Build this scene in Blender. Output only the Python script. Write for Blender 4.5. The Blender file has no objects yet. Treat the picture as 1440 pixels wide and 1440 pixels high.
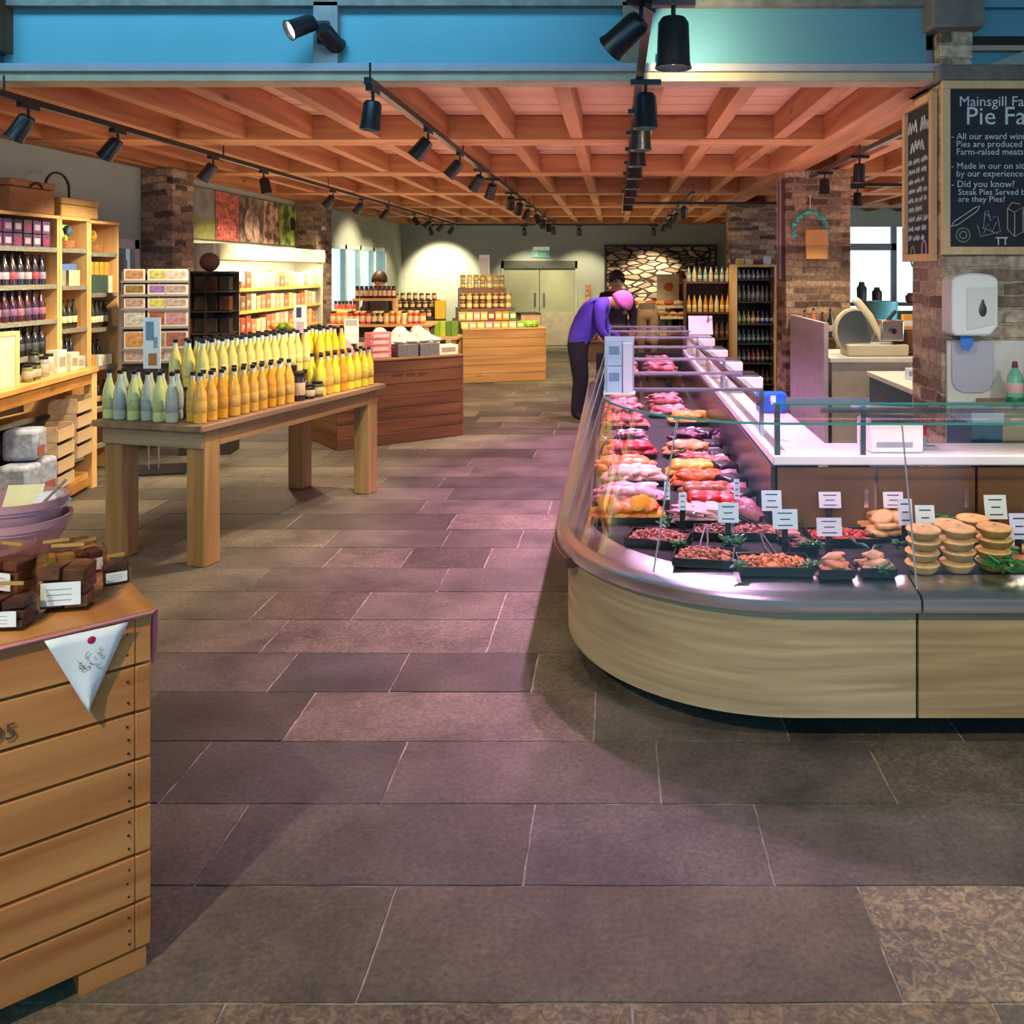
import bpy, bmesh, math, random
from mathutils import Vector, Matrix, Euler
random.seed(7)
R = math.radians
C = bpy.context.scene.collection
SC = bpy.context.scene
# ------------------------------------------------------------------ camera
CH, FP, CX, CY = 1.75, 1250.0, 865.0, 380.0      # eye height, focal length and vanishing point in pixels
cam_d = bpy.data.cameras.new('camera'); cam = bpy.data.objects.new('camera', cam_d); C.objects.link(cam)
cam.location = (0, 0, CH); cam.rotation_euler = (R(90), 0, 0)
cam_d.sensor_width = 36; cam_d.lens = FP/1440*36
cam_d.shift_x = (720-CX)/1440; cam_d.shift_y = -(720-CY)/1440
cam_d.clip_start = 0.05
SC.camera = cam
# ------------------------------------------------------------------ world, exposure
w = bpy.data.worlds.new('world'); SC.world = w; w.use_nodes = True
bg = w.node_tree.nodes['Background']; bg.inputs[0].default_value = (0.80, 0.93, 1.0, 1); bg.inputs[1].default_value = 1.6
SC.view_settings.view_transform = 'Standard'; SC.view_settings.look = 'None'
SC.view_settings.exposure = 0.32; SC.view_settings.gamma = 1.0
SC.cycles.max_bounces = 6; SC.cycles.transparent_max_bounces = 24
SC.cycles.sample_clamp_indirect = 3.0
SC.cycles.use_denoising = True
def area(name, loc, rot, sx, sy, e, col):
    l = bpy.data.lights.new(name, 'AREA'); l.shape = 'RECTANGLE'; l.size = sx; l.size_y = sy; l.energy = e; l.color = col
    o = bpy.data.objects.new(name, l); C.objects.link(o); o.location = loc; o.rotation_euler = [R(a) for a in rot]; return o
COOL = (0.45, 0.78, 1.0); WARM = (1.0, 0.80, 0.52); PINK = (1.0, 0.50, 0.88)
area('entrance_blue_fill', (0.2, -2.6, 2.3), (80, 0, 0), 7.0, 2.4, 135, (0.22, 0.62, 1.0))  # added blue lamp for assumed daylight; the wall behind has no window
ar = area('gallery_blue_fill', (-2.4, 3.2, 4.2), (62, 0, 0), 4.2, 0.5, 21, (0.30, 0.72, 1.0)); ar.data.spread = R(75)  # added unseen lamp that tints the gallery boards blue; no clerestory is built
area('side_cool_fill', (6.8, 9.5, 1.6), (90, 0, 90), 6.0, 1.8, 130, (0.75, 0.9, 1.0))  # invented soft lamp on the right, brightens the joist sides; no window there
area('ceiling_fill_front', (0.4, 7.5, 2.0), (180, 0, 0), 5.0, 4.5, 42, (1.0, 0.62, 0.52))  # added upward fill that brightens the ceiling over the counter; no fixture hangs here
area('ceiling_fill_left', (-2.9, 9.5, 2.25), (180, 0, 0), 2.6, 7.0, 30, (1.0, 0.72, 0.45))  # made-up fill aimed up at the joists along the left side
area('ceiling_fill_back', (-0.8, 15.5, 2.2), (180, 0, 0), 5.5, 6.0, 38, (1.0, 0.75, 0.40))  # unseen fill lamp added under the rear ceiling
area('ceiling_fill_right', (4.3, 9.5, 2.2), (180, 0, 0), 3.0, 7.0, 26, (1.0, 0.68, 0.46))  # added ceiling fill for the right-hand part, without a luminaire

def P(px, py, Y): return (px-CX)*Y/FP, CH-(py-CY)*Y/FP       # point of the place at distance Y
def G(px, py, z=0.0):                                        # point of the place at height z
    Y = (CH-z)*FP/(py-CY); return (px-CX)*Y/FP, Y
# ------------------------------------------------------------------ materials
def lin(c):
    if isinstance(c, str):
        c = c.lstrip('#'); c = [int(c[i:i+2], 16)/255 for i in (0, 2, 4)]
        return tuple(x/12.92 if x <= .04045 else ((x+.055)/1.055)**2.4 for x in c)
    return tuple(c[:3])
MC = {}
def mat(name, c, rough=.6, metal=0, var=.12, scale=8., emit=0, bump=0, coat=0, alpha=1):
    if name in MC: return MC[name]
    m = bpy.data.materials.new(name); m.use_nodes = True; nt = m.node_tree; b = nt.nodes['Principled BSDF']
    c = lin(c); b.inputs['Roughness'].default_value = rough; b.inputs['Metallic'].default_value = metal
    if coat: b.inputs['Coat Weight'].default_value = coat
    if var:
        tc = nt.nodes.new('ShaderNodeTexCoord'); n = nt.nodes.new('ShaderNodeTexNoise'); n.inputs['Scale'].default_value = scale; n.inputs['Detail'].default_value = 4
        nt.links.new(tc.outputs['Object'], n.inputs['Vector'])
        r = nt.nodes.new('ShaderNodeValToRGB'); r.color_ramp.elements[0].position = .3; r.color_ramp.elements[1].position = .7
        r.color_ramp.elements[0].color = (*[x*(1-var) for x in c], 1); r.color_ramp.elements[1].color = (*[min(1, x*(1+var)) for x in c], 1)
        nt.links.new(n.outputs['Fac'], r.inputs['Fac']); nt.links.new(r.outputs['Color'], b.inputs['Base Color'])
        if bump:
            bp = nt.nodes.new('ShaderNodeBump'); bp.inputs['Strength'].default_value = bump; bp.inputs['Distance'].default_value = .01
            nt.links.new(n.outputs['Fac'], bp.inputs['Height']); nt.links.new(bp.outputs['Normal'], b.inputs['Normal'])
    else: b.inputs['Base Color'].default_value = (*c, 1)
    if emit: b.inputs['Emission Color'].default_value = (*c, 1); b.inputs['Emission Strength'].default_value = emit
    MC[name] = m; return m
def wood(name, c1, c2, axis='x', freq=16., rough=.55, bump=.25, knots=True):
    if name in MC: return MC[name]
    m = bpy.data.materials.new(name); m.use_nodes = True; nt = m.node_tree; N = nt.nodes; L = nt.links; b = N['Principled BSDF']
    c1, c2 = lin(c1), lin(c2); b.inputs['Roughness'].default_value = rough
    tc = N.new('ShaderNodeTexCoord'); mp = N.new('ShaderNodeMapping'); s = [freq*(.055 if a in axis else 1) for a in 'xyz']; mp.inputs['Scale'].default_value = s
    L.new(tc.outputs['Object'], mp.inputs['Vector'])
    n = N.new('ShaderNodeTexNoise'); n.inputs['Scale'].default_value = 1.; n.inputs['Detail'].default_value = 6; n.inputs['Distortion'].default_value = .6
    L.new(mp.outputs[0], n.inputs['Vector'])
    r = N.new('ShaderNodeValToRGB'); e = r.color_ramp.elements; e[0].position = .32; e[1].position = .68
    e[0].color = (*c1, 1); e[1].color = (*c2, 1); L.new(n.outputs['Fac'], r.inputs['Fac'])
    last = r.outputs['Color']
    if knots:
        mk = N.new('ShaderNodeMapping'); s = [freq*(.14 if a in axis else .32) for a in 'xyz']; mk.inputs['Scale'].default_value = s; L.new(tc.outputs['Object'], mk.inputs['Vector'])
        v = N.new('ShaderNodeTexVoronoi'); v.inputs['Scale'].default_value = 1; L.new(mk.outputs[0], v.inputs['Vector'])
        kr = N.new('ShaderNodeValToRGB'); ke = kr.color_ramp.elements; ke[0].position = .05; ke[0].color = (.35, .25, .18, 1); ke[1].position = .13; ke[1].color = (1, 1, 1, 1)
        L.new(v.outputs['Distance'], kr.inputs['Fac'])
        mx = N.new('ShaderNodeMix'); mx.data_type = 'RGBA'; mx.blend_type = 'MULTIPLY'; mx.inputs[0].default_value = .8
        L.new(last, mx.inputs[6]); L.new(kr.outputs[0], mx.inputs[7]); last = mx.outputs[2]
    L.new(last, b.inputs['Base Color'])
    bp = N.new('ShaderNodeBump'); bp.inputs['Strength'].default_value = bump; bp.inputs['Distance'].default_value = .004
    L.new(n.outputs['Fac'], bp.inputs['Height']); L.new(bp.outputs[0], b.inputs['Normal'])
    MC[name] = m; return m
def brick(name, cs, mortar, bw=.24, bh=.07, rough=.85, xonly=False):
    m = bpy.data.materials.new(name); m.use_nodes = True; nt = m.node_tree; N = nt.nodes; L = nt.links; b = N['Principled BSDF']; b.inputs['Roughness'].default_value = rough
    tc = N.new('ShaderNodeTexCoord'); sp = N.new('ShaderNodeSeparateXYZ'); L.new(tc.outputs['Object'], sp.inputs[0])
    ad = N.new('ShaderNodeMath'); L.new(sp.outputs[0], ad.inputs[0]); L.new(sp.outputs[1], ad.inputs[1])
    nz = N.new('ShaderNodeTexNoise'); nz.inputs['Scale'].default_value = 5; L.new(tc.outputs['Object'], nz.inputs[0])
    ns = N.new('ShaderNodeMath'); ns.operation = 'MULTIPLY'; ns.inputs[1].default_value = .07; L.new(nz.outputs['Fac'], ns.inputs[0])
    az = N.new('ShaderNodeMath'); L.new(sp.outputs[2], az.inputs[0]); L.new(ns.outputs[0], az.inputs[1])
    ax = N.new('ShaderNodeMath'); L.new(ad.outputs[0], ax.inputs[0]); L.new(ns.outputs[0], ax.inputs[1])
    cb = N.new('ShaderNodeCombineXYZ'); L.new(ax.outputs[0], cb.inputs[0]); L.new(az.outputs[0], cb.inputs[1])
    bt = N.new('ShaderNodeTexBrick'); bt.inputs['Scale'].default_value = 1; bt.inputs['Brick Width'].default_value = bw; bt.inputs['Row Height'].default_value = bh
    bt.inputs['Mortar Size'].default_value = .008; bt.inputs['Mortar Smooth'].default_value = .3; bt.inputs['Bias'].default_value = 0
    bt.inputs['Color1'].default_value = (0, 0, 0, 1); bt.inputs['Color2'].default_value = (1, 1, 1, 1); bt.inputs['Mortar'].default_value = (.5, .5, .5, 1)
    L.new(cb.outputs[0], bt.inputs['Vector'])
    r = N.new('ShaderNodeValToRGB'); el = r.color_ramp.elements
    for i, c in enumerate(cs):
        p = i/(len(cs)-1)
        e = el[0] if i == 0 else (el[1] if i == len(cs)-1 else el.new(p)); e.position = p; e.color = (*lin(c), 1)
    L.new(bt.outputs['Color'], r.inputs['Fac'])
    n2 = N.new('ShaderNodeTexNoise'); n2.inputs['Scale'].default_value = 28; n2.inputs['Detail'].default_value = 5; L.new(tc.outputs['Object'], n2.inputs[0])
    n2r = N.new('ShaderNodeValToRGB'); n2r.color_ramp.elements[0].color = (.45, .45, .45, 1); n2r.color_ramp.elements[1].color = (1.4, 1.35, 1.3, 1)
    n2r.color_ramp.elements[0].position = .3; n2r.color_ramp.elements[1].position = .7
    L.new(n2.outputs['Fac'], n2r.inputs[0])
    mm = N.new('ShaderNodeMix'); mm.data_type = 'RGBA'; L.new(bt.outputs['Fac'], mm.inputs[0]); L.new(r.outputs[0], mm.inputs[6]); mm.inputs[7].default_value = (*lin(mortar), 1)
    mx = N.new('ShaderNodeMix'); mx.data_type = 'RGBA'; mx.blend_type = 'MULTIPLY'; mx.inputs[0].default_value = .8; L.new(mm.outputs[2], mx.inputs[6]); L.new(n2r.outputs[0], mx.inputs[7])
    L.new(mx.outputs[2], b.inputs['Base Color'])
    h = N.new('ShaderNodeMath'); h.operation = 'SUBTRACT'; h.inputs[0].default_value = 1; L.new(bt.outputs['Fac'], h.inputs[1])
    hh = N.new('ShaderNodeMath'); hh.operation = 'MULTIPLY_ADD'; hh.inputs[1].default_value = .4; L.new(n2.outputs['Fac'], hh.inputs[0]); L.new(h.outputs[0], hh.inputs[2])
    bp = N.new('ShaderNodeBump'); bp.inputs['Strength'].default_value = .8; bp.inputs['Distance'].default_value = .02; L.new(hh.outputs[0], bp.inputs['Height']); L.new(bp.outputs[0], b.inputs['Normal'])
    MC[name] = m; return m
def glass(name, tint=(1, 1, 1), fres=1.25, gl=.05, k=1.):
    m = bpy.data.materials.new(name); m.use_nodes = True; nt = m.node_tree; N = nt.nodes; L = nt.links
    for n in list(N):
        if n.type != 'OUTPUT_MATERIAL': N.remove(n)
    t = N.new('ShaderNodeBsdfTransparent'); t.inputs[0].default_value = (*tint, 1)
    g = N.new('ShaderNodeBsdfGlossy'); g.inputs['Roughness'].default_value = gl
    f = N.new('ShaderNodeFresnel'); f.inputs['IOR'].default_value = fres
    mu = N.new('ShaderNodeMath'); mu.operation = 'MULTIPLY'; mu.inputs[1].default_value = k; L.new(f.outputs[0], mu.inputs[0])
    x = N.new('ShaderNodeMixShader'); L.new(mu.outputs[0], x.inputs[0]); L.new(t.outputs[0], x.inputs[1]); L.new(g.outputs[0], x.inputs[2])
    L.new(x.outputs[0], N['Material Output'].inputs[0]); MC[name] = m; return m
def rubble(name, cs, joint):
    m = bpy.data.materials.new(name); m.use_nodes = True; nt = m.node_tree; N = nt.nodes; L = nt.links; b = N['Principled BSDF']; b.inputs['Roughness'].default_value = .85
    tc = N.new('ShaderNodeTexCoord'); mp = N.new('ShaderNodeMapping'); mp.inputs['Scale'].default_value = (3.4, 3.4, 9.5); L.new(tc.outputs['Object'], mp.inputs[0])
    v = N.new('ShaderNodeTexVoronoi'); v.inputs['Scale'].default_value = 1; L.new(mp.outputs[0], v.inputs['Vector'])
    e = N.new('ShaderNodeTexVoronoi'); e.feature = 'DISTANCE_TO_EDGE'; e.inputs['Scale'].default_value = 1; L.new(mp.outputs[0], e.inputs['Vector'])
    sp = N.new('ShaderNodeSeparateColor'); L.new(v.outputs['Color'], sp.inputs[0])
    r = N.new('ShaderNodeValToRGB'); el = r.color_ramp.elements
    for i, c in enumerate(cs):
        q = el[0] if i == 0 else (el[1] if i == len(cs)-1 else el.new(i/(len(cs)-1))); q.position = i/(len(cs)-1); q.color = (*lin(c), 1)
    L.new(sp.outputs[0], r.inputs[0])
    er = N.new('ShaderNodeValToRGB'); er.color_ramp.elements[0].position = .03; er.color_ramp.elements[1].position = .11; L.new(e.outputs['Distance'], er.inputs[0])
    mx = N.new('ShaderNodeMix'); mx.data_type = 'RGBA'; L.new(er.outputs[0], mx.inputs[0]); mx.inputs[6].default_value = (*lin(joint), 1); L.new(r.outputs[0], mx.inputs[7]); L.new(mx.outputs[2], b.inputs['Base Color'])
    bp = N.new('ShaderNodeBump'); bp.inputs['Distance'].default_value = .03; L.new(er.outputs[0], bp.inputs['Height']); L.new(bp.outputs[0], b.inputs['Normal']); MC[name] = m; return m
def stone_floor():
    m = bpy.data.materials.new('flagstone'); m.use_nodes = True; nt = m.node_tree; N = nt.nodes; L = nt.links; b = N['Principled BSDF']
    at = N.new('ShaderNodeAttribute'); at.attribute_name = 'slab'
    tc = N.new('ShaderNodeTexCoord')
    n1 = N.new('ShaderNodeTexNoise'); n1.inputs['Scale'].default_value = 2.2; n1.inputs['Detail'].default_value = 8; n1.inputs['Roughness'].default_value = .65; L.new(tc.outputs['Object'], n1.inputs[0])
    n2 = N.new('ShaderNodeTexNoise'); n2.inputs['Scale'].default_value = 55; n2.inputs['Detail'].default_value = 6; n2.inputs['Roughness'].default_value = .7; L.new(tc.outputs['Object'], n2.inputs[0])
    r1 = N.new('ShaderNodeValToRGB'); r1.color_ramp.elements[0].position = .3; r1.color_ramp.elements[1].position = .72
    r1.color_ramp.elements[0].color = (.48, .47, .47, 1); r1.color_ramp.elements[1].color = (1.5, 1.46, 1.36, 1); L.new(n1.outputs['Fac'], r1.inputs[0])
    r2 = N.new('ShaderNodeValToRGB'); r2.color_ramp.elements[0].position = .35; r2.color_ramp.elements[1].position = .75
    r2.color_ramp.elements[0].color = (.6, .6, .6, 1); r2.color_ramp.elements[1].color = (1.5, 1.48, 1.42, 1); L.new(n2.outputs['Fac'], r2.inputs[0])
    x1 = N.new('ShaderNodeMix'); x1.data_type = 'RGBA'; x1.blend_type = 'MULTIPLY'; x1.inputs[0].default_value = 1; L.new(at.outputs['Color'], x1.inputs[6]); L.new(r1.outputs[0], x1.inputs[7])
    x2 = N.new('ShaderNodeMix'); x2.data_type = 'RGBA'; x2.blend_type = 'MULTIPLY'; x2.inputs[0].default_value = .9; L.new(x1.outputs[2], x2.inputs[6]); L.new(r2.outputs[0], x2.inputs[7])
    L.new(x2.outputs[2], b.inputs['Base Color'])
    # bedding flecks on the rougher slabs (alpha of the slab attribute)
    n3 = N.new('ShaderNodeTexNoise'); n3.inputs['Scale'].default_value = 34; n3.inputs['Detail'].default_value = 3; n3.inputs['Distortion'].default_value = 1.5; L.new(tc.outputs['Object'], n3.inputs[0])
    r3 = N.new('ShaderNodeValToRGB'); r3.color_ramp.elements[0].position = .46; r3.color_ramp.elements[1].position = .58; r3.color_ramp.elements[0].color = (1, 1, 1, 1); r3.color_ramp.elements[1].color = (1.9, 1.75, 1.45, 1); L.new(n3.outputs['Fac'], r3.inputs[0])
    x3 = N.new('ShaderNodeMix'); x3.data_type = 'RGBA'; x3.blend_type = 'MULTIPLY'; L.new(at.outputs['Alpha'], x3.inputs[0]); L.new(x2.outputs[2], x3.inputs[6]); L.new(r3.outputs[0], x3.inputs[7]); L.new(x3.outputs[2], b.inputs['Base Color'])
    rr = N.new('ShaderNodeMapRange'); rr.inputs[3].default_value = .42; rr.inputs[4].default_value = .75; L.new(n1.outputs['Fac'], rr.inputs[0]); L.new(rr.outputs[0], b.inputs['Roughness'])
    bp = N.new('ShaderNodeBump'); bp.inputs['Strength'].default_value = .5; bp.inputs['Distance'].default_value = .006; L.new(n2.outputs['Fac'], bp.inputs['Height'])
    bp2 = N.new('ShaderNodeBump'); bp2.inputs['Strength'].default_value = .4; bp2.inputs['Distance'].default_value = .02; L.new(n1.outputs['Fac'], bp2.inputs['Height']); L.new(bp.outputs[0], bp2.inputs['Normal'])
    L.new(bp2.outputs[0], b.inputs['Normal']); return m
# ------------------------------------------------------------------ mesh builder
class MB:
    def __init__(s): s.v = []; s.f = []; s.mi = []; s.ms = []; s.T = None
    def _m(s, m):
        if m not in s.ms: s.ms.append(m)
        return s.ms.index(m)
    def add(s, vs, fs, m):
        k = len(s.v); i = s._m(m)
        if s.T is not None: vs = [tuple(s.T @ Vector(p)) for p in vs]
        s.v += [tuple(p) for p in vs]; s.f += [tuple(a+k for a in f) for f in fs]; s.mi += [i]*len(fs)
    def bx(s, x0, x1, y0, y1, z0, z1, m):
        s.add([(x0,y0,z0),(x1,y0,z0),(x1,y1,z0),(x0,y1,z0),(x0,y0,z1),(x1,y0,z1),(x1,y1,z1),(x0,y1,z1)],
              [(0,3,2,1),(4,5,6,7),(0,1,5,4),(1,2,6,5),(2,3,7,6),(3,0,4,7)], m); return s
    def rb(s, c, sz, m, rot=(0,0,0)):
        M = Matrix.Translation(c) @ Euler([R(a) for a in rot]).to_matrix().to_4x4(); h = [a/2 for a in sz]
        vs = [M @ Vector((x*h[0], y*h[1], z*h[2])) for z in (-1,1) for x, y in ((-1,-1),(1,-1),(1,1),(-1,1))]
        s.add(vs, [(0,3,2,1),(4,5,6,7),(0,1,5,4),(1,2,6,5),(2,3,7,6),(3,0,4,7)], m); return s
    def lathe(s, pr, m, c=(0,0,0), seg=12, rot=None):
        M = Matrix.Translation(c) @ (Euler([R(a) for a in rot]).to_matrix().to_4x4() if rot else Matrix())
        vs = []; fs = []
        for r, z in pr:
            for i in range(seg):
                a = 2*math.pi*i/seg; vs.append(M @ Vector((r*math.cos(a), r*math.sin(a), z)))
        for j in range(len(pr)-1):
            for i in range(seg):
                k = (i+1) % seg; fs.append((j*seg+i, j*seg+k, (j+1)*seg+k, (j+1)*seg+i))
        fs.append(tuple(reversed(range(seg)))); fs.append(tuple((len(pr)-1)*seg+i for i in range(seg)))
        s.add(vs, fs, m); return s
    def cyl(s, r, z0, z1, m, c=(0,0,0), seg=12, rot=None): return s.lathe([(r,z0),(r,z1)], m, c, seg, rot)
    def tube(s, pts, r, m, seg=6, closed=False):
        pts = [Vector(p) for p in pts]; n = len(pts); rs = r if isinstance(r, (list, tuple)) else [r]*n; vs = []; fs = []; up = None
        for i, p in enumerate(pts):
            d = (pts[(i+1) % n] - pts[i-1]) if closed or 0 < i < n-1 else (pts[1]-pts[0] if i == 0 else pts[-1]-pts[-2])
            d = d.normalized()
            if up is None: up = Vector((0,0,1)) if abs(d.z) < .9 else Vector((1,0,0))
            a = d.cross(up).normalized(); b = a.cross(d).normalized(); up = b
            for k in range(seg):
                t = 2*math.pi*k/seg; vs.append(p + (a*math.cos(t)+b*math.sin(t))*rs[i])
        for i in range(n if closed else n-1):
            j = (i+1) % n
            for k in range(seg):
                l = (k+1) % seg; fs.append((i*seg+k, i*seg+l, j*seg+l, j*seg+k))
        if not closed: fs.append(tuple(reversed(range(seg)))); fs.append(tuple((n-1)*seg+k for k in range(seg)))
        s.add(vs, fs, m); return s
    def prism(s, pl, z0, z1, m, M=None):
        n = len(pl); vs = [(x,y,z0) for x,y in pl]+[(x,y,z1) for x,y in pl]
        if M: vs = [M @ Vector(v) for v in vs]
        s.add(vs, [tuple(reversed(range(n))), tuple(range(n,2*n))]+[(i,(i+1)%n,n+(i+1)%n,n+i) for i in range(n)], m); return s
    def blob(s, c, r, m, rot=(0,0,0), nz=.15, u=10, v=6, rnd=random):
        M = Matrix.Translation(c) @ Euler([R(a) for a in rot]).to_matrix().to_4x4(); vs = []; fs = []
        ph = rnd.random()*9
        for j in range(v+1):
            t = math.pi*j/v
            for i in range(u):
                a = 2*math.pi*i/u; k = 1+nz*math.sin(3*a+ph+2*t)*math.sin(t)+nz*(rnd.random()-.5)*math.sin(t)
                vs.append(M @ Vector((r[0]*k*math.sin(t)*math.cos(a), r[1]*k*math.sin(t)*math.sin(a), r[2]*k*math.cos(t))))
        for j in range(v):
            for i in range(u):
                l = (i+1) % u; fs.append((j*u+i, (j+1)*u+i, (j+1)*u+l, j*u+l))
        s.add(vs, fs, m); return s
    def build(s, name, parent=None, smooth=40, bevel=0, loc=None, rz=0, link=True):
        me = bpy.data.meshes.new(name); me.from_pydata(s.v, [], s.f)
        for m in s.ms: me.materials.append(m)
        me.polygons.foreach_set('material_index', s.mi); me.validate()
        if smooth: me.polygons.foreach_set('use_smooth', [True]*len(me.polygons)); me.set_sharp_from_angle(angle=R(smooth))
        me.update(); o = bpy.data.objects.new(name, me); C.objects.link(o)
        if loc: o.location = loc
        if rz: o.rotation_euler.z = rz
        if parent: o.parent = parent
        if bevel:
            b = o.modifiers.new('bevel', 'BEVEL'); b.width = bevel; b.segments = 2; b.limit_method = 'ANGLE'; b.angle_limit = R(50)
        return o
def thing(name, label, cat, loc=(0,0,0), rz=0, group=None):
    o = bpy.data.objects.new(name, None); C.objects.link(o); o.location = loc; o.rotation_euler = (0,0,rz); o.empty_display_size = .05
    o['label'] = label; o['category'] = cat
    if group: o['group'] = group
    return o
def tag(o, label, cat, group=None, kind=None):
    o['label'] = label; o['category'] = cat
    if group: o['group'] = group
    if kind: o['kind'] = kind
    return o
def struct(o): o['kind'] = 'structure'; return o
def dup(root, loc=None, rz=None, label=None, group=None, scale=None):
    r = root.copy(); C.objects.link(r)
    if loc is not None: r.location = loc
    if rz is not None: r.rotation_euler.z = rz
    if label: r['label'] = label
    if group: r['group'] = group
    if scale: r.scale = scale
    for ch in list(root.children):
        c = ch.copy(); C.objects.link(c); c.parent = r
        for g in ch.children:
            d = g.copy(); C.objects.link(d); d.parent = c
    return r
def bez(p0, p1, p2, n=8): return [tuple((1-t)**2*a+2*t*(1-t)*b+t*t*c for a,b,c in zip(p0,p1,p2)) for t in [i/n for i in range(n+1)]]
def scribble(name, rows, m, parent, y, amp=.5):
    """illegible handwriting: rows of (x0, x1, z, height) as wavy strokes"""
    rn = random.Random(len(rows)*7+3)
    for x0, x1, z, h in rows:
        b = MB(); x = x0
        while x < x1-h*.8:
            wl = rn.uniform(1.4, 3.4)*h; pts = []; k = 0; xe = min(x+wl, x1)
            while x < xe: pts.append((x, y, z+(h*rn.uniform(.55, 1.0) if k % 2 else h*rn.uniform(-.05, .2)))); x += h*rn.uniform(.22, .4); k += 1
            if len(pts) > 1: b.tube(pts, h*.075, m, 4)
            x += h*.45
        if b.v: b.build(name, parent)
def text_part(name, lines, M, m, parent, ext=.001):
    """chalk or print lettering as one real mesh: lines of (string, x, y, size) in the plane of M"""
    dg = bpy.context.evaluated_depsgraph_get(); vs = []; fs = []
    for s, x, y, sz in lines:
        cu = bpy.data.curves.new('t', 'FONT'); cu.body = s; cu.size = sz; cu.extrude = ext; cu.resolution_u = 2
        o = bpy.data.objects.new('t', cu); C.objects.link(o); dg = bpy.context.evaluated_depsgraph_get()
        me = bpy.data.meshes.new_from_object(o.evaluated_get(dg)); k = len(vs)
        vs += [M @ Vector((v.co.x+x, v.co.y+y, v.co.z)) for v in me.vertices]; fs += [tuple(i+k for i in p.vertices) for p in me.polygons]
        bpy.data.objects.remove(o); bpy.data.curves.remove(cu); bpy.data.meshes.remove(me)
    me = bpy.data.meshes.new(name); me.from_pydata(vs, [], fs); me.materials.append(m); me.update()
    o = bpy.data.objects.new(name, me); C.objects.link(o); o.parent = parent; return o
# common materials
M_black = mat('black_metal', (.012,.013,.016), .35, var=0)
M_white = mat('white_plastic', (.78,.78,.76), .4, var=.03)
M_steel = mat('brushed_steel', (.62,.62,.64), .22, 1, var=.05)
M_paper = mat('white_card', (.80,.81,.80), .6, var=.03)
M_ink = mat('printed_ink', (.04,.04,.05), .6, var=0)
M_grey = mat('grey_plastic', (.3,.31,.33), .5)
M_pine = wood('pine', '#c99a5c', '#e0b878', 'x', 14)
M_pinez = wood('pine_upright', '#c99a5c', '#e2bc80', 'z', 14)
M_piney = wood('pine_depth', '#c99a5c', '#e0b878', 'y', 14)
# ================================================================== the setting
JZ, BZ = 2.78, 2.96            # underside of the joists, underside of the ceiling boards
M_plaster = mat('sage_plaster', '#a0a99b', .9, var=.06, scale=2)
M_teal = mat('teal_painted_boarding', '#659eae', .7, var=.05, scale=2)
M_dark = mat('dark_soffit', '#2c2a28', .9)
WX, BY = -4.75, 19.8
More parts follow.
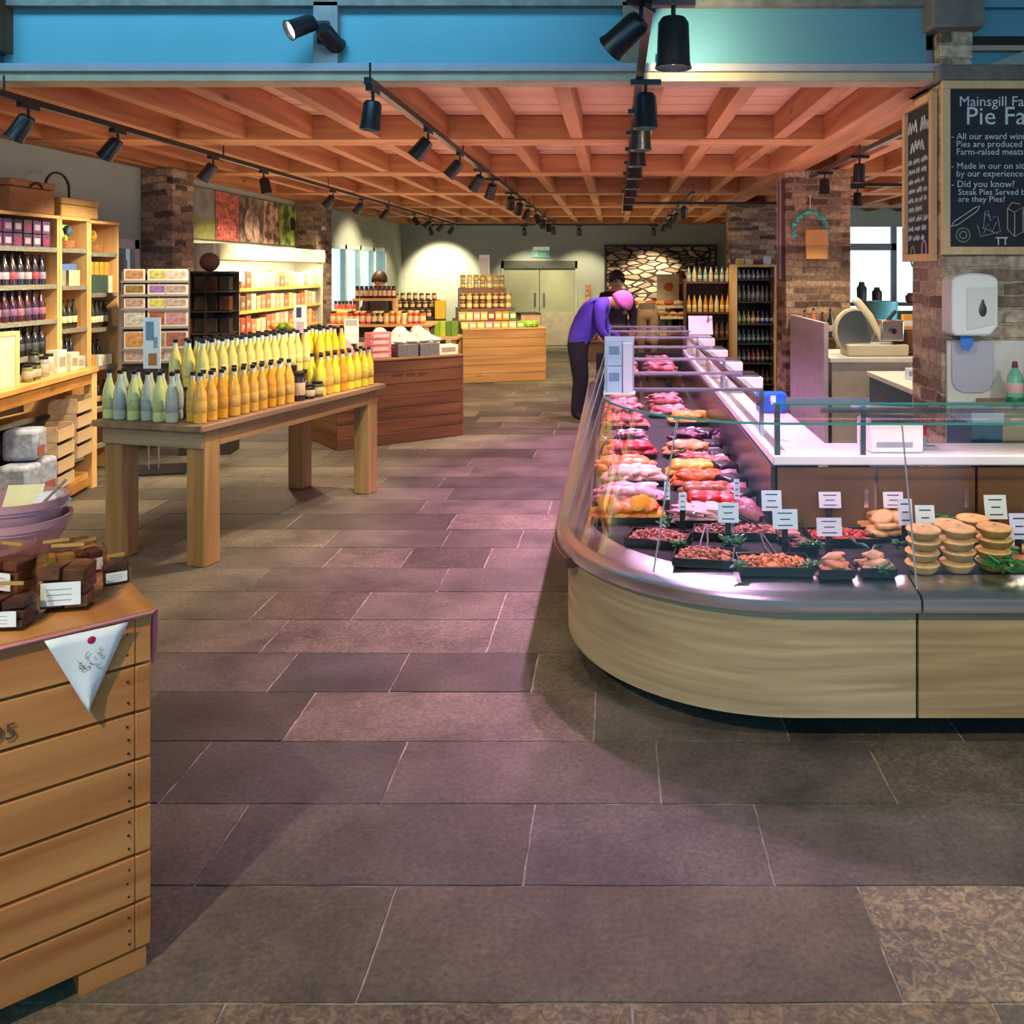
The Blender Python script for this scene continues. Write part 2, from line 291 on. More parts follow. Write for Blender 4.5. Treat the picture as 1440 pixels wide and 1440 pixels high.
# floor: rows of york stone slabs with grout between
def build_floor():
    fl = stone_floor(); gr = mat('grout', (.34,.31,.26), .95, var=.3, scale=30)
    rnd = random.Random(3); vs = []; fs = []; cols = []
    known = {0: [-1.9, -.93, .04, .9], 1: [-2.0, -1.42, -.62, .69, 1.9], 2: [-2.1, -1.20, -.263, .455, 1.55], 3: [-2.2, -1.5, -.77, .152, .93, 1.7],
             4: [-2.6, -1.9, -1.24, -.08, .65, 1.3], 5: [-2.4, -1.45, -.94, -.35, .5, 1.3]}
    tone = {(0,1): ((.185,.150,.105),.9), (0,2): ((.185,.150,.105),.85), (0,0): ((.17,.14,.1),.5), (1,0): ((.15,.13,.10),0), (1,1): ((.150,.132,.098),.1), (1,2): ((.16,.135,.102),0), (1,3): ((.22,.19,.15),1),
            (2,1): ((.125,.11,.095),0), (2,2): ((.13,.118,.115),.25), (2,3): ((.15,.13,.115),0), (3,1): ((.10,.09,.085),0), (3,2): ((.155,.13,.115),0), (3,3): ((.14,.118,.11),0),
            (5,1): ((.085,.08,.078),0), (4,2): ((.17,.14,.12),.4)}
    y0 = 2.123-.405; k = 0; y = y0; rows = []
    yb = [1.735, 2.123, 2.528, 2.916, 3.304, 3.69, 4.066]
    for r in range(6): rows.append((yb[r], yb[r+1], known[r], r))
    y = 4.066
    while y < 20: rows.append((y, y+.386, None, 99)); y += .386
    y = 1.735
    while y > -3: rows.append((y-.386, y, None, 99)); y -= .386
    g = .0035
    for ya, ybb, js, rid in rows:
        if js is None: js = [-5.0]
        js = [j for j in js]
        xs = []
        x = js[0]
        while x > -5.2: x -= rnd.uniform(.45, 1.0); xs.insert(0, x)
        xs += js; i0 = len(xs)-len(js)
        x = xs[-1]
        while x < 8.2: x += rnd.uniform(.4, 1.15); xs.append(x)
        for i in range(len(xs)-1):
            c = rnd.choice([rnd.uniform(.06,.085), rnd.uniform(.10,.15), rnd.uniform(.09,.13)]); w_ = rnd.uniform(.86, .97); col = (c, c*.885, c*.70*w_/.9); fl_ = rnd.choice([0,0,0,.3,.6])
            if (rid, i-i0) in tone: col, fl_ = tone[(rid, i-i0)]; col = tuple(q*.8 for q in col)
            k = len(vs); sl = .01*rnd.uniform(-1,1) if 1 else 0
            dz = rnd.uniform(-.0012,.0012); n = 8
            # slightly wavy outline
            pts = []
            x0, x1, yy0, yy1 = xs[i]+g, xs[i+1]-g, ya+g, ybb-g
            for (ax, ay, bx, by) in ((x0,yy0,x1,yy0),(x1,yy0,x1,yy1),(x1,yy1,x0,yy1),(x0,yy1,x0,yy0)):
                for t in range(n):
                    f = t/n; j = .0022; pts.append((ax+(bx-ax)*f+rnd.uniform(-j,j), ay+(by-ay)*f+rnd.uniform(-j,j)))
            vs += [(a,b,dz) for a,b in pts]; vs += [(a,b,-.03) for a,b in pts]; m = len(pts)
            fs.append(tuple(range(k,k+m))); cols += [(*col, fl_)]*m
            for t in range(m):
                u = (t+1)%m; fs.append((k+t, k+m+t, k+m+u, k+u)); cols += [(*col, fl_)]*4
    nslab = len(fs); k = len(vs)
    vs += [(-5.3,-3,-.004),(8.3,-3,-.004),(8.3,20.2,-.004),(-5.3,20.2,-.004)]; fs.append((k,k+1,k+2,k+3)); cols += [(.3,.3,.3,0)]*4
    me = bpy.data.meshes.new('floor'); me.from_pydata(vs, [], fs); me.materials.append(fl); me.materials.append(gr)
    me.polygons[len(fs)-1].material_index = 1
    at = me.color_attributes.new('slab', 'FLOAT_COLOR', 'CORNER'); flat = [c for q in cols for c in q]; at.data.foreach_set('color', flat)
    o = bpy.data.objects.new('floor', me); C.objects.link(o); struct(o)
build_floor()
# left wall with its glazed part between y 14.8 and 18.4
b = MB()
for y0, y1, z0, z1 in ((-3,7.95,0,3.0),(7.95,8.82,2.05,3.0),(8.82,14.7,0,3.0),(14.7,18.4,0,1.0),(14.7,18.4,2.2,3.0),(18.4,20.1,0,3.0)): b.bx(WX-.2, WX, y0, y1, z0, z1, M_plaster)
b.bx(WX-.2, WX, -3, 4.86, 3.0, 4.6, M_plaster)
struct(b.build('wall_left'))
M_frame = mat('pale_window_frame', '#c9c6cf', .5, var=.03); M_pane = glass('window_glass', (.86,.95,.97), 1.3, .05, .3)
b = MB()
for y in (14.72, 15.6, 16.5, 17.4, 18.3): b.bx(WX-.06, WX+.03, y-.05, y+.05, 1.0, 2.2, mat('green_grey_frame','#a9bdb6',.5))
b.bx(WX-.06, WX+.03, 14.7, 18.4, 2.12, 2.2, MC['green_grey_frame']); b.bx(WX-.06, WX+.03, 14.7, 18.4, 1.0, 1.07, MC['green_grey_frame'])
wn = struct(b.build('window_1')); MB().bx(WX-.03, WX-.02, 14.7, 18.4, 1.0, 2.2, M_pane).build('window_pane', wn)
b = MB(); b.bx(WX-.02, WX+.03, 7.95, 8.03, 0, 2.05, M_frame); b.bx(WX-.02, WX+.03, 8.74, 8.82, 0, 2.05, M_frame); b.bx(WX-.02, WX+.03, 7.95, 8.82, 1.96, 2.05, M_frame)
d1 = struct(b.build('door_1')); MB().bx(WX-.1, WX-.06, 8.03, 8.74, 0, 1.97, mat('blue_grey_door','#6f8596',.5)).build('door_leaf', d1)
MB().bx(WX-.059, WX-.045, 8.45, 8.74, .1, 1.85, mat('grey_door_glass','#8b8a90',.3)).build('door_panel', d1)
# back wall
b = MB(); bw = BY
DX0, DX1, DZ = -2.53, -.84, 1.96
for x0, x1, z0, z1 in ((WX-.2,DX0,0,3.0),(DX0,DX1,DZ,3.0),(DX1,2.75,0,3.0)): b.bx(x0, x1, bw, bw+.2, z0, z1, M_plaster)
struct(b.build('wall_back'))
M_olive = mat('olive_door_paint', '#8f9577', .5, var=.04)
b = MB(); b.bx(DX0, DX1, bw-.03, bw+.1, DZ-.17, DZ, mat('dark_green_lintel','#3d453a',.5)); b.bx(DX0, DX0+.05, bw-.03, bw+.1, 0, DZ, M_plaster); b.bx(DX1-.05, DX1, bw-.03, bw+.1, 0, DZ, M_plaster)
d2 = struct(b.build('door_2')); mid = (DX0+DX1)/2
MB().bx(DX0, DX1, bw+.085, bw+.12, 0, DZ, M_olive).build('gap_backing', d2)  # backing sheet added behind the leaves so no sky shows through the gap
for x0, x1 in ((DX0+.05, mid-.01), (mid+.01, DX1-.05)):
    lf = MB().bx(x0, x1, bw+.03, bw+.08, .01, DZ-.17, M_olive).build('door_leaf', d2)
    MB().bx(x0+.03, x1-.03, bw+.015, bw+.03, .08, .82, mat('pale_kick_board','#a59f8b',.6)).build('kick_plate', lf)
    xx = x1-.09 if x0 < mid-.3 else x0+.09
    MB().bx(xx-.02, xx+.02, bw-.0, bw+.03, .95, 1.25, M_steel).build('push_plate', lf)
b = MB(); b.bx(WX, DX0, bw-.02, bw, 0, .1, mat('cream_skirting','#b3ad98',.6)); b.bx(DX1, 2.6, bw-.02, bw, 0, .1, MC['cream_skirting']); struct(b.build('baseboard_back'))
# right side: far window wall beyond the pillars
b = MB(); wy = 15.6
for x0, x1, z0, z1 in ((2.62,4.0,0,3.0),(4.0,5.6,0,1.0),(4.0,5.6,2.52,3.0),(5.6,8.3,0,3.0)): b.bx(x0, x1, wy, wy+.2, z0, z1, M_plaster)
b.bx(2.62,2.75,wy+.2,bw,0,3.0,M_plaster); struct(b.build('wall_right_back')); b = MB()
MF2 = mat('grey_window_frame','#8a8c96',.5)
for x in (4.0, 4.86, 5.55): b.bx(x, x+.09, wy+.02, wy+.1, 1.0, 2.52, MF2)
b.bx(4.0, 4.95, wy+.02, wy+.1, 2.1, 2.22, MF2); b.bx(4.0, 5.6, wy-.05, wy+.1, .96, 1.04, MF2)
w2 = struct(b.build('window_2')); MB().bx(4.0, 5.6, wy+.05, wy+.06, 1.0, 2.52, M_pane).build('window_pane', w2)
struct(MB().bx(8.3, 8.5, -3, 15.8, 0, 3.0, M_plaster).build('wall_right'))
b = MB(); b.bx(-5, 8.5, -3.2, -3.0, 0, 4.6, M_plaster); struct(b.build('wall_behind'))
# ceilings
M_board = wood('ceiling_boards', '#c0907a', '#d8b096', 'x', 7, .6)
b = MB(); y = 4.9; rnd = random.Random(5)
while y < 20: b.bx(WX-.2, 8.4 if y < 15.6 else 2.8, y, y+.142, BZ+rnd.uniform(0,.004), BZ+.03, M_board); y += .146
b.bx(WX-.2, 8.4, 4.9, 15.8, BZ+.03, BZ+.08, M_dark); b.bx(WX-.2, 2.8, 15.8, 20.1, BZ+.03, BZ+.08, M_dark); struct(b.build('ceiling'))
struct(MB().bx(-5, 8.5, -3.1, 5.1, 4.6, 4.7, M_plaster).build('ceiling_front'))
M_joist = wood('larch_joist', '#925638', '#bb7c50', 'y', 12, .6); M_beam = wood('larch_beam', '#9c623c', '#c48858', 'x', 12, .6)
for i in range(-8, 14):
    x = -.30+i*.527
    if x < WX+.15 or x > 8.2: continue
    wd = .05
    if i == 4: continue
    struct(MB().bx(x-wd, x+wd, 4.95, 19.78 if x < 2.6 else 15.58, JZ, BZ, M_joist).build('ceiling_joist', bevel=.004))
struct(MB().bx(1.62, 1.92, 4.95, 19.78, JZ-.02, BZ, M_joist).build('ceiling_main_joist', bevel=.006))
struct(MB().bx(WX, WX+.16, 4.95, 19.78, JZ-.01, BZ, M_joist).build('wall_plate_beam', bevel=.006))
for y in (6.94, 9.3, 11.75, 14.2, 16.7, 19.2): struct(MB().bx(WX, 8.3 if y < 15 else 2.6, y, y+.33, JZ-.012, BZ-.001, M_beam).build('ceiling_cross_beam', bevel=.006))
# front gallery beam and the blue boarded upstand above it
M_flange = mat('grey_lilac_steel','#a29fa8',.5,var=.06); M_cream = mat('cream_edge','#b5a78d',.6)
b = MB(); b.bx(-4.9, 1.78, 4.78, 4.98, JZ+.04, JZ+.085, M_flange); b.bx(-4.9, 1.78, 4.80, 4.96, JZ-.01, JZ+.04, M_cream); b.bx(-4.9, 1.78, 4.90, 4.96, JZ+.085, 3.18, M_flange)
struct(b.build('trim_1', bevel=.004))
b = MB()
z0, z1 = JZ+.086, 3.18
for x0, x1 in ((-4.9,-3.37),(-3.33,-1.63),(-1.5,.04),(.16,1.70)): b.bx(x0, x1, 4.86, 4.90, z0, z1, M_teal)
struct(b.build('wall_gallery'))
struct(MB().bx(-4.9, 1.9, 4.8, 4.98, 3.18, 3.32, mat('weathered_oak','#7d7a72',.7,var=.3,scale=12)).build('trim_2'))
struct(MB().bx(-1.63,-1.5,4.80,4.92,JZ+.086,3.2,mat('grey_limed_post','#8f8c8f',.7,var=.15,scale=14)).build('gallery_post_beam'))
struct(MB().bx(.04,.16,4.80,4.92,JZ+.086,3.2,wood('aged_oak_post','#7c6a5c','#94765c','z',16)).build('gallery_post_beam'))
struct(MB().bx(-3.37,-3.29,4.72,4.9,2.93,3.4,wood('dark_oak','#5d3b22','#7c5030','z',16)).build('gallery_post_beam'))
struct(MB().bx(-4.9, 8.4, 4.9, 5.05, 3.2, 4.65, M_teal).build('wall_gallery_upper'))
# brick pillars
BRK = brick('reclaimed_brick', ['#4a372e','#8a5f49','#6c5848','#a5826a','#5b4238','#93705a','#b89a80'], '#8d7b6b')
BRKN = brick('pale_reclaimed_brick', ['#6a5348','#b08d74','#8e8274','#c0a58c','#77604f','#9a7d60','#cdb9a2'], '#a8957f', .25, .075)
def pillar(name, x0, x1, y0, y1, z1, m): return struct(MB().bx(x0,x1,y0,y1,0,z1,m).build(name, bevel=.008))
pillar('pillar_brick', -4.95+.2, -4.43, 8.9, 9.35, JZ, BRK); pillar('pillar_brick', WX, -4.43, 13.2, 13.9, JZ, BRK)
pillar('pillar_brick', 1.74, 2.40, 9.06, 9.55, JZ, BRK); pillar('pillar_brick', 1.76, 2.48, 13.5, 14.1, JZ, BRK)
D = MB(); D.bx(1.75, 3.6, 4.76, 5.24, 0, 2.76, BRKN); struct(D.build('pillar_brick', bevel=.01))
struct(MB().bx(1.72, 3.6, 4.72, 5.26, 2.76, 2.845, mat('grey_sandstone','#6d6a62',.85,var=.3,scale=9,bump=.4)).build('pillar_stone_ledge', bevel=.01))
struct(MB().bx(1.75, 1.925, 4.78, 4.98, 2.845, 3.04, BRKN).build('pillar_upper', bevel=.008))
struct(MB().bx(1.68, 1.96, 4.70, 5.0, 3.04, 3.3, mat('pillar_cap_stone','#77706a',.85,var=.25,scale=8,bump=.4)).build('pillar_cap', bevel=.012))
struct(MB().bx(1.97, 3.6, 4.95, 5.0, 2.845, 3.6, M_teal).build('wall_right_gallery'))
struct(MB().prism([(1.96,0),(3.6,0),(3.6,.62)],0,.06,M_plaster,Matrix.Translation((0,4.94,2.846))@Matrix.Rotation(R(90),4,'X')).build('roof_slope_trim'))
# white splashback tiles and service wall on the near pillar
struct(MB().bx(1.77, 3.6, 4.735, 4.758, .55, 1.375, mat('white_splashback','#cfccc4',.35,var=.03)).build('wall_splashback'))
# ================================================================== track lights
def track(name, p0, p1, label):
    d = Vector(p1)-Vector(p0); L_ = d.length; a = math.atan2(d.y, d.x)
    t = thing('lighting_track', label, 'lighting track', p0, a)
    MB().bx(0, L_, -.018, .018, -.018, .018, M_black).build('rail', t)
    n = max(2, int(L_/2.4))
    for i in range(n+1): MB().cyl(.006, .018, JZ+.02-p0[2], M_black, (L_*i/n if 0 < i < n else (.05 if i == 0 else L_-.05), 0, 0), 6).build('hanger', t)
    return t
TRK = {}
TRK['left'] = track('l', (-3.30, 4.75, 2.70), (-3.30, 18.45, 2.70), 'long black lighting track nearest the left wall under the joists')
TRK['mid'] = track('m', (-1.24, 4.45, 2.70), (-1.24, 18.45, 2.70), 'long black lighting track over the stone aisle, second from left wall')
TRK['case'] = track('c', (.12, 2.4, 2.70), (.12, 14.5, 2.70), 'black lighting track hanging right over the glass meat counter')
TRK['rear'] = track('r', (.95, 10.8, 2.70), (.95, 18.45, 2.70), 'short black lighting track running over the far end of meat counter')
TRK['right'] = track('s', (1.98, 5.4, 2.70), (1.98, 9.0, 2.70), 'black lighting track between the two near brick pillars')
TRK['cross'] = track('x', (-4.1, 18.50, 2.70), (.90, 18.50, 2.70), 'black lighting track running across in front of the back wall')
TRK['cross2'] = track('y', (.14, 12.6, 2.70), (2.4, 12.6, 2.70), 'black cross track joining the meat counter track and the far pillar')
TRK['side'] = track('z', (2.2, 9.9, 2.70), (4.9, 9.9, 2.70), 'black cross track behind the near brick pillars')
def head_mesh():
    M_glow = mat('lamp_lens', (1,.96,.88), .3, var=0, emit=7)
    b = MB(); b.lathe([(.036,0),(.046,-.015),(.05,-.13),(.056,-.15),(.052,-.15),(.046,-.125)], M_black, (0,0,0), 16); sh = b
    l = MB(); l.cyl(.045, -.128, -.12, M_glow, seg=16); return sh, l
SH, LN = head_mesh()
heads = []
def spot_head(x, y, z, pan, tilt, label, energy=60, col=WARM, ang=80, scale=1.0, blend=.6, lamp=True, group=None, size=.04):
    t = thing('track_spotlight', label, 'spotlight', (x, y, z), pan, group)
    MB().bx(-.075,.075,-.017,.017,-.045,-.018,M_black).build('adaptor', t)
    MB().tube([(0,0,-.04),(0,0,-.085)], .009, M_black).build('stem', t)
    if not heads:
        sh = SH.build('lamp_shade', t); ln = LN.build('lens', sh); heads.append((sh.data, ln.data))
    else:
        sh = bpy.data.objects.new('lamp_shade', heads[0][0]); C.objects.link(sh); sh.parent = t
        ln = bpy.data.objects.new('lens', heads[0][1]); C.objects.link(ln); ln.parent = sh
    sh.location = (0,0,-.085); sh.rotation_euler = (R(tilt),0,0); sh.scale = (scale,)*3
    if lamp:
        l = bpy.data.lights.new('spot_lamp', 'SPOT'); l.energy = energy; l.color = col; l.spot_size = R(ang); l.spot_blend = blend; l.shadow_soft_size = size
        o = bpy.data.objects.new('spot_lamp', l); C.objects.link(o); o.parent = sh; o.location = (0,0,-.16)
    return t
# over the left wall shelves: (y, pan, tilt)
for i, (y, pan, tilt) in enumerate([(5.0,90,34),(5.9,90,38),(7.3,90,36),(8.35,90,-12),(10.4,90,38),(11.6,90,40),(12.9,90,36),(14.6,90,-25),(15.9,90,52),(17.0,90,40),(18.1,90,35)]):
    spot_head(-3.30, y, 2.70, R(pan), tilt, ['black track spotlight nearest the entrance, aimed at the wine shelves','black track spotlight above the wine shelves, second on wall track','black track spotlight above the wicker hampers, third on wall track','black track spotlight before the brick pilaster, fourth on wall track','black track spotlight in front of the wide photo banner','black track spotlight aimed along the photo banner, tilted sharply','black track spotlight above the chilled snack cabinet end','black track spotlight just beyond the second brick pilaster','black track spotlight above the far jar display','black track spotlight close to the glazed side wall','black track spotlight last on the wall track'][i], [125,160,170,120,170,170,140,110,160,110,110][i], WARM, 95)
for i, (y, tilt, pan) in enumerate([(4.55,6,90),(5.9,40,90),(7.1,40,90),(8.2,42,52),(9.0,36,30),(10.6,40,12),(11.6,40,25),(12.8,30,60),(13.9,-20,90),(15.2,10,0),(16.6,0,0),(17.8,20,0)]):
    spot_head(-1.24, y, 2.70, R(pan), tilt, ['cylindrical black track spotlight just inside the front beam','black track spotlight with lit lens, second along aisle track','black track spotlight third along aisle track, aimed sideways','black track spotlight with lit lens, fourth along aisle track','black track spotlight fifth along aisle track','black track spotlight above the dark chocolate crate','black track spotlight above the pyramid of jars','black track spotlight eighth along aisle track','black track spotlight ninth along aisle track','black track spotlight tenth along aisle track','black track spotlight eleventh along aisle track','black track spotlight last on the aisle track'][i], [70,200,180,190,190,170,160,110,90,80,70,70][i], WARM, [92,88,80,92][min(i,3)])
for i, y in enumerate([3.05,4.35,5.15,5.95,6.75,7.6,8.45,9.4,10.4]):
    spot_head(.20 if i == 0 else .15, y, 2.70, 0, 0, ['large black spotlight with bright lens hanging before the front beam','black counter spotlight just behind the front beam, bluish side','black counter spotlight third in the hanging line','black counter spotlight fourth in the hanging line','black counter spotlight fifth in the hanging line','black counter spotlight sixth in the hanging line','black counter spotlight seventh in the hanging line','black counter spotlight eighth in the hanging line','black counter spotlight last in the hanging line'][i], [18,125,165,165,150,140,120,110,110][i], PINK, 106, scale=1.15)
spot_head(.09, 3.07, 2.70, R(60), 55, 'black spotlight turned to the left beside the large hanging one', 0, WARM, lamp=False)
for i, y in enumerate([5.9,7.2,8.4]):
    spot_head(1.98, y, 2.70, 0, [0,10,0][i], ['square black spotlight nearest the chalkboards','black spotlight midway between the two near pillars','black spotlight right in front of the wreath pillar'][i], 70, WARM, 100)
for i, y in enumerate([12.2,13.6,15.0,16.6]):
    spot_head(.95, y, 2.70, R(20*i), 25, ['black spotlight first on the short rear track','black spotlight second on the short rear track','black spotlight third on the short rear track','black spotlight with lit lens last on the short rear track'][i], 80, WARM, 100)
for i, (x, tilt, e) in enumerate([(-3.85,-48,420),(-1.9,-40,150),(-.75,-40,130),(.8,-38,380)]):
    spot_head(x, 18.50, 2.70, R(180), tilt, ['black spotlight washing the left of the sage back wall','black spotlight aimed at the olive double door','black spotlight aimed right of the olive double door','black spotlight aimed at the framed stone picture'][i], e, WARM, 75)
spot_head(3.9, 9.9, 2.70, 0, 20, 'black spotlight with lit lens in the side room seen past wreath pillar', 80, WARM, 100)
spot_head(2.7, 9.9, 2.70, 0, 0, 'black spotlight behind the wreath pillar over the slicer', 70, WARM, 100)
# added warm-light heads on the entrance side of the beam, above the view
TRK['front'] = track('f', (-3.6, .25, 3.3), (3.4, .25, 3.3), 'added unseen black lighting track above the entrance side of the shop')  # unseen track added to carry the warm lamps below
for i, (x, tx, ty, e, an) in enumerate([(-3.2, -3.6, 4.6, 190, 60), (-1.72, -.45, 2.5, 250, 84), (.4, 2.0, 5.5, 40, 60), (2.6, 1.8, 3.4, 170, 62)]):  # second lamp assumed from the crate's shadow, others added for brightness
    dx, dy = tx-x, ty-.25; pan = math.atan2(-dx, dy); t_ = spot_head(x, .25, 3.3, pan+math.pi, -math.degrees(math.atan2(math.hypot(dx,dy), 3.0)), ['added black entrance spotlight over the cake crate','assumed black entrance spotlight second from the left wall','added black entrance spotlight third from the left wall','added black entrance spotlight aimed at the curved counter'][i], e, (1,.82,.56), an, blend=.5)
# twin spotlight on the gallery post
t = thing('twin_spotlight', 'pair of black spotlights on the grey gallery post, one lens lit', 'spotlight', (-1.57, 4.80, 3.03))
MB().bx(-.03,.03,-.03,0,-.06,.06,M_black).build('bracket', t)
sh = bpy.data.objects.new('lamp_shade', heads[0][0]); C.objects.link(sh); sh.parent = t; sh.location = (-.03,-.08,.04); sh.rotation_euler = (R(-35),R(55),0)
ln = bpy.data.objects.new('lens', heads[0][1]); C.objects.link(ln); ln.parent = sh
sh = bpy.data.objects.new('lamp_shade', heads[0][0]); C.objects.link(sh); sh.parent = t; sh.location = (.02,-.10,.0); sh.rotation_euler = (R(60),R(-30),0)
l = bpy.data.lights.new('spot_lamp','SPOT'); l.energy = 60; l.color = WARM; l.spot_size = R(90); o = bpy.data.objects.new('spot_lamp', l); C.objects.link(o); o.parent = t; o.location = (-.2,-.22,-.06); o.rotation_euler = (R(-35),R(55),0)
# spotlight washing the gallery wall beside the counter track
t = thing('wall_spotlight', 'black wall washer lamp on gallery behind the big hanging spotlight', 'spotlight', (.26, 4.80, 2.90))
MB().bx(-.02,.02,0,.06,-.02,.02,M_black).build('bracket', t)
l = bpy.data.lights.new('spot_lamp','SPOT'); l.energy = 16; l.color = (1,.84,.48); l.spot_size = R(120); o = bpy.data.objects.new('spot_lamp', l); C.objects.link(o); o.parent = t; o.location = (.1,-.35,-.05); o.rotation_euler = (R(88),0,R(-30))
# ================================================================== the curved meat counter
CO, AX, AY, YE, XE = (.68, 4.2), .95, 1.0, 9.4, 3.4
def cpath(d, z=0, t0=0., t1=3., n=(14, 30, 12)):
    """outline of the counter moved inwards by d; t 0..1 aisle side, 1..2 curve, 2..3 front"""
    out = []
    for s in range(3):
        if t1 <= s or t0 >= s+1: continue
        a, b = max(t0-s, 0), min(t1-s, 1); k = max(2, int(n[s]*(b-a)))
        for i in range(k+1):
            u = a+(b-a)*i/k
            if s == 0: p = (CO[0]-AX+d, YE+(CO[1]-YE)*u)
            elif s == 1: th = math.pi*(1+u/2); p = (CO[0]+(AX-d)*math.cos(th), CO[1]+(AY-d)*math.sin(th))
            else: p = (CO[0]+(XE-CO[0])*u, CO[1]-AY+d)
            if out and abs(out[-1][0]-p[0])+abs(out[-1][1]-p[1]) < 1e-6: continue
            out.append((*p, z))
    return out
def loft(b, prof, m, t0=0., t1=3., caps=True):
    rows = [cpath(d, z, t0, t1) for d, z in prof]; n = len(rows[0]); k = len(rows); vs = [p for r in rows for p in r]; fs = []
    for j in range(k):
        l = (j+1) % k
        for i in range(n-1): fs.append((j*n+i, l*n+i, l*n+i+1, j*n+i+1))
    if caps: fs.append(tuple(j*n for j in range(k))); fs.append(tuple(reversed([j*n+n-1 for j in range(k)])))
    b.add(vs, fs, m); return b
T_R = 2+(1.105-CO[0])/(XE-CO[0])          # joint between curved and straight front section
M_clad = wood('limed_oak_cladding', '#94805f', '#bda681', 'xy', 22, .5, .15, knots=False)
M_clad2 = wood('oak_cladding', '#8d7250', '#b2946a', 'xy', 22, .5, .15, knots=False)
M_rimm = mat('polished_steel', (.86,.86,.90), .27, 1, var=0)
M_gl = glass('counter_glass', (.97,.99,.98), 1.25, .03, .45); M_edge = mat('green_glass_edge', (.05,.30,.26), .15, var=0)
M_deck = mat('dark_display_deck', (.010,.010,.013), .85, var=.1)
ct = thing('meat_counter', 'long curved butcher serve-over counter with limed oak front and glass screens', 'counter')
b = MB(); loft(b, [(.05,.115),(.05,.53),(.075,.53),(.075,.115)], M_clad, 0, 1.0); b.build('side_cladding', ct)
b = MB(); loft(b, [(.05,.113),(.05,.53),(.075,.53),(.075,.113)], M_clad, 1.0, T_R-.002); o = b.build('curved_cladding', ct)
b = MB(); loft(b, [(.05,.113),(.05,.53),(.075,.53),(.075,.113)], M_clad2, T_R+.002, 3); o = b.build('front_cladding', ct); o['label'] = 'browner straight oak panel'
b = MB(); loft(b, [(.30,.0),(.30,.14),(.33,.14),(.33,0)], mat('black_plinth', (.02,.025,.03), .4)); b.build('plinth', ct)
b = MB(); loft(b, [(.06,.112),(.06,.13),(.5,.13),(.5,.112)], mat('dark_base_tray', (.03,.03,.035), .6)); b.build('base_tray', ct)
for t0, t1 in ((0, T_R-.0015), (T_R+.0015, 3)):
    b = MB(); loft(b, [(.0,.515),(-.004,.53),(-.002,.558),(.012,.572),(.15,.60),(.16,.60),(.16,.57),(.03,.515)], M_rimm, t0, t1); b.build('steel_rim', ct)
b = MB(); loft(b, [(-.018,.47),(-.018,.515),(.049,.515),(.049,.47)], mat('brown_bumper', '#5b3a2c', .45), 0, 1.25); b.build('bumper', ct)
# display deck (L shaped, follows the curve)
def region(b, d, z0, z1, inner, m):
    out = cpath(d, z0); pl = [(p[0], p[1]) for p in out]+[(XE, inner[1]), (inner[0], inner[1]), (inner[0], YE)]
    b.prism(pl, z0, z1, m)
b = MB(); region(b, .155, .555, .60, (.69, 3.925), M_deck); b.build('display_deck', ct)
b = MB(); b.bx(.69,.71,3.94,YE,.50,.88,mat('black_case_back',(.03,.03,.04),.3)); b.build('aisle_case_back', ct)
M_door = mat('brown_case_door', '#6e4c30', .3, var=.2, scale=5)
for i in range(6):
    x0 = .72+i*.445
    d_ = MB().bx(x0, x0+.43, 3.94, 3.955, .61, .875, M_door).build('case_door', ct)
    MB().bx(x0+.38, x0+.40, 3.93, 3.94, .70, .78, M_steel).build('handle', d_)
M_wt = mat('white_worktop', (.82,.80,.82), .28, var=.02)
b = MB(); b.prism([(.70,3.935),(XE,3.935),(XE,4.22),(1.0,4.22),(1.0,YE-.2),(.70,YE-.2)], .885, .93, M_wt); b.build('worktop', ct, bevel=.006)
b = MB(); b.bx(.72,.97,4.24,YE-.25,.10,.885,mat('staff_side_panel','#6d6a6c',.5)); b.bx(.72,XE,3.96,4.19,.1,.60,MC['staff_side_panel']); b.build('staff_cabinet', ct)
b = MB(); loft(b, [(.076,.13),(.076,.55),(.10,.55),(.10,.13)], M_deck); b.bx(-.2,.97,YE-.03,YE,.1,.88,M_deck); b.build('inner_body', ct)
# glass screens leaning inwards
gz0, gz1, gd0, gd1 = .585, 1.155, .045, .215
segs = [(0,.36),(.362,.70),(.702,1.0),(1.0,1.60),(1.605,T_R-.001),(T_R+.001,2.62),(2.623,3)]
for i, (t0, t1) in enumerate(segs):
    b = MB(); loft(b, [(gd0,gz0),(gd1,gz1),(gd1+.006,gz1),(gd0+.006,gz0)], M_gl, t0, t1); g = b.build('glass_screen', ct)
    b = MB(); loft(b, [(gd1-.001,gz1),(gd1-.001,gz1+.008),(gd1+.008,gz1+.008),(gd1+.008,gz1)], M_edge, t0, t1); b.build('glass_edge', g)
    p = cpath(gd0, gz0, t1-.0005, t1)[-1]; q = cpath(gd1, gz1, t1-.0005, t1)[-1]
    if t1 < 3: MB().tube([p, q], .0035, mat('clear_joint', (.25,.33,.36), .2, var=0), 4).build('joint_strip', g)
b = MB(); b.prism([(p[0],p[1]) for p in cpath(gd1+.002, 0)]+[(XE,3.93),(.70,3.93),(.70,YE)], gz1+.001, gz1+.008, glass('shelf_glass',(.97,.99,.98),1.3,.03,.32)); o = b.build('glass_shelf', ct)
M_bar = mat('mauve_grey_bar', '#8d8090', .35, .3, var=0)
MB().bx(.70,XE,3.92,3.93,gz1,gz1+.01,M_edge).build('shelf_back_edge', ct)
for y in (4.40,5.10,5.92,6.85,7.8,8.6,9.3): MB().bx(-.05,.73,y-.007,y+.007,gz1-.004,gz1+.012,M_bar).build('cross_bar', ct)
for y in (4.40,5.92,7.8,9.3): MB().bx(.715,.735,y-.012,y+.012,.93,gz1,M_steel).build('post', ct)
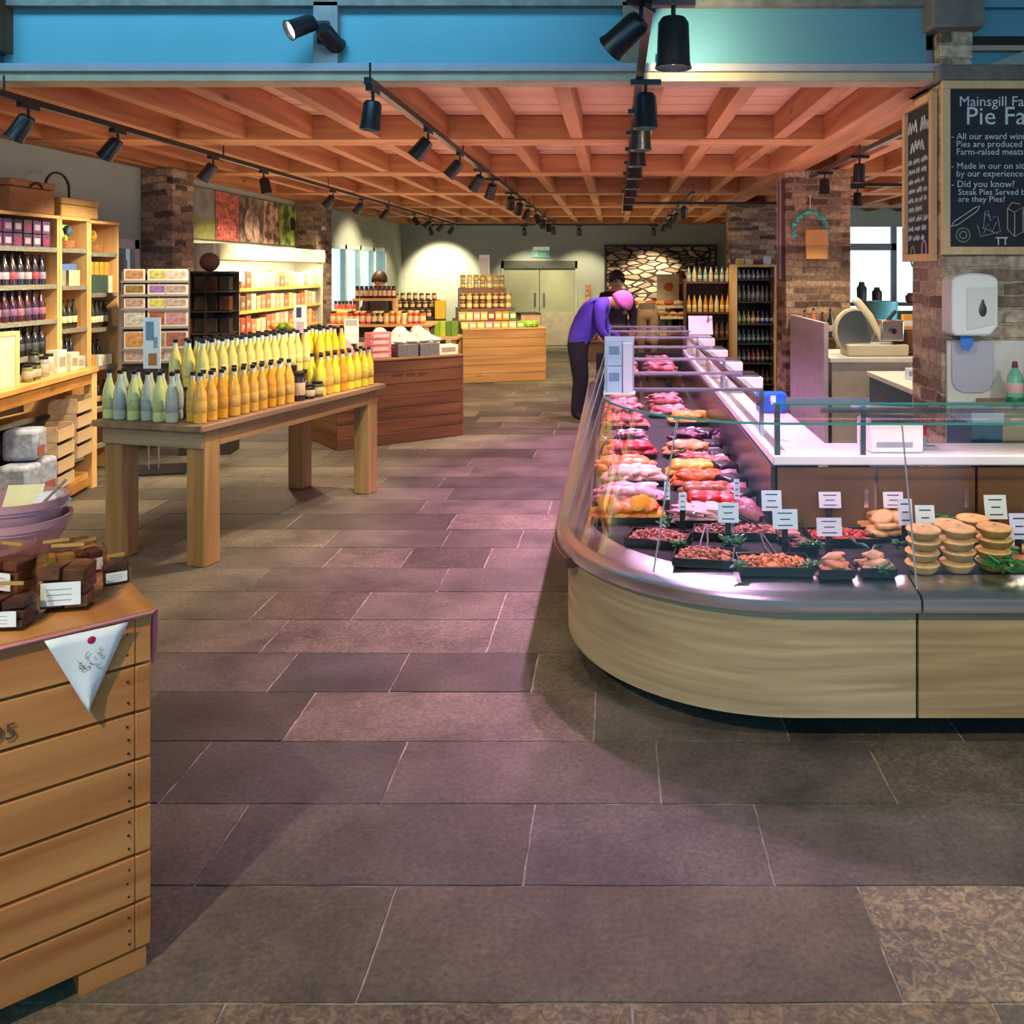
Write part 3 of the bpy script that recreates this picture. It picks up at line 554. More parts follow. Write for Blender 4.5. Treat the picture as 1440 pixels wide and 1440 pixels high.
for x in (.62+.1, 1.10, 1.9, 2.7): MB().bx(x-.012,x+.012,3.90+.04,3.96,.93,gz1+.004,M_steel).build('post', ct)
MB().bx(.76,1.13,3.945,3.965,gz1+.0,gz1+.028,M_bar).build('rear_rail', ct)
# lamp strips of the case: assumed pink display tubes under the shelf at the staff side
b = MB(); b.bx(.655,.685,4.1,YE-.1,gz1-.03,gz1-.009,M_steel); b.build('lamp_strip', ct)
for y, L_ in ((5.2,1.9),(7.6,2.4)):
    l = bpy.data.lights.new('case_tube','AREA'); l.shape='RECTANGLE'; l.size=.02; l.size_y=L_; l.energy=2.4; l.color=(1,.62,.85)
    o = bpy.data.objects.new('case_tube', l); C.objects.link(o); o.location=(.66,y,gz1-.04); o.rotation_euler=(0,R(25),0)
b = MB(); b.bx(.9,XE,3.89,3.92,gz1-.03,gz1-.009,M_steel); b.build('lamp_strip', ct)
for x, col in ((1.15,(1,.62,.75)),(2.2,(1,.78,.5))):
    l = bpy.data.lights.new('case_tube','AREA'); l.shape='RECTANGLE'; l.size=.95; l.size_y=.02; l.energy=2.6; l.color=col
    o = bpy.data.objects.new('case_tube', l); C.objects.link(o); o.location=(x,3.88,gz1-.04); o.rotation_euler=(R(-25),0,0)
# ---------------------------------------------------------------- food
PROTO = {}
def proto(kind, col):
    k = (kind, col)
    if k in PROTO: return PROTO[k]
    m = mat('food_'+kind+'_'+col.strip('#'), col, .42, var=.28, scale=26 if kind != 'sausage' else 40, bump=.5, coat=.2); b = MB(); rnd = random.Random(len(PROTO))
    if kind == 'sausage':
        pts = bez((-.045,0,0),(0,.018,0),(.045,0,0),8); b.tube([(-.052,0,0)]+pts+[(.052,0,0)], [.003,.008]+[.0108]*7+[.008,.003], m, 8)
    elif kind == 'fillet': b.blob((0,0,0),(.052,.032,.02), m, nz=.22, u=12, v=7, rnd=rnd)
    elif kind == 'chop': b.blob((0,0,0),(.062,.04,.014), m, nz=.3, u=14, v=6, rnd=rnd); b.blob((.03,.012,.002),(.034,.012,.0145), mat('meat_fat',(.85,.68,.62),.4,var=.1,scale=30), (0,0,30), nz=.1, rnd=rnd)
    elif kind == 'burger': b.lathe([(.0,0),(.044,0),(.05,.006),(.05,.016),(.044,.022),(.002,.023)], m, seg=16)
    elif kind == 'joint': b.blob((0,0,0),(.075,.055,.045), m, nz=.2, u=14, v=9, rnd=rnd)
    elif kind == 'roll': b.blob((0,0,0),(.05,.024,.02), m, nz=.05, u=12, v=8, rnd=rnd)
    elif kind == 'leaf':
        for i in range(16):
            a = rnd.random()*6.28; r = rnd.random()*.035; b.blob((r*math.cos(a), r*math.sin(a), rnd.random()*.02), (.02,.009,.004), m, (rnd.random()*60-30, rnd.random()*80-40, math.degrees(a)), .2, 6, 3, rnd)
    o = b.build(kind, smooth=60); d = o.data; bpy.data.objects.remove(o); PROTO[k] = d; return d
NAMES = {'sausage':('sausage','sausage'),'fillet':('chicken_fillet','meat'),'chop':('meat_chop','meat'),'burger':('burger_patty','meat'),'joint':('meat_joint','meat'),'roll':('stuffed_meat_roll','meat'),'leaf':('salad_garnish','garnish')}
def item(kind, col, loc, rot, label, group=None, sc=1., name=None, cat=None):
    n, c = NAMES[kind]; o = bpy.data.objects.new(name or n, proto(kind, col)); C.objects.link(o); o.location = loc; o.rotation_euler = [R(a) for a in rot]; o.scale = (sc,)*3
    return tag(o, label, cat or c, group)
M_trayb = mat('black_tray', (.012,.012,.016), .3, var=0); M_trays = mat('steel_tray', (.45,.45,.48), .3, .8, var=0)
def tray(x, y, wx, wy, z, label, m=None, h=.035, rz=0):
    m = m or M_trayb; b = MB(); a, c = wx/2, wy/2
    b.bx(-a,a,-c,c,0,.005,m); b.bx(-a-.004,a+.004,-c-.004,-c+.003,.005,h,m); b.bx(-a-.004,a+.004,c-.003,c+.004,.005,h,m); b.bx(-a-.004,-a+.003,-c+.003,c-.003,.005,h,m); b.bx(a-.003,a+.004,-c+.003,c-.003,.005,h,m)
    o = b.build('food_tray', loc=(x,y,z), rz=rz, bevel=.0015); return tag(o, label, 'tray')
frnd = random.Random(21)
def fill(kind, cols, x, y, wx, wy, z, label, group, nx, ny, layers=1, sc=1., rz=0, jit=8, base=0, dz=.026):
    cs, sn = math.cos(rz), math.sin(rz)
    for L_ in range(layers):
        sh = .5*L_/max(1, layers)
        for i in range(nx-(L_ > 0)):
            for j in range(ny-(L_ > 1)):
                u = ((i+.5+.5*(L_ > 0))/nx-.5)*wx*.9; v = ((j+.5+.5*(L_ > 1))/ny-.5)*wy*.86
                u += frnd.uniform(-.004,.004); v += frnd.uniform(-.004,.004)
                item(kind, frnd.choice(cols), (x+u*cs-v*sn, y+u*sn+v*cs, z+.006+.016*sc+L_*dz*sc), (frnd.uniform(-jit,jit), frnd.uniform(-jit,jit), base+math.degrees(rz)+frnd.uniform(-jit,jit)*1.5), label, group, sc)
ZD = .602
def at(px, py, z=.64): return G(px, py, z)
# front trays next to the curved glass
front = [((928,750),.24,.13,'sausage',['#9a5048','#ac6458','#8e4840'],10,1,3,'fat pink pork sausage in the leftmost front tray by the curved glass','black tray of pink sausages nearest the curved glass corner',14,90),
 ((993,776),.21,.13,'sausage',['#b0604a','#985040','#bc6e54'],9,1,3,'herb sausage in second front tray from the curved corner','black tray of herb sausages, second along the curved glass',10,90),
 ((1087,781),.245,.13,'sausage',['#c4683e','#cc7a48','#b05c38'],11,1,3,'orange sausage in the wide front tray at centre','wide black tray of orange sausages at the centre of counter front',2,90),
 ((1002,742),.2,.11,'sausage',['#7e4438','#925044'],8,1,2,'dark sausage in the narrow tray behind the herb sausages','narrow black tray of dark sausages behind herb sausages',8,90),
 ((1068,742),.23,.13,'chop',['#a44a44','#b85f55'],3,2,2,'red steak slice with white fat behind the orange sausages','black tray of red steak slices behind the orange sausages',4,0),
 ((1182,746),.25,.13,'fillet',['#b8322a','#a83c2e','#c04a30'],4,2,2,'red marinated chicken piece in tray under two white cards','black tray of red marinated chicken behind the drumsticks',0,0)]
def heap(x, y, wx, wy, rz, cols, label, n=150, dome=.03):
    rn = random.Random(int(x*900+y*77)); b = MB(); ms = [mat('diced_'+c.strip('#'), c, .4, var=.25, scale=50, bump=.3, coat=.25) for c in cols]
    for i in range(n):
        u, v = rn.uniform(-.5,.5), rn.uniform(-.5,.5); hgt = .014+dome*max(0, 1-(2*u)**2)*max(0, 1-(2*v)**2)
        b.blob((u*wx*.93, v*wy*.9, hgt*rn.uniform(.75,1.05)), (rn.uniform(.010,.017), rn.uniform(.006,.010), rn.uniform(.005,.008)), rn.choice(ms), (rn.uniform(-30,30), rn.uniform(-30,30), rn.uniform(0,180)), .25, 7, 4, rn)
    b.lathe([(.001,.0),(min(wx,wy)*.46,.001),(min(wx,wy)*.4,.012+dome*.45),(.001,.012+dome*.7)], ms[0], seg=14)
    return tag(b.build('diced_meat', loc=(x,y,ZD+.006), rz=rz, smooth=60), label, 'meat', kind='stuff')
def tongs(x, y, rz, label):
    t = thing('serving_tongs', label, 'tongs', (x,y,ZD+.045), rz)
    for s_ in (-1,1): MB().tube([(-.03,s_*.012,0),(.05,s_*.014,.012),(.14,s_*.003,.045)],[.006,.0055,.005],M_black,6).build('arm', t)
HEAPS = {0:['#a85a50','#b86c60','#8e4840'],1:['#b0604e','#c47a62','#8a5040'],2:['#d07848','#d88a54','#c0603c'],3:['#8e5044','#a8665a','#6e3c34'],4:['#a85850','#c07468','#8a4440'],5:['#b8382c','#9a2c22','#cc5038']}
TRAYS = {0:(926,750,.25,.16),1:(990,776,.23,.16),2:(1088,786,.27,.17),3:(1004,742,.17,.12),4:(1064,742,.21,.13),5:(1182,748,.27,.17)}
for k_, (pp, wx, wy, kind, cols, nx, ny, ly, lab, tlab, rz, base) in enumerate(front):
    px_, py_, wx, wy = TRAYS[k_]; x, y = at(px_, py_)
    word = ['pinkish-brown','herb-flecked brown','bright orange','dark brown','dull red','deep red'][k_]
    tray(x, y, wx, wy, ZD, 'black tray of %s diced meat %s' % (word, ['nearest the curved glass corner','second along the curved glass','wide, at centre of the counter front','behind the herb-flecked one','behind the orange one','under two lilac cards'][k_]), rz=-R(rz))
    heap(x, y, wx, wy, -R(rz), HEAPS[k_], word+' diced marinated meat heaped in a black tray', 170 if wx > .2 else 110)
    if k_ in (1,2,4): tongs(x, y+.02, R(60+20*k_), 'black serving tongs stuck in the %s diced meat' % word)
    continue
    x, y = at(*pp); wx *= 1.1; wy *= 1.16; tray(x, y, wx, wy, ZD, tlab, rz=-R(rz)); fill(kind, cols, x, y, wx, wy, ZD, lab, lab+'s', nx, ny, ly, 1.22, -R(rz), 6, base)
for i, (px, py, lab, tl, col) in enumerate(((1172,792,'raw peach-pink chicken piece in left of two small front trays','small black tray of raw chicken beside the orange sausages','#d98f78'),(1230,790,'pale minced patty in right of two small front trays','small black tray of minced patties below the burger pile','#d59a7e'))):
    x, y = at(px, py); tray(x, y, .125, .13, ZD, tl); fill('fillet', [col, '#cf8268'], x, y, .115, .12, ZD, lab, lab+'s', 2, 2, 3, .85, 0, 15)
for (pp_, lb_, gl_, cc_) in (((1128,762),'dark marinated strip in the small tray between the sausages and red chicken','small black tray between orange sausages and red chicken',['#6e2c22','#8a3a28']),((1110,748),'pale pink cutlet behind the orange sausages','small black tray behind the orange sausages',['#c08078','#b06e66'])):
    x, y = at(*pp_); tray(x, y, .10, .11, ZD, gl_); fill('fillet', cc_, x, y, .1, .1, ZD, lb_, lb_+'s', 2, 2, 2, .7, 0, 12)
x, y = at(1250, 738); tray(x, y, .22, .24, ZD, 'dark tray of breaded patties beside the pie stacks', M_trayb, .02)
fill('burger', ['#d79a62','#cf8f58','#dba56e'], x, y, .24, .26, ZD, 'orange breaded patty in the pile left of the pies', 'breaded patties left of the pies', 3, 3, 3, .95, 0, 16)
# aisle leg rows, (pixel centre, width m, colours, kind, grid)
rows = [((873,612),.20,['#4a1f38','#5a2440'],'chop','dark red meat slice in front half of aisle case','dark beef'),
 ((885,628),.27,['#b0283c','#c23a44'],'fillet','bright red meat strip in the fourth aisle tray','bright red meat'),
 ((880,650),.27,['#d9764a','#e08a58'],'fillet','orange marinated fillet in the left column of aisle case','orange fillets'),
 ((890,664),.27,['#e0b3a8','#d9a79e'],'fillet','pale pink chicken fillet before the orange ones','pale chicken'),
 ((884,690),.29,['#d890a4','#e2a4b4'],'fillet','large pink chicken breast in left column by side glass','pink chicken breasts'),
 ((880,714),.27,['#e8932e','#dd6f2c','#e0551f'],'fillet','bright orange glazed chicken piece by the side glass','glazed orange chicken'),
 ((976,610),.24,['#5c2f4c','#6a3c58'],'chop','purple-brown joint slice in the middle column','purple slices'),
 ((966,628),.22,['#c98a5a','#c0724a'],'fillet','tan breaded piece in the middle column','breaded pieces'),
 ((986,645),.22,['#8e3a3c','#7c3034'],'chop','dark pink lamb chop in the middle column','lamb chops'),
 ((975,656),.25,['#e0a23c','#d9963a'],'fillet','yellow marinated chicken piece in middle column','yellow chicken'),
 ((985,670),.24,['#dd6428','#d0521f'],'fillet','deep orange skewer piece in the middle column','orange skewers'),
 ((995,688),.23,['#8a4a34','#9a5a40'],'roll','brown glazed roll in the middle column','brown rolls'),
 ((1003,702),.23,['#a81c1c','#b83028'],'fillet','deep red marinated cube behind the pink rashers','red cubes'),
 ((990,718),.22,['#dca0ac','#e0aab0'],'chop','pale pink pork rasher in front of red cubes','pork rashers'),
 ((880,590),.26,['#b05058','#c86a62'],'fillet','salmon-red packed piece far down aisle case','salmon-red pieces'),
 ((968,585),.24,['#c8a24a','#b88a3c'],'fillet','mustard yellow piece far down the aisle case','mustard pieces'),
 ((1030,610),.14,['#57303e','#6a3a48'],'joint','dark tied joint at the back edge of aisle case','tied joints')]
for k, (pp, wx, cols, kind, lab, gname) in enumerate(rows):
    x, y = at(*pp, .655); wx = min(.33, wx*1.2); x = max(x, .06) if pp[0] < 900 else x; dy = .17 if pp[1] > 600 else .26; dy = min(.26, max(.13, dy*(y/4.4)))
    tray(x, y, wx, dy, ZD, 'black tray holding '+gname+' inside the aisle case', h=.03)
    ny = 2; fill(kind, cols, x, y, wx, dy, ZD, lab, gname+' in the case', 4 if wx > .2 else 2, ny, 2, 1.3, 0, 12)
# further trays towards the far end, seen small under the shelf bars
for x0_, x1_ in ((-.10,.22),(.27,.60)): MB().bx(x0_,x1_,7.95,9.25,.601,.80,M_deck).build('raised_step', ct)
for k in range(7):
    y = 7.0+k*.34; ZF = ZD if y < 7.9 else .802
    for j, (xx, cs) in enumerate(((.06,['#b85a68','#c86a78','#a83c50']),(.42,['#d08a98','#8e3648','#c0606c']))):
        tray(xx, y, .28, .2, ZF, 'black meat tray %s, %s from the far end of the aisle case' % (['by the side glass','by the case back'][j], ['seventh','sixth','fifth','fourth','third','second','first'][k]))
        fill('chop' if (k+j) % 2 else 'fillet', cs, xx, y, .27, .19, ZF, 'pink meat piece near the far end of aisle case', 'pink meat at the far end', 3, 2, 2, 1.3, 0, 10)
# joints and bags along the black case back
for i, (px, py, c) in enumerate([(1046,650,'#8c5a66'),(1052,668,'#a8647a'),(1060,690,'#c06c88'),(1072,712,'#b85a78'),(1100,722,'#7a3a48')]):
    x, y = at(px, py, .66); x = min(x, .60); item('joint', c, (x, y, .655), (0,0,40*i), ['small wrapped joint','mauve rolled joint','pink rolled joint','bright pink gammon joint','dark red rolled joint'][i]+' against the black case back', sc=.8 if i < 2 else 1)
for i, (px, py) in enumerate([(932,742),(1020,765),(1150,772),(1135,772),(1262,770),(1040,768),(955,770),(1140,800),(1040,800),(1125,735),(1150,730),(1015,640),(962,640),(1012,672),(940,735),(1038,762),(1244,806)]):
    x, y = at(px, py, .625); item('leaf', '#2f5a34', (x, y, .628), (0,0,37*i), 'sprig of green garnish between food trays', 'green garnish between food trays', 1.1)
# orange cut half fruits among the chicken
for i, (px, py) in enumerate([(853,714),(896,714),(905,712)]):
    x, y = at(px, py, .68)
    o = MB().lathe([(.002,-.03),(.02,-.026),(.033,-.012),(.036,0),(.033,.002),(.002,.003)], mat('orange_peel','#f09a24',.5,var=.15,scale=30), seg=14, rot=(65,0,10*i)).build('orange_half', loc=(x,y,.70)); tag(o, 'cut orange half on glazed chicken beside the side glass', 'fruit', 'cut orange halves on chicken')
# ---------------------------------------------------------------- pies and deli food, right end
M_crust = mat('pie_crust', '#d9a866', .6, var=.25, scale=30, bump=.4); M_crustd = mat('pie_side', '#8a6c36', .6, var=.3, scale=24, bump=.4)
def pie_proto():
    t = thing('pork_pie', 'golden pastry pie', 'pie')
    MB().lathe([(.0,0),(.042,0),(.05,.012),(.054,.030),(.050,.032)], M_crustd, seg=20).build('pie_case', t)
    b = MB(); b.lathe([(.04,.028),(.054,.030),(.058,.035),(.055,.041),(.046,.040),(.03,.046),(.004,.048)], M_crust, seg=20); l = b.build('pie_lid', t)
    MB().cyl(.004,.0472,.0488,M_deck,seg=8).build('steam_hole', l)
    return t
pp0 = pie_proto(); first = True
for s, (px, py, n, lab) in enumerate([(1297,803,4,'pie in the stack hard against the glass joint'),(1348,802,4,'pie in the middle front stack of four'),(1398,800,4,'pie in the right front stack'),(1332,776,3,'pie in the stack standing behind the front pies'),(1368,768,3,'pie in the rear stack beside the green parsley'),(1405,768,1,'single pie lying in front of a white card')]):
    x, y = at(px, py, ZD)
    for i in range(n):
        lb = 'golden '+lab if n > 1 else 'golden '+lab
        if first: o = pp0; first = False; o.location = (x, y, ZD+.002); o['label'] = lb
        else: o = dup(pp0, (x+frnd.uniform(-.006,.006), y+frnd.uniform(-.006,.006), ZD+.002+i*.0425), frnd.random()*6, lb)
        o.scale = (1.13,1.13,.86)
        if n > 1: o['group'] = 'stack: '+lab
        elif 'group' in o: del o['group']
M_parch = mat('dark_slate_platter', (.05,.05,.055), .4)
b = MB(); b.bx(-.5,.5,-.13,.13,0,.008,M_parch); tag(b.build('slate_platter', loc=(2.05,3.66,ZD-.0)), 'long dark slate platter at the right end of front case', 'platter')
for i, (px, py, k, c, lab, s) in enumerate([(1362,722,'roll','#d9913f','golden pastry roll in the back row',1.3),(1395,722,'roll','#e09a48','golden pastry roll right of the first one',1.3),(1420,724,'roll','#cf8838','golden pastry roll under the white card',1.3),(1376,735,'roll','#c97c34','golden pastry roll lying in front of the back row',1.2),(1436,748,'burger','#c58c58','breaded cake at the right edge of the picture',1),(1425,765,'burger','#d69a60','breaded cake in front of the purple card',1),(1436,782,'burger','#cb7f55','pink-brown cake at right edge near the glass',1),(1400,752,'burger','#d3a168','breaded cake behind the parsley',1)]):
    x, y = at(px, py, .64); item(k, c, (x, y, ZD+(.028 if k=='roll' else .012)), (0,0,20+25*i), lab, sc=s, name='pastry_roll' if k == 'roll' else 'breaded_cake', cat='pastry' if k == 'roll' else 'food')
for i, (px, py) in enumerate([(1412,788),(1400,795),(1420,800),(1325,730),(1337,738),(1395,775),(1430,805),(1310,735),(1412,775)]):
    x, y = at(px, py, .635); item('leaf', '#2a6a2c', (x, y, .64), (0,0,50*i), 'bunch of bright green curly parsley among the pies', 'parsley among the pies', 1.5, 'parsley_bunch')
for i, (px, py) in enumerate([(1235,775),(1246,788),(1255,796),(1205,765),(1220,772)]):
    x, y = at(px, py, .63)
    tag(MB().tube(bez((-.03,0,0),(0,.02,.02),(.05,.03,.0),6),[.003,.006,.008,.008,.007,.005,.002],mat('dark_green_leaf','#2c4f3a',.45),5).build('leek_leaf', loc=(x,y,.635), rz=.5+.3*i), 'dark green leaf strip between the patties and small trays', 'garnish', 'dark green leaf strips by the patties')
# ---------------------------------------------------------------- price cards
def price_card(px, py, wpx, hpx, label, z=None, Y=None, m=None, stand=True, rz=0, lines=3):
    if Y is None: x, Y = G(px, py, .74); z = .74
    else: x, z = P(px, py, Y)
    wd, ht = wpx*Y/FP, hpx*Y/FP
    t = thing('price_card', label, 'sign', (x, Y, z-ht/2), rz)
    cd = MB().rb((0,0,ht/2),(wd,.003,ht), m or M_paper, (-12,0,0)).build('card', t)
    b = MB(); n = lines
    for i in range(n):
        wl = wd*(.6 if i != n//2 else .42); b.rb((0,-.0022+(i-(n-1)/2)*.001*0,0),(wl,.0008,ht*.055), M_ink)
        k = len(b.v)-8
        for q in range(k, len(b.v)):
            v = b.v[q]; zz = ht*(.80-.6*i/max(1,n-1)); b.v[q] = (v[0], v[1]-.0005+(ht/2-zz)*-.2126, v[2]+zz)
    b.build('printed_lines', cd)
    bz = ZD-(z-ht/2)
    if stand: MB().bx(-.012,.012,.002,.012,max(bz,-.14),.01,M_black).bx(-.02,.02,-.012,.02,max(bz,-.14),max(bz,-.14)+.006,M_black).build('stand', t)
    return t
M_bluec = mat('pale_blue_card', (.62,.72,.88), .6, var=.02); M_lil = mat('pale_lilac_card', (.75,.66,.84), .6, var=.02)
for (px,py,wp,hp,lab,m) in [(1085,704,28,28,'pale blue price card above the pink joints',M_bluec),(1104,730,35,27,'white-blue price card overlapping lower right of another',M_bluec),(1024,721,29,27,'pale blue card behind the herb sausages',M_bluec),(960,705,11,24,'narrow turned card between the two case columns',M_bluec),(938,690,8,25,'thin turned card beside the left column trays',M_bluec),(1036,688,8,28,'thin turned card by the middle column end',M_bluec),
   (1167,703,31,22,'lilac card against the brown case doors',M_lil),(1166,741,35,25,'lilac card standing in the red chicken tray',M_lil),(1256,703,28,22,'lilac card behind the glass joint',M_lil),(1273,720,20,36,'upright lilac card at the glass joint, rear',M_lil),(1301,728,27,34,'upright white card right of the glass joint',M_paper),(1400,713,31,33,'bright white card over the golden rolls',M_paper),(1433,740,26,35,'lilac card at the right edge of the picture',M_lil),(1364,690,24,27,'brown-grey card against the case doors',mat('brown_card','#8b7566',.6))]:
    price_card(px, py, wp, hp, lab, m=m)
# ---------------------------------------------------------------- things on the worktop
for i, (px, py) in enumerate([(1018,626),(1026,640),(1036,657),(1046,676),(1056,697),(1010,610)]):
    x, y = G(px, py, .66); t = thing('dark_pouch', 'glossy black vacuum pouch, %s in the row along the case back' % ['second','third','fourth','fifth','last and nearest','first and furthest'][i], 'packet', (min(x+.03,.6),y,ZD), .2*i); MB().rb((0,0,.045),(.13,.14,.085),mat('black_film','#1c1a22',.25,var=.3,scale=20),(0,0,0)).build('pouch', t, bevel=.02); MB().bx(-.04,.04,-.072,-.0705,.02,.06,M_lil).build('pouch_label', t)
t = thing('weighing_scale', 'white boxy weighing scale on the worktop behind the front glass', 'scale', (1.27,4.075,.932))
MB().bx(-.13,.11,-.10,.12,0,.13,M_white).build('body', t, bevel=.008); MB().bx(-.12,.10,-.085,.105,.135,.145,M_steel).build('pan', t); MB().bx(-.10,.06,-.104,-.10,.03,.05,M_grey).build('display', t)
t = thing('film_roll', 'rolled clear wrapping film lying on top of the scale', 'wrapping film', (1.24,4.12,1.10)); MB().cyl(.022,-.14,.14,mat('film','#b9b3c4',.2,var=.2,scale=30),seg=12,rot=(0,90,-18)).build('film', t); MB().cyl(.008,-.15,.15,mat('card_core','#8a6a4a',.7),seg=8,rot=(0,90,-18)).build('core', t)
t = thing('marker_pen', 'red marker standing in a grey holder beside the scale', 'pen', (1.42,4.08,.932)); MB().bx(-.03,.05,-.02,.02,0,.012,M_grey).build('base', t); MB().cyl(.011,.012,.06,M_grey).build('holder', t); MB().cyl(.010,.05,.135,mat('red_plastic','#c2323f',.4)).build('barrel', t)
t = thing('plastic_crate', 'bright blue plastic box on the white worktop beside the aisle case', 'box', (.90,5.15,.932)); MB().bx(-.075,.085,-.06,.06,0,.11,mat('blue_plastic','#1464d8',.35)).build('body', t, bevel=.006); MB().bx(-.01,.02,-.062,-.06,.05,.10,M_paper).build('label_patch', t)
for i, (y, x, h) in enumerate([(6.1,.86,.10),(6.9,.84,.12),(7.8,.84,.13),(8.7,.83,.16)]):
    t = thing('counter_scale', 'low white scale unit %s on the aisle worktop' % ['nearest the blue box','second from the blue box','third from the blue box','furthest from the blue box'][i], 'scale', (x,y,.932))
    MB().bx(-.12,.13,-.16,.16,0,h,M_white).build('body', t, bevel=.008); MB().bx(-.1,.11,-.14,.14,h+.003,h+.012,M_steel).build('pan', t)
t = thing('slanted_lid', 'tilted white lid panel rising from far end of the worktop', 'lid', (.86,8.95,1.095)); MB().rb((0,0,.10),(.24,.02,.20),M_white,(-25,0,0)).build('panel', t); MB().tube([(.05,.02,-.03),(.08,.0,.2)],.008,M_steel).build('stay', t)
t = thing('leaflet_stand', 'clear upright stand of pale leaflets on the counter top glass', 'leaflet holder', (.02,4.22,gz1+.009))
MB().bx(-.075,.075,-.035,.035,0,.008,M_white).build('base', t); MB().bx(-.07,.07,.02,.026,.008,.27,mat('frosted_holder','#c5cbe0',.2)).build('backplate', t)
for i in range(2):
    l = MB().bx(-.058+.0*i,.012,.004-.012*i,.010-.012*i,.008+.125*(1-i),.13+.125*(1-i),mat('pale_blue_leaflet','#b9c8ee',.5)).build('leaflet', t); MB().bx(-.05,.0,.002-.012*i,.004-.012*i,.06+.125*(1-i),.10+.125*(1-i),mat('grey_blue_print','#7f8fb6',.5)).build('printed_panel', l)
MB().bx(.018,.062,-.005,.01,.008,.24,M_lil).build('side_pocket', t)
# ================================================================== service area behind the counter
t = thing('partition_panel', 'tall lilac-white partition panel running forward from the brick pillar', 'partition', (1.80,8.3,0)); MB().bx(-.02,.02,-.72,.74,0,1.30,mat('off_white_panel','#b9abb8',.5)).build('panel', t, bevel=.004)
t = thing('rear_bench', 'white service bench carrying the slicer behind the partition', 'counter', (2.5,7.95,0))
MB().bx(-.66,1.2,-.35,.5,.96,1.0,M_white).build('bench_top', t, bevel=.004); MB().bx(-.64,1.18,-.33,.48,.08,.96,mat('beige_panel','#b5aca0',.5)).build('cabinet_body', t); MB().bx(-.62,1.15,-.30,.45,0,.08,M_black).build('plinth', t)
t = thing('side_bench', 'blue-grey sided bench with white top running toward the chalkboards', 'counter', (2.12,5.3,0))
MB().bx(0,.9,.02,2.2,.86,.90,M_white).build('bench_top', t, bevel=.004); MB().bx(.02,.88,.04,2.18,.06,.86,mat('slate_blue_panel','#4f6a82',.45)).build('cabinet_body', t)
for y in (.9,1.6): MB().cyl(.018,0,.02,M_black,(.02,y,.72),10,(0,-90,0)).build('knob', t)
t = thing('soap_box', 'small pale blue packet standing on the side bench', 'box', (2.30,6.9,.90)); MB().bx(-.04,.04,-.03,.03,0,.09,M_bluec).build('packet', t); MB().bx(-.03,.03,-.031,-.03,.03,.07,mat('grey_blue_print','#7f8fb6')).build('printed_panel', t)
# slicer
M_ivory = mat('ivory_enamel', '#cfc9ae', .3, var=.03)
t = thing('meat_slicer', 'ivory and steel meat slicing machine on the rear bench', 'slicer', (2.16,7.85,1.001)); t.scale = (1.25,1.1,1.3)
MB().rb((.10,0,.04),(.42,.26,.08),M_ivory).build('base', t, bevel=.01)
b = MB(); b.cyl(.15,-.02,.02,M_ivory,(-.05,-.03,.17),28,(90,0,12)); b.build('blade_guard', t)
b = MB(); b.cyl(.135,-.004,.004,M_steel,(-.045,-.056,.17),28,(90,0,12)); b.build('blade', t)
MB().tube([(-.02,-.02,.36),(.06,-.05,.26),(.14,-.08,.10)],[.03,.028,.02],M_ivory,10).build('carriage_arm', t); MB().rb((.20,-.04,.17),(.16,.16,.14),M_steel).build('motor_housing', t, bevel=.01)
MB().blob((-.03,-.02,.37),(.03,.03,.025),M_white,nz=0).build('knob', t); MB().tube([(.14,.02,.16),(.26,.02,.30)],.014,M_black).build('handle', t); MB().cyl(.02,0,.03,M_black,(.20,-.125,.17),12,(90,0,0)).build('control_knob', t)
t = thing('wooden_bread_bin', 'dark brown wicker tub behind the slicer', 'basket', (2.60,7.9,1.0)); MB().lathe([(.10,0),(.13,.02),(.14,.20),(.13,.22),(.12,.21),(.09,.03)],mat('dark_wicker','#5b3c26',.8,var=.4,scale=40,bump=.6),seg=18).build('tub', t)
t = thing('paper_cup_stack', 'orange and white carton on top of the wicker tub', 'carton', (2.60,7.9,1.225)); MB().bx(-.045,.045,-.04,.04,0,.13,mat('orange_carton','#dda23e',.5)).build('carton', t); MB().bx(-.045,.045,-.042,-.04,.03,.08,M_paper).build('carton_band', t)
# far side-room things before the bright window
t = thing('display_ledge', 'dark ledge shelf crossing the bright side window', 'shelf', (4.6,14.6,0)); MB().bx(-.9,1.0,-.2,.2,1.17,1.22,mat('dark_oak_plain','#55402f',.6)).build('shelf_board', t)
for x in (-.85,.95): MB().bx(x-.03,x+.03,-.18,.18,0,1.17,MC['dark_oak_plain']).build('leg', t)
for i, (x, h, c) in enumerate([(.5,.20,'#5f6f78'),(.72,.12,'#7d8a8a'),(.25,.16,'#8a5a44'),(-.55,.34,'#3b4a52'),(-.3,.25,'#4d3a35')]):
    tag(MB().lathe([(.05,0),(.08,.02),(.085,h*.7),(.05,h*.85),(.045,h)],mat('jar_'+c.strip('#'),c,.4),seg=12).build('ledge_jar', loc=(4.6+x,14.6,1.22)), ['blue-grey jar on the ledge right of the window bar','low grey-green jar on the ledge, rightmost','brown jar on the ledge under window frame','tall dark jar on the ledge left in the window','squat dark jar second from left on ledge'][i], 'jar')
t = thing('cyan_bucket', 'pale cyan plastic tub below the side window', 'tub', (3.72,12.4,.9)); MB().lathe([(.14,0),(.19,.02),(.22,.42),(.20,.42),(.17,.04)],mat('cyan_plastic','#6fc3d6',.35),seg=18).build('tub_body', t); MB().bx(-.3,.3,-.3,.3,-.9,0,mat('grey_stand','#6b6f74')).build('stand', t)
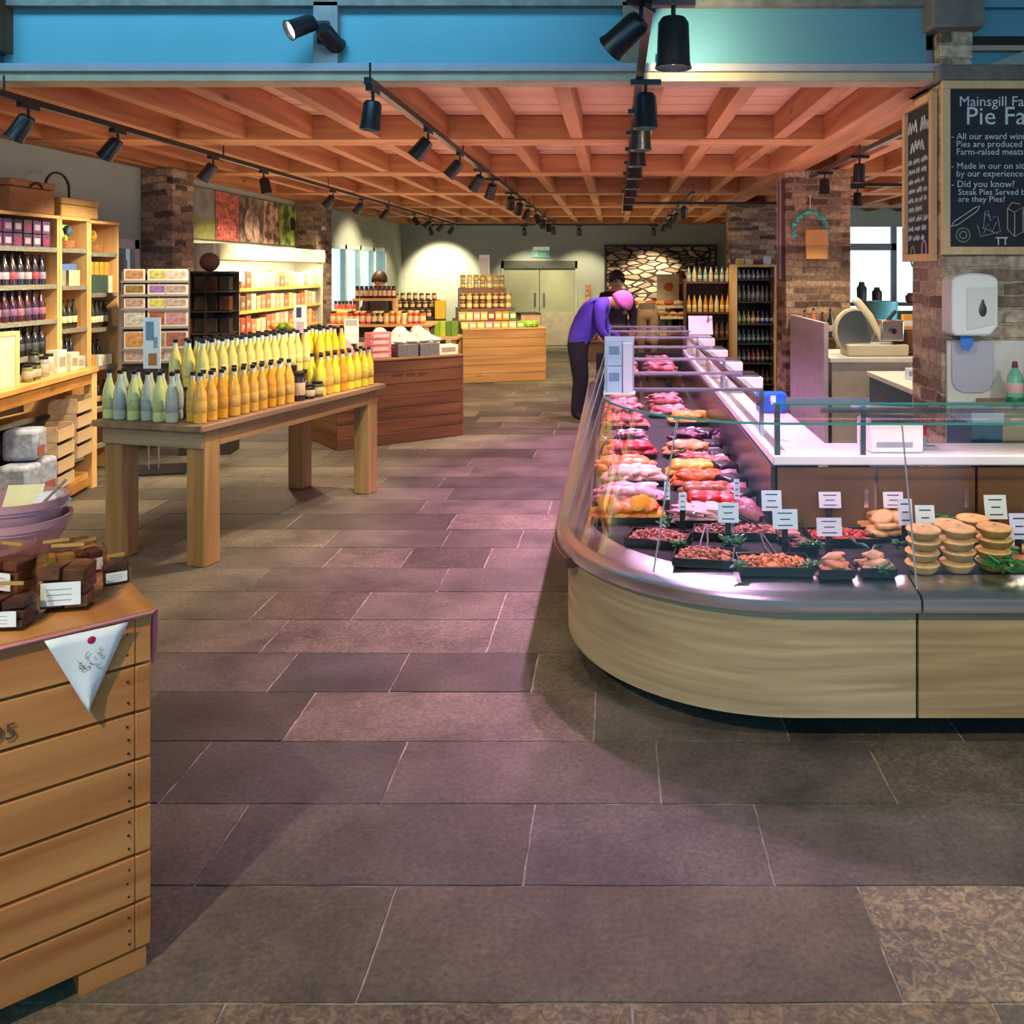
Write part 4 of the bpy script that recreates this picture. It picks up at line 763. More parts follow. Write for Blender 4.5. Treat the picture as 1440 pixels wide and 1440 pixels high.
# ---------------------------------------------------------------- pillar fittings
t = thing('tissue_dispenser', 'white rounded paper dispenser on brick pillar under the chalkboard', 'dispenser', (1.865,4.66,1.41))
b = MB(); n = 10; pl = []
for i in range(n+1): a = math.pi*i/n; pl.append((-.12*math.cos(a), .29+.045*math.sin(a)))
pl = [(-.12,.02),(-.10,.0),(.08,.0),(.12,.05)]+[(.12,.28)]+[(.12*math.cos(math.pi*i/n), .285+.04*math.sin(math.pi*i/n)) for i in range(1,n)]+[(-.12,.28)]
b.prism(pl, -.098, .06, M_white, Matrix.Rotation(R(90),4,'X')@Matrix.Scale(1,4)); b.build('housing', t, bevel=.012, smooth=50)
MB().prism([(-.045,.03),(.10,.06),(.10,.25),(-.045,.25)], .06, .066, mat('dispenser_face','#d6d6d2',.3,var=0), Matrix.Rotation(R(90),4,'X')).build('front_panel', t, bevel=.002)
b = MB(); b.blob((.035,-.068,.135),(.020,.004,.036), mat('dark_window','#3c4245',.25,var=0), nz=0, u=16, v=10); b.blob((.035,-.068,.165),(.009,.0038,.026),MC['dark_window'],nz=0); b.build('level_window', t)
t = thing('waste_pouch', 'frosted lilac-grey plastic pouch hanging on the white splashback', 'pouch', (1.90,4.725,1.10)); MB().prism([(-.11,.27),(-.11,.06),(-.09,.02),(-.05,0),(.05,0),(.09,.02),(.11,.06),(.11,.27)],-.008,.006,mat('frosted_lilac','#b3b0bd',.3,var=.04),Matrix.Rotation(R(90),4,'X')).build('pouch', t, bevel=.002)
t = thing('blue_tissue', 'blue paper tissue hanging out of the white dispenser', 'tissue', (1.84,4.66,1.41)); MB().prism([(-.028,0),(.03,0),(.034,-.05),(.012,-.085),(-.012,-.078),(-.034,-.04)],-.006,.006,mat('blue_tissue','#3f78c8',.8),Matrix.Rotation(R(90),4,'X')).build('tissue', t)
t = thing('sink_bench', 'narrow wash bench with timber top under the white splashback', 'counter', (1.76,4.38,0))
MB().bx(.16,1.8,0,.352,1.03,1.07,wood('bench_timber','#8f7048','#b08f5e','x',14)).build('bench_top', t, bevel=.004); MB().bx(.16,1.8,.03,.34,.08,1.03,mat('cream_panel','#a79b7e',.5)).build('cabinet_body', t)
MB().prism([(0,0),(.16,0),(.16,.35),(0,.35)],.99,1.05,mat('pale_blue_ledge','#b7c7dd',.4),None).build('side_ledge', t, bevel=.004)
MB().bx(.0,.15,.01,.34,.1,.99,mat('slate_blue_panel','#4f6a82')).build('side_panel', t)
t = thing('soap_bottle', 'clear green washing-up liquid bottle with red and white label on the bench', 'bottle', (2.06,4.58,1.07))
MB().lathe([(.03,0),(.040,.01),(.040,.11),(.036,.14),(.016,.17),(.012,.18)],mat('green_liquid','#6fb59c',.15,coat=.5),seg=16).build('bottle_body', t); MB().lathe([(.041,0),(.042,.01),(.042,.028),(.041,.03)],mat('deep_green','#1f6a48',.3),seg=16).build('bottle_foot', t)
MB().lathe([(.0405,.05),(.0412,.052),(.0412,.10),(.0405,.102)],mat('label_white_red','#d9b0a8',.5),seg=16).build('bottle_label', t); MB().lathe([(.015,.178),(.016,.18),(.012,.21),(.004,.212)],mat('red_cap','#6e3a34',.4),seg=12).build('cap', t)
t = thing('tap_unit', 'grey steel tap unit at the right edge beside green bottle', 'tap', (2.23,4.62,1.07)); MB().bx(-.04,.06,-.04,.06,0,.27,mat('dull_steel','#7b7d7c',.3,.6)).build('column', t, bevel=.008); MB().tube(bez((0,0,.2),(0,-.15,.26),(0,-.2,.14),8),.012,M_steel,8).build('spout', t); MB().blob((-.055,0,.14),(.02,.015,.015),M_steel,nz=0).build('lever', t)
# chalkboards
M_slate = mat('chalkboard_slate', (.013,.014,.02), .7, var=.3, scale=6); M_chalk = mat('white_chalk', (.62,.64,.68), .9, var=.2, scale=60); M_fr = wood('pine_frame','#c8a070','#dbb888','z',16,knots=False)
def board(name, x0, x1, z0, z1, label, M, lines, extra=None):
    t = thing(name, label, 'chalkboard'); t.matrix_world = M; fw = .042
    MB().bx(x0+fw,x1-fw,-.012,0,z0+fw,z1-fw,M_slate).build('slate', t)
    for n_, a in (('frame_rail',(x0,x1,z0,z0+fw)),('frame_rail',(x0,x1,z1-fw,z1)),('frame_stile',(x0,x0+fw,z0+fw,z1-fw)),('frame_stile',(x1-fw,x1,z0+fw,z1-fw))):
        MB().bx(a[0],a[1],-.035,0,a[2],a[3],M_fr).build(n_, t, bevel=.003)
    for ln in lines: text_part('chalk_line', [ln], Matrix.Translation((0,-.0125,0))@Matrix.Rotation(R(90),4,'X'), M_chalk, t, .0006)
    if extra: extra(t)
    return t
S = 4.70/FP
def L_(s, px, py, h): x, z = P(px, py, 4.70); return (s, x, z, h*S*1.35)
lines = [L_('Mainsgill Farm',1353,147,15),L_('Pie Facts',1362,173,27),
 L_('- All our award winning',1342,194,9.5),L_('  Pies are produced just',1342,205,9.5),L_('  Farm-raised meats',1342,216,9.5),
 L_('- Made in our on site b',1342,236,9.5),L_('  by our experienced bak',1342,247,9.5),L_('- Did you know?',1342,262,10),L_('  Steak Pies Served best',1345,273,9),L_('  are they Pies?',1345,283,9)]
def drawings(t):
    b = MB(); y = -.0135
    def Q(px, py): x, z = P(px, py, 4.70); return (x, y, z)
    b.tube([Q(1342,318),Q(1346,311),Q(1376,291),Q(1383,288),Q(1379,296),Q(1352,315),Q(1342,318)],.0022,M_chalk,4)
    b.tube([Q(1359+10*math.cos(a/12*6.283),330+10*math.sin(a/12*6.283)) for a in range(12)],.003,mat('green_chalk','#8d9a7c',.9),4,True)
    b.tube([Q(1359+5*math.cos(a/12*6.283),330+5*math.sin(a/12*6.283)) for a in range(12)],.0035,MC['green_chalk'],4,True)
    for pts in ([(1384,332),(1379,315),(1388,320),(1390,297),(1394,295),(1398,310),(1404,303),(1408,304),(1412,325),(1384,332)],[(1388,328),(1394,314),(1400,326),(1406,312)],[(1390,300),(1398,304)],[(1386,320),(1408,328)]): b.tube([Q(*p) for p in pts],.0026,mat('blue_chalk','#7f93a4',.9),4)
    b.tube([Q(1405,334),(Q(1422,334))],.004,M_chalk,4); b.tube([Q(1409,334),Q(1409,344)],.0035,M_chalk,4); b.tube([Q(1419,334),Q(1419,344)],.0035,M_chalk,4)
    for pts in ([(1440,286),(1428,284),(1422,292),(1422,322),(1432,332),(1444,326),(1444,290),(1432,298),(1422,292)],[(1432,298),(1432,332)]): b.tube([Q(*p) for p in pts],.003,mat('buff_chalk','#b79d84',.9),4)
    b.build('chalk_drawing', t)
x0, z1 = P(1326, 113, 4.72); x1, z0 = P(1326, 358, 4.72)
board('chalkboard', x0, 2.75, z0, z1, 'large pine-framed chalkboard facing the camera on the near brick pillar', Matrix.Translation((0,4.757,0)) , [(s,x,z,h) for s,x,z,h in lines], drawings)
# side board on the pillar's aisle face (faces -x)
Ms = Matrix.Translation((1.745,0,0)) @ Matrix.Rotation(R(-90),4,'Z')       # local x runs towards -Y, front faces -X
sl = []
for i, (s, z, h) in enumerate([('Butchers',2.50,.10),('& Deli',2.40,.10),('Free range',2.30,.06),('pork & beef',2.235,.06),('from our own',2.17,.06),('farm shop',2.11,.06),('hand made',2.05,.06),('sausages',1.99,.055),('pies, hams',1.93,.055),('& cheeses',1.87,.055)]): sl.append((s, -5.24, z, h))
def draw2(t):
    b = MB(); y = -.0135
    for m, cx_, zz in ((mat('green_chalk','#8d9a7c'),-5.17,1.83),(mat('pink_chalk','#b98fb0',.9),-4.98,1.86)): b.tube([(cx_+.035*math.cos(a/10*6.283), y, zz+.06*math.sin(a/10*6.283)) for a in range(10)],.005,m,4,True)
    b.build('chalk_drawing', t)
    scribble('chalk_line', [(-5.24,-4.88,2.54,.075),(-5.20,-4.92,2.43,.085)]+[(-5.24,-4.88-.05*(k%3),2.36-.055*k,.034) for k in range(9)], M_chalk, t, -.0135)
board('chalkboard', -5.30, -4.81, 1.80, 2.72, 'narrow-looking pine-framed chalkboard on the aisle side of the brick pillar', Ms, [], draw2)
# teal wreath with kraft bag on far pillar
t = thing('wreath', 'teal arched wreath hung on the brick pillar', 'wreath', (1.98,9.04,2.0)); b = MB(); wr = random.Random(2); mt = mat('teal_ribbon','#3fa39a',.6,var=.3,scale=30)
for i in range(40):
    a = R(-15+210*i/39); b.blob((.17*math.cos(a)+wr.uniform(-.012,.012), -.03, .14+.20*math.sin(a)+wr.uniform(-.012,.012)), (.024,.018,.018), mt, (wr.random()*90,wr.random()*90,0), .3, 6, 4, wr)
b.build('ribbon_ring', t); MB().tube([(0,-.02,.34),(0,-.02,.52)],.004,M_white,5).build('cord', t)
t = thing('paper_bag', 'plain brown kraft bag hanging inside the teal wreath', 'bag', (2.03,8.96,1.86)); MB().bx(-.11,.11,-.03,.03,0,.30,mat('kraft_paper','#b98552',.8,var=.08)).build('bag_body', t, bevel=.006); MB().tube(bez((-.05,0,.30),(0,0,.40),(.05,0,.30),6),.004,mat('cord_string','#8d6a45')).build('bag_handle', t)
t = thing('pink_light_strip', 'plum strip painting pink light on the aisle face of wreath pillar', 'painted_light', (1.72,9.2,1.66)); MB().bx(-.02,.018,-.09,.09,0,1.02,mat('plum_lit_face','#4c3540',.4)).build('tray', t); MB().bx(-.03,-.02,-.09,-.07,0,1.02,mat('pink_lit_edge','#b08480',.4)).build('lit_edge_strip', t); MB().bx(-.03,-.02,.07,.09,0,1.02,MC['pink_lit_edge']).build('lit_edge_strip', t)  # plum and pink strips paint the pink light on the pillar's side face
# ================================================================== left side: near crate and what stands on it
def plank_crate(name, label, cat, loc, rz, w, d, h, n, m1, m2, m3, x0=None, gaps=.004, foot=True, post=.035, lid=True, nails=False):
    """timber crate: local x from -w to 0, y from 0 to d, front face at y=0"""
    t = thing(name, label, cat, loc, rz); fz = .05 if foot else 0; ph = (h-.02-fz)/n; rnd = random.Random(int(w*100+h*10))
    for side in range(4):
        b = MB()
        for i in range(n):
            z0, z1 = fz+i*ph+gaps, fz+(i+1)*ph-gaps*.2; j = rnd.uniform(-.002,.002)
            if side == 0: b.bx(-w, -post-.001, j, .02+j, z0, z1, m1)
            elif side == 1: b.bx(-w, -post-.001, d-.02+j, d+j, z0, z1, m1)
            elif side == 2: b.bx(-.02+j, j, .021, d-.021, z0, z1, m2)
            else: b.bx(-w+j, -w+.02+j, .021, d-.021, z0, z1, m2)
        b.build(['front_planks','rear_planks','end_planks','end_planks'][side], t, bevel=.0025)
    b = MB()
    for i in range(n): b.bx(-post, 0, 0, .019, fz+i*ph+gaps, fz+(i+1)*ph-gaps*.2, m1)
    b.build('corner_post', t, bevel=.002)
    MB().bx(-w+.03,-.03,.03,d-.03,fz+.01,h-.04,mat('crate_lining','#2b1c12',.9)).build('lining', t)
    if lid: MB().bx(-w-.005,.008,-.008,d+.008,h-.02,h,m3).build('top_board', t, bevel=.003)
    if foot:
        for x in (-w, -.16):
            for y in (.0, d-.1): MB().bx(x+.003,x+.15,y+.003,y+.1,0,fz,m1).build('foot', t)
    if nails:
        b = MB(); mn = mat('nail_head', (.05,.04,.035), .5, .5, var=0)
        for i in range(n):
            for q in ((.28,.72) if i > n-3 else (.22,.5,.78)): b.cyl(.0032,-.002,.0,mn,(-post-.016+rnd.uniform(-.003,.003),-.002,fz+(i+q)*ph),6,(90,0,0))
        b.build('nail_heads', t)
    return t
Wc1 = wood('honey_pine', '#a8602c', '#d68f50', 'x', 11, .5, .15); Wc2 = wood('honey_pine_end', '#a05c2a', '#cc864a', 'y', 11, .5, .15); Wc3 = wood('honey_pine_top', '#a86a34', '#d49450', 'y', 9, .42, .12)
NC = (-1.17, 2.24); NR = math.atan2(.656, .755)
near = plank_crate('display_crate', 'big honey pine crate close to camera at lower left with red dotted pennant', 'crate', (*NC,0), NR, 1.25, .80, .90, 7, Wc1, Wc2, Wc3, nails=True, gaps=.0065)
def nl(s, y, z): return (NC[0]+s*.755-y*.656, NC[1]+s*.656+y*.755, z)
text_part('stencilled_number', [('1995', -.385, .672, .052)], Matrix.Translation((0,-.0035,0))@Matrix.Rotation(R(90),4,'X'), mat('burnt_stencil','#5e4022',.8), near, .0004)
t = thing('pennant_bunting', 'white triangular cloth pennant with red dot on pink cord over crate edge', 'bunting', nl(0,0,0), NR)
M_cloth = mat('white_cotton', (.78,.77,.76), .9, var=.06, scale=14, bump=.3); M_pk = mat('pink_tape', '#d07f86', .8)
b = MB(); n = 8; vs = []; fs = []
for i in range(n+1):
    f = i/n; hw = .088*(1-f)
    for k in range(9): u = k/8*2-1; vs.append((-.143+u*hw+.003*f, -.018-.006*math.sin(3*u+2*f)*(.3+f), .884-.195*f)); 
for i in range(n):
    for k in range(8): fs.append((i*9+k,i*9+k+1,(i+1)*9+k+1,(i+1)*9+k))
b.add(vs, fs, M_cloth); o = b.build('pennant', t); sm = o.modifiers.new('s','SOLIDIFY'); sm.thickness = .0015
MB().blob((-.135,-.022,.862),(.009,.002,.009),mat('red_dot','#b5163a',.7,var=0),nz=0,u=14,v=8).build('red_dot', o)
b = MB(); pr = random.Random(4)
for i in range(26): x = -.165+pr.random()*.05; z = .795+pr.random()*.042; b.tube([(x,-.026,z),(x+pr.uniform(-.008,.01),-.026,z+pr.uniform(-.006,.006))],.0009,mat('brown_print','#8c6a48',.8,var=0),4)
b.build('printed_motif', o)
b = MB(); b.tube([(-1.25,-.013,.879),(-.6,-.014,.886),(0.0,-.013,.892),(.012,.0,.894)],.0042,M_pk,6); b.build('cord', t)
b = MB(); b.tube([(.012,.0,.894),(.018,.04,.86),(.020,.05,.80),(.016,.045,.74)],[.004,.008,.009,.004],M_pk,6); b.build('hanging_end', t)
# bowls
def bowl(z, label, r=.135, h=.12):
    t = thing('mixing_bowl', label, 'bowl', (-1.77,2.64,z)); mp = mat('pink_stoneware', '#b98a93', .35, var=.06, coat=.3); b = MB()
    b.lathe([(.065,0),(.075,.004),(.105,h*.38),(r-.012,h*.72),(r-.006,h*.74),(r-.006,h*.80),(r,h*.82),(r+.003,h),(r-.006,h),(r-.012,h*.8),(.09,h*.3),(.06,.012)], mp, seg=40); b.build('bowl_body', t)
    b = MB()
    for k in range(20):
        a = 2*math.pi*k/20; b.tube([(math.cos(a)*.088,math.sin(a)*.088,h*.18),(math.cos(a)*(r-.016),math.sin(a)*(r-.016),h*.62)],.0022,mp,5)
    b.build('relief_ribs', t); return t
bowl(.9005, 'lower pink ribbed mixing bowl standing on the crate'); bowl(.962, 'upper pink mixing bowl nested in the lower one', .128, .115)
t = thing('recipe_card', 'cream card propped inside the upper pink bowl', 'card', (-1.79,2.64,1.0)); MB().rb((.03,0,.065),(.10,.004,.10),mat('cream_card','#d9cf9f',.6),(-35,0,10)).build('card', t)
t = thing('bowl_spatula', 'slim grey handled spatula sticking out of the pink bowl', 'utensil', (-1.70,2.62,1.02)); MB().tube([(-.03,0,0),(.10,-.03,.12)],.004,mat('grey_handle','#8d8a80',.4),6).build('handle', t); MB().rb((-.035,0,-.01),(.03,.006,.05),M_white,(0,40,0)).build('blade', t)
t = thing('white_napkin', 'white folded cloth inside the upper pink bowl', 'napkin', (-1.69,2.66,1.03)); MB().blob((0,0,.03),(.045,.05,.03),M_cloth,nz=.2).build('cloth', t)
def cake_pack(x, y, w, h, rz, label, col='#7c4a2a', window=True):
    t = thing('cake_pack', label, 'packet', (x,y,.9005), rz); mc = mat('cake_'+col.strip('#'), col, .6, var=.4, scale=30, bump=.5); d = w*.7
    rr = random.Random(int(x*1000)); b = MB()
    for i in range(2):
        for j in range(3): b.rb(((i-.5)*w*.44,0,h*.14+j*h*.23),(w*.4,d*.8,h*.2), mc, (rr.uniform(-6,6),rr.uniform(-6,6),rr.uniform(-8,8)))
    b.build('cake_pieces', t, bevel=.002)
    b = MB(); b.prism([(-w/2,0),(w/2,0),(w/2*1.03,h*.7),(w/2*.75,h),(-w/2*.75,h),(-w/2*1.03,h*.7)], -d/2, d/2, glass('cellophane',(.97,.95,.91),1.3,.12,.5) if 'cellophane' not in MC else MC['cellophane'], Matrix.Rotation(R(90),4,'X')); b.build('clear_wrap', t)
    lb = MB().bx(-w*.36,w*.36,-d/2-.003,-d/2-.0015,h*.12,h*.5,M_paper).build('paper_label', t)
    b = MB()
    for i in range(3): b.bx(-w*.25,w*.2,-d/2-.0036,-d/2-.003,h*(.2+i*.09),h*(.215+i*.09),M_grey)
    b.build('label_print', lb)
    MB().bx(-w*.3,w*.3,-.002,.002,h,h+.008,mat('gold_tie','#b58a4a',.4)).build('seal', t); return t
cake_pack(-1.385,2.25,.125,.15,R(12),'tall clear pack of brown cakes with white label, in front of the bowls')
cake_pack(-1.455,2.13,.12,.095,R(5),'low clear pack of dark cakes with pale blue label at the left edge','#5c3020')
cake_pack(-1.49,2.50,.09,.085,R(50),'small dark cake pack at the far corner beside the tall pack','#6a3824')
cake_pack(-1.60,2.36,.11,.12,R(-15),'dark cake pack between the bowl and the left edge','#6a3c26')
cake_pack(-1.50,2.385,.10,.12,R(30),'amber biscuit pack right behind the tall clear pack','#b07c38')
cake_pack(-1.36,2.42,.07,.07,R(35),'tiny dark pack behind the tall one on the crate','#5a3024')
# ================================================================== juice table
TC, TR = (-2.50, 6.24), -R(15.9)
Wt = wood('grey_oak_top','#6d5544','#9a7a5c','y',12,.5,.2); Wl = wood('table_oak','#8a6842','#b08a58','z',13,.5,.2); Wa = wood('apron_oak','#8a6844','#ab8658','y',13,.5,.2); Wax = wood('apron_oak_end','#7f6f5c','#a08c70','x',13,.5,.2)
def tl(x, y, z=0): return (TC[0]+x*math.cos(TR)-y*math.sin(TR), TC[1]+x*math.sin(TR)+y*math.cos(TR), z)
t = thing('farmhouse_table', 'long weathered oak table loaded with rows of juice bottles', 'table', (*TC,0), TR)
MB().bx(-.40,.40,-1.02,1.02,.805,.845,Wt).build('table_top', t, bevel=.006)
for x in (-.30,.30):
    for y in (-.89,.89): MB().bx(x-.065,x+.065,y-.065,y+.065,0,.805,Wl).build('leg', t, bevel=.006)
for x in (-.345,.345): MB().bx(x-.018,x+.018,-.824,.824,.70,.804,Wa).build('apron', t, bevel=.003)
for y in (-.965,.965): MB().bx(-.36,.36,y-.012 if y<0 else y-.01,y+.01 if y < 0 else y+.012,.70,.804,Wax).build('end_apron', t, bevel=.003)
text_part('burnt_lettering',[('FARM SHOP',-.3,.735,.05)],Matrix.Translation((.3635,0,0))@Matrix.Rotation(R(90),4,'Z')@Matrix.Rotation(R(90),4,'X'),mat('burnt_stencil','#5e4022',.8),t,.0004) if False else None
M_clear = glass('clear_glass',(.93,.96,.93),1.35,.03); M_cap = mat('black_cap',(.015,.015,.02),.35,var=0)
def bottle(kind, label, group, z=.8455, loc=None, body='#e2a52c', h=.30, r=.037, lab='#6a5a3c', labh=(.2,.42), cap=None, neck=True, cat='bottle', name='juice_bottle'):
    t = thing(name, label, cat, loc or (0,0,z), 0, group); mb_ = mat('liquid_'+body.strip('#'), body, .22, var=.03, coat=.5)
    b = MB(); b.lathe([(r*.82,0),(r,.006),(r,h*.52),(r*.92,h*.60),(r*.52,h*.76),(r*.36,h*.84)], mb_, seg=14); b.build('bottle_body', t)
    MB().lathe([(r*.37,h*.84),(r*.34,h*.93)], mat('neck_glass','#c9cfc4',.15,var=0) if neck else mb_, seg=12).build('neck', t)
    MB().lathe([(r*.40,h*.925),(r*.42,h*.93),(r*.42,h*.995),(r*.38,h)], cap or M_cap, seg=12).build('cap', t)
    if lab: MB().lathe([(r*1.002,h*labh[0]),(r*1.02,h*labh[0]+.001),(r*1.02,h*labh[1]),(r*1.002,h*labh[1]+.001)], mat('label_'+lab.strip('#'), lab, .55, var=.2, scale=40), seg=14).build('paper_label', t)
    return t
JB = {k: bottle(k, *a[:2], body=a[2], lab=a[3]) for k, a in {
 'pale': ('pale lemon juice bottle with black cap at the near end of the oak table','lemon juice bottles at the near end','#c9cf8a','#b0b67c'),
 'clear': ('cloudy white drink bottle with black cap among the lemon juice bottles','cloudy white bottles at the near end','#aeb8a8','#9aa0a2'),
 'gold': ('golden apple juice bottle with black cap along the aisle edge of the table','golden juice bottles along the table edge','#dca540','#cfa24c'),
 'amber': ('deep amber juice bottle along the aisle edge of the table','amber juice bottles along the table edge','#d8941f','#c08a30'),
 'lemon': ('bright yellow juice bottle at the far end of the oak table','bright yellow bottles at the far end','#e6cf3c','#c4a444'),
 'back': ('cloudy yellow juice bottle standing on the raised black shelf','yellow juice bottles on the raised shelf','#d8c66e','#d0c078'),
 'tall': ('vivid yellow juice bottle on the higher end of raised shelf','vivid yellow bottles on the raised shelf end','#ecc22c','#c79a28')}.items()}
used = set()
def put(kind, x, y, z):
    o = JB[kind]; p = tl(x, y, z)
    if kind in used: o = dup(o, p, random.random()*6)
    else: o.location = p; used.add(kind)
    return o
ZT = .8455; br = random.Random(8)
seq = ['gold','gold','amber','gold','gold','gold','gold','amber','gold','gold',None,None,None,'lemon','gold','lemon','amber','lemon','lemon','lemon','lemon']
for i, k in enumerate(seq):
    if k: put(k, .315+br.uniform(-.008,.008), -.93+.0925*i, ZT); put(k, .225+br.uniform(-.008,.008), -.90+.0925*i, ZT)
for i, k in enumerate(['pale','clear','pale','clear','pale','clear']):
    put(k, -.345+i*.096, -.95+br.uniform(-.01,.01), ZT); put('pale' if i % 2 else 'clear', -.32+i*.098, -.855+br.uniform(-.01,.01), ZT) if i < 5 else None
t = thing('display_riser', 'low black shelf riser on the oak table under the rear bottles', 'shelf', (*TC,ZT), TR)
MB().bx(-.36,.16,-.74,.96,.155,.17,M_black).build('riser_top', t)
for x in (-.34,.14):
    for y in (-.72,.1,.94): MB().bx(x-.012,x+.012,y-.012,y+.012,0,.155,M_black).build('leg', t)
for r_ in range(3):
    for i in range(13):
        y = -.68+i*.088
        if y < .45: put('back', .11-r_*.10, y+br.uniform(-.006,.006), ZT+.1705)
for r_ in range(3):
    for i in range(4): put('tall', .11-r_*.10, .56+i*.095, ZT+.1705)
# dark preserve jars and gift box in the gap of the front row
def jar(loc, r, h, body, lid, label, cat='jar', group=None, name='preserve_jar', lab=None):
    t = thing(name, label, cat, loc, 0, group); MB().lathe([(r*.9,0),(r,.004),(r,h*.78),(r*.85,h*.86)],mat('jar_'+body.strip('#'),body,.25,coat=.4,var=.15,scale=40),seg=12).build('jar_body', t)
    MB().lathe([(r*.88,h*.86),(r*.9,h*.87),(r*.9,h*.99),(r*.86,h)],mat('lid_'+lid.strip('#'),lid,.4,.3,var=0),seg=12).build('lid', t)
    if lab: MB().lathe([(r*1.005,h*.2),(r*1.02,h*.21),(r*1.02,h*.62),(r*1.005,h*.63)],mat('label_'+lab.strip('#'),lab,.55,var=.2,scale=40),seg=12).build('paper_label', t)
    return t
for i, (x, y, h, l) in enumerate([(.31,.02,.20,'tall dark preserve jar between the golden and yellow bottles'),(.32,.12,.10,'short dark jar with cream label beside the taller jar'),(.22,.06,.24,'tallest dark jar behind the short preserve jar'),(.32,.22,.11,'small olive jar lying among the bottles near the yellow ones')]):
    jar(tl(x,y,ZT), .042, h, '#2e1a1c' if i < 3 else '#4a4a20', '#1b1b1b', l, lab='#c9ad8a')
for i, (x, y) in enumerate([(-.18,-.66),(-.02,-.66),(-.30,-.78)]): jar(tl(x*0+[-.15,.0,.12][i], -.78, ZT), .04, .15, '#3a3320', '#4a4438', 'dark %s jar behind the lemon bottles at the near end' % ['olive','chutney','pickle'][i], lab='#8f8468')
def sign_card(loc, rz, w, h, label, cols, pole=0):
    t = thing('shelf_sign', label, 'sign', loc, rz); c = MB().bx(-w/2,w/2,-.003,.003,pole,pole+h,M_paper).build('card', t)
    for i, (x0, x1, z0, z1, cc) in enumerate(cols): MB().bx(-w/2+w*x0,-w/2+w*x1,-.0045,-.003,pole+h*z0,pole+h*z1,mat('print_'+cc.strip('#'),cc,.6,var=.1,scale=30)).build('printed_patch', c)
    if pole: MB().bx(-.006,.006,-.004,.004,0,pole,M_black).bx(-.04,.04,-.03,.03,0,.004,M_black).build('stand', t)
    return t
sign_card(tl(-.33,-.62,ZT), 0, .11, .33, 'tall white sign with blue square and orange patch among the juice bottles', [(.15,.62,.55,.92,'#6f8fa8'),(.3,.8,.06,.3,'#b8743a'),(.6,.85,.40,.62,'#8ea6b8')], pole=.27)
sign_card(tl(-.02,.50,ZT+.1705), 0, .095, .21, 'white sign with navy square and pink patch behind the juice bottles', [(.2,.6,.55,.92,'#3c4560'),(.2,.8,.05,.4,'#c9aab0')], pole=.26)
t = thing('fruit_box', 'small grey box of citrus fruit at the rear of the juice table', 'box', tl(-.22,.62,ZT+.1705), TR); MB().bx(-.11,.11,-.11,.11,.20,.27,M_grey).bx(-.1,.1,-.1,.1,0,.20,M_black).build('box_body', t)
for i in range(9):
    c = ['#e08a3c','#6a9a2c','#d9b83c'][i % 3]; tag(MB().blob((0,0,0),(.032,.032,.03),mat('fruit_'+c.strip('#'),c,.45,bump=.2,scale=60),nz=.02).build('citrus_fruit', loc=tl(-.29+.07*(i%3),.55+.07*(i//3),ZT+.1705+.30)), ['orange','green','yellow'][i%3]+' citrus fruit heaped in the small grey box', 'fruit', ['orange','green','yellow'][i%3]+' fruit in the grey box')
# ================================================================== wine shelves along the left wall
SX = -4.45
def shelf_unit(y0, y1, zs, ztop, label, dark=False):
    t = thing('shelf_unit', label, 'shelf unit', (SX, y0, 0), R(90)); L_ = y1-y0; dp = .28
    for x in (0, L_-.028): MB().bx(x,x+.028,0,dp,0,ztop,M_pinez).build('upright', t, bevel=.002)
    MB().bx(0,L_,-.01,dp,ztop,ztop+.025,M_pine).build('top_board', t, bevel=.002)
    MB().bx(.028,L_-.028,dp-.012,dp,.05,ztop,mat('shelf_back_dark','#2a1c16',.8) if dark else wood('orange_back','#a5672c','#c8873e','z',14)).build('back_board', t)
    for z in zs:
        s = MB().bx(.03,L_-.03,.0,dp-.014,z-.018,z,M_pine).build('shelf_board', t); MB().bx(.03,L_-.03,-.004,-.0005,z-.032,z+.004,mat('grey_price_rail','#77796f',.5,var=.35,scale=60)).build('price_rail', s)
    return t
shelf_unit(5.5, 7.12, [.2,.62,1.09,1.36,1.635,1.925], 2.16, 'wide pine shelf unit of purple drinks and wines at left edge', True)
shelf_unit(7.125, 7.52, [.2,.6,.98,1.27,1.62,1.925], 2.16, 'narrow pine shelf unit with blue boxes, middle of three')
shelf_unit(7.525, 7.97, [.25,.56,.92,1.25,1.55,1.90], 2.15, 'narrow pine shelf unit nearest the brick pilaster, last of three')
WB = {}
def wine(cols, label, group, spots, h=.25, r=.034):
    base = None
    for i, (x, y, z) in enumerate(spots):
        k = (cols, label)
        if k not in WB: WB[k] = bottle('w', label, group, body=cols[0], h=h, r=r, lab=cols[1], cap=mat('foil_'+cols[2].strip('#'),cols[2],.35,var=0), neck=False, name='wine_bottle', loc=(x,y,z))
        else: dup(WB[k], (x,y,z))
def ys(a, b, n): return [a+(b-a)*i/(n-1) for i in range(n)]
for z, nm, sets in ((1.636,'second shelf',[('#241722','#b59aa8','#1a1418'),('#2c1a26','#a03a4a','#221a20'),('#1c1a26','#8d86a6','#15151c')]),(1.361,'third shelf',[('#3a1626','#5a4a6a','#241a24'),('#2a1430','#7a4a7a','#1c1420'),('#401624','#8a5a6a','#6a2a3a')]),(1.091,'fourth shelf',[('#14161c','#3c4048','#0e1014'),('#181c24','#2c3038','#101010')])):
    for i, y in enumerate(ys(6.05, 6.98, 12)): wine(sets[i % len(sets)], ['plum','dark red','slate'][i % len(sets)]+' labelled wine bottle on the '+nm+' of the wide unit', ['plum','dark red','slate'][i % len(sets)]+' bottles on the '+nm, [(SX-.06,y,z)], h=.235)
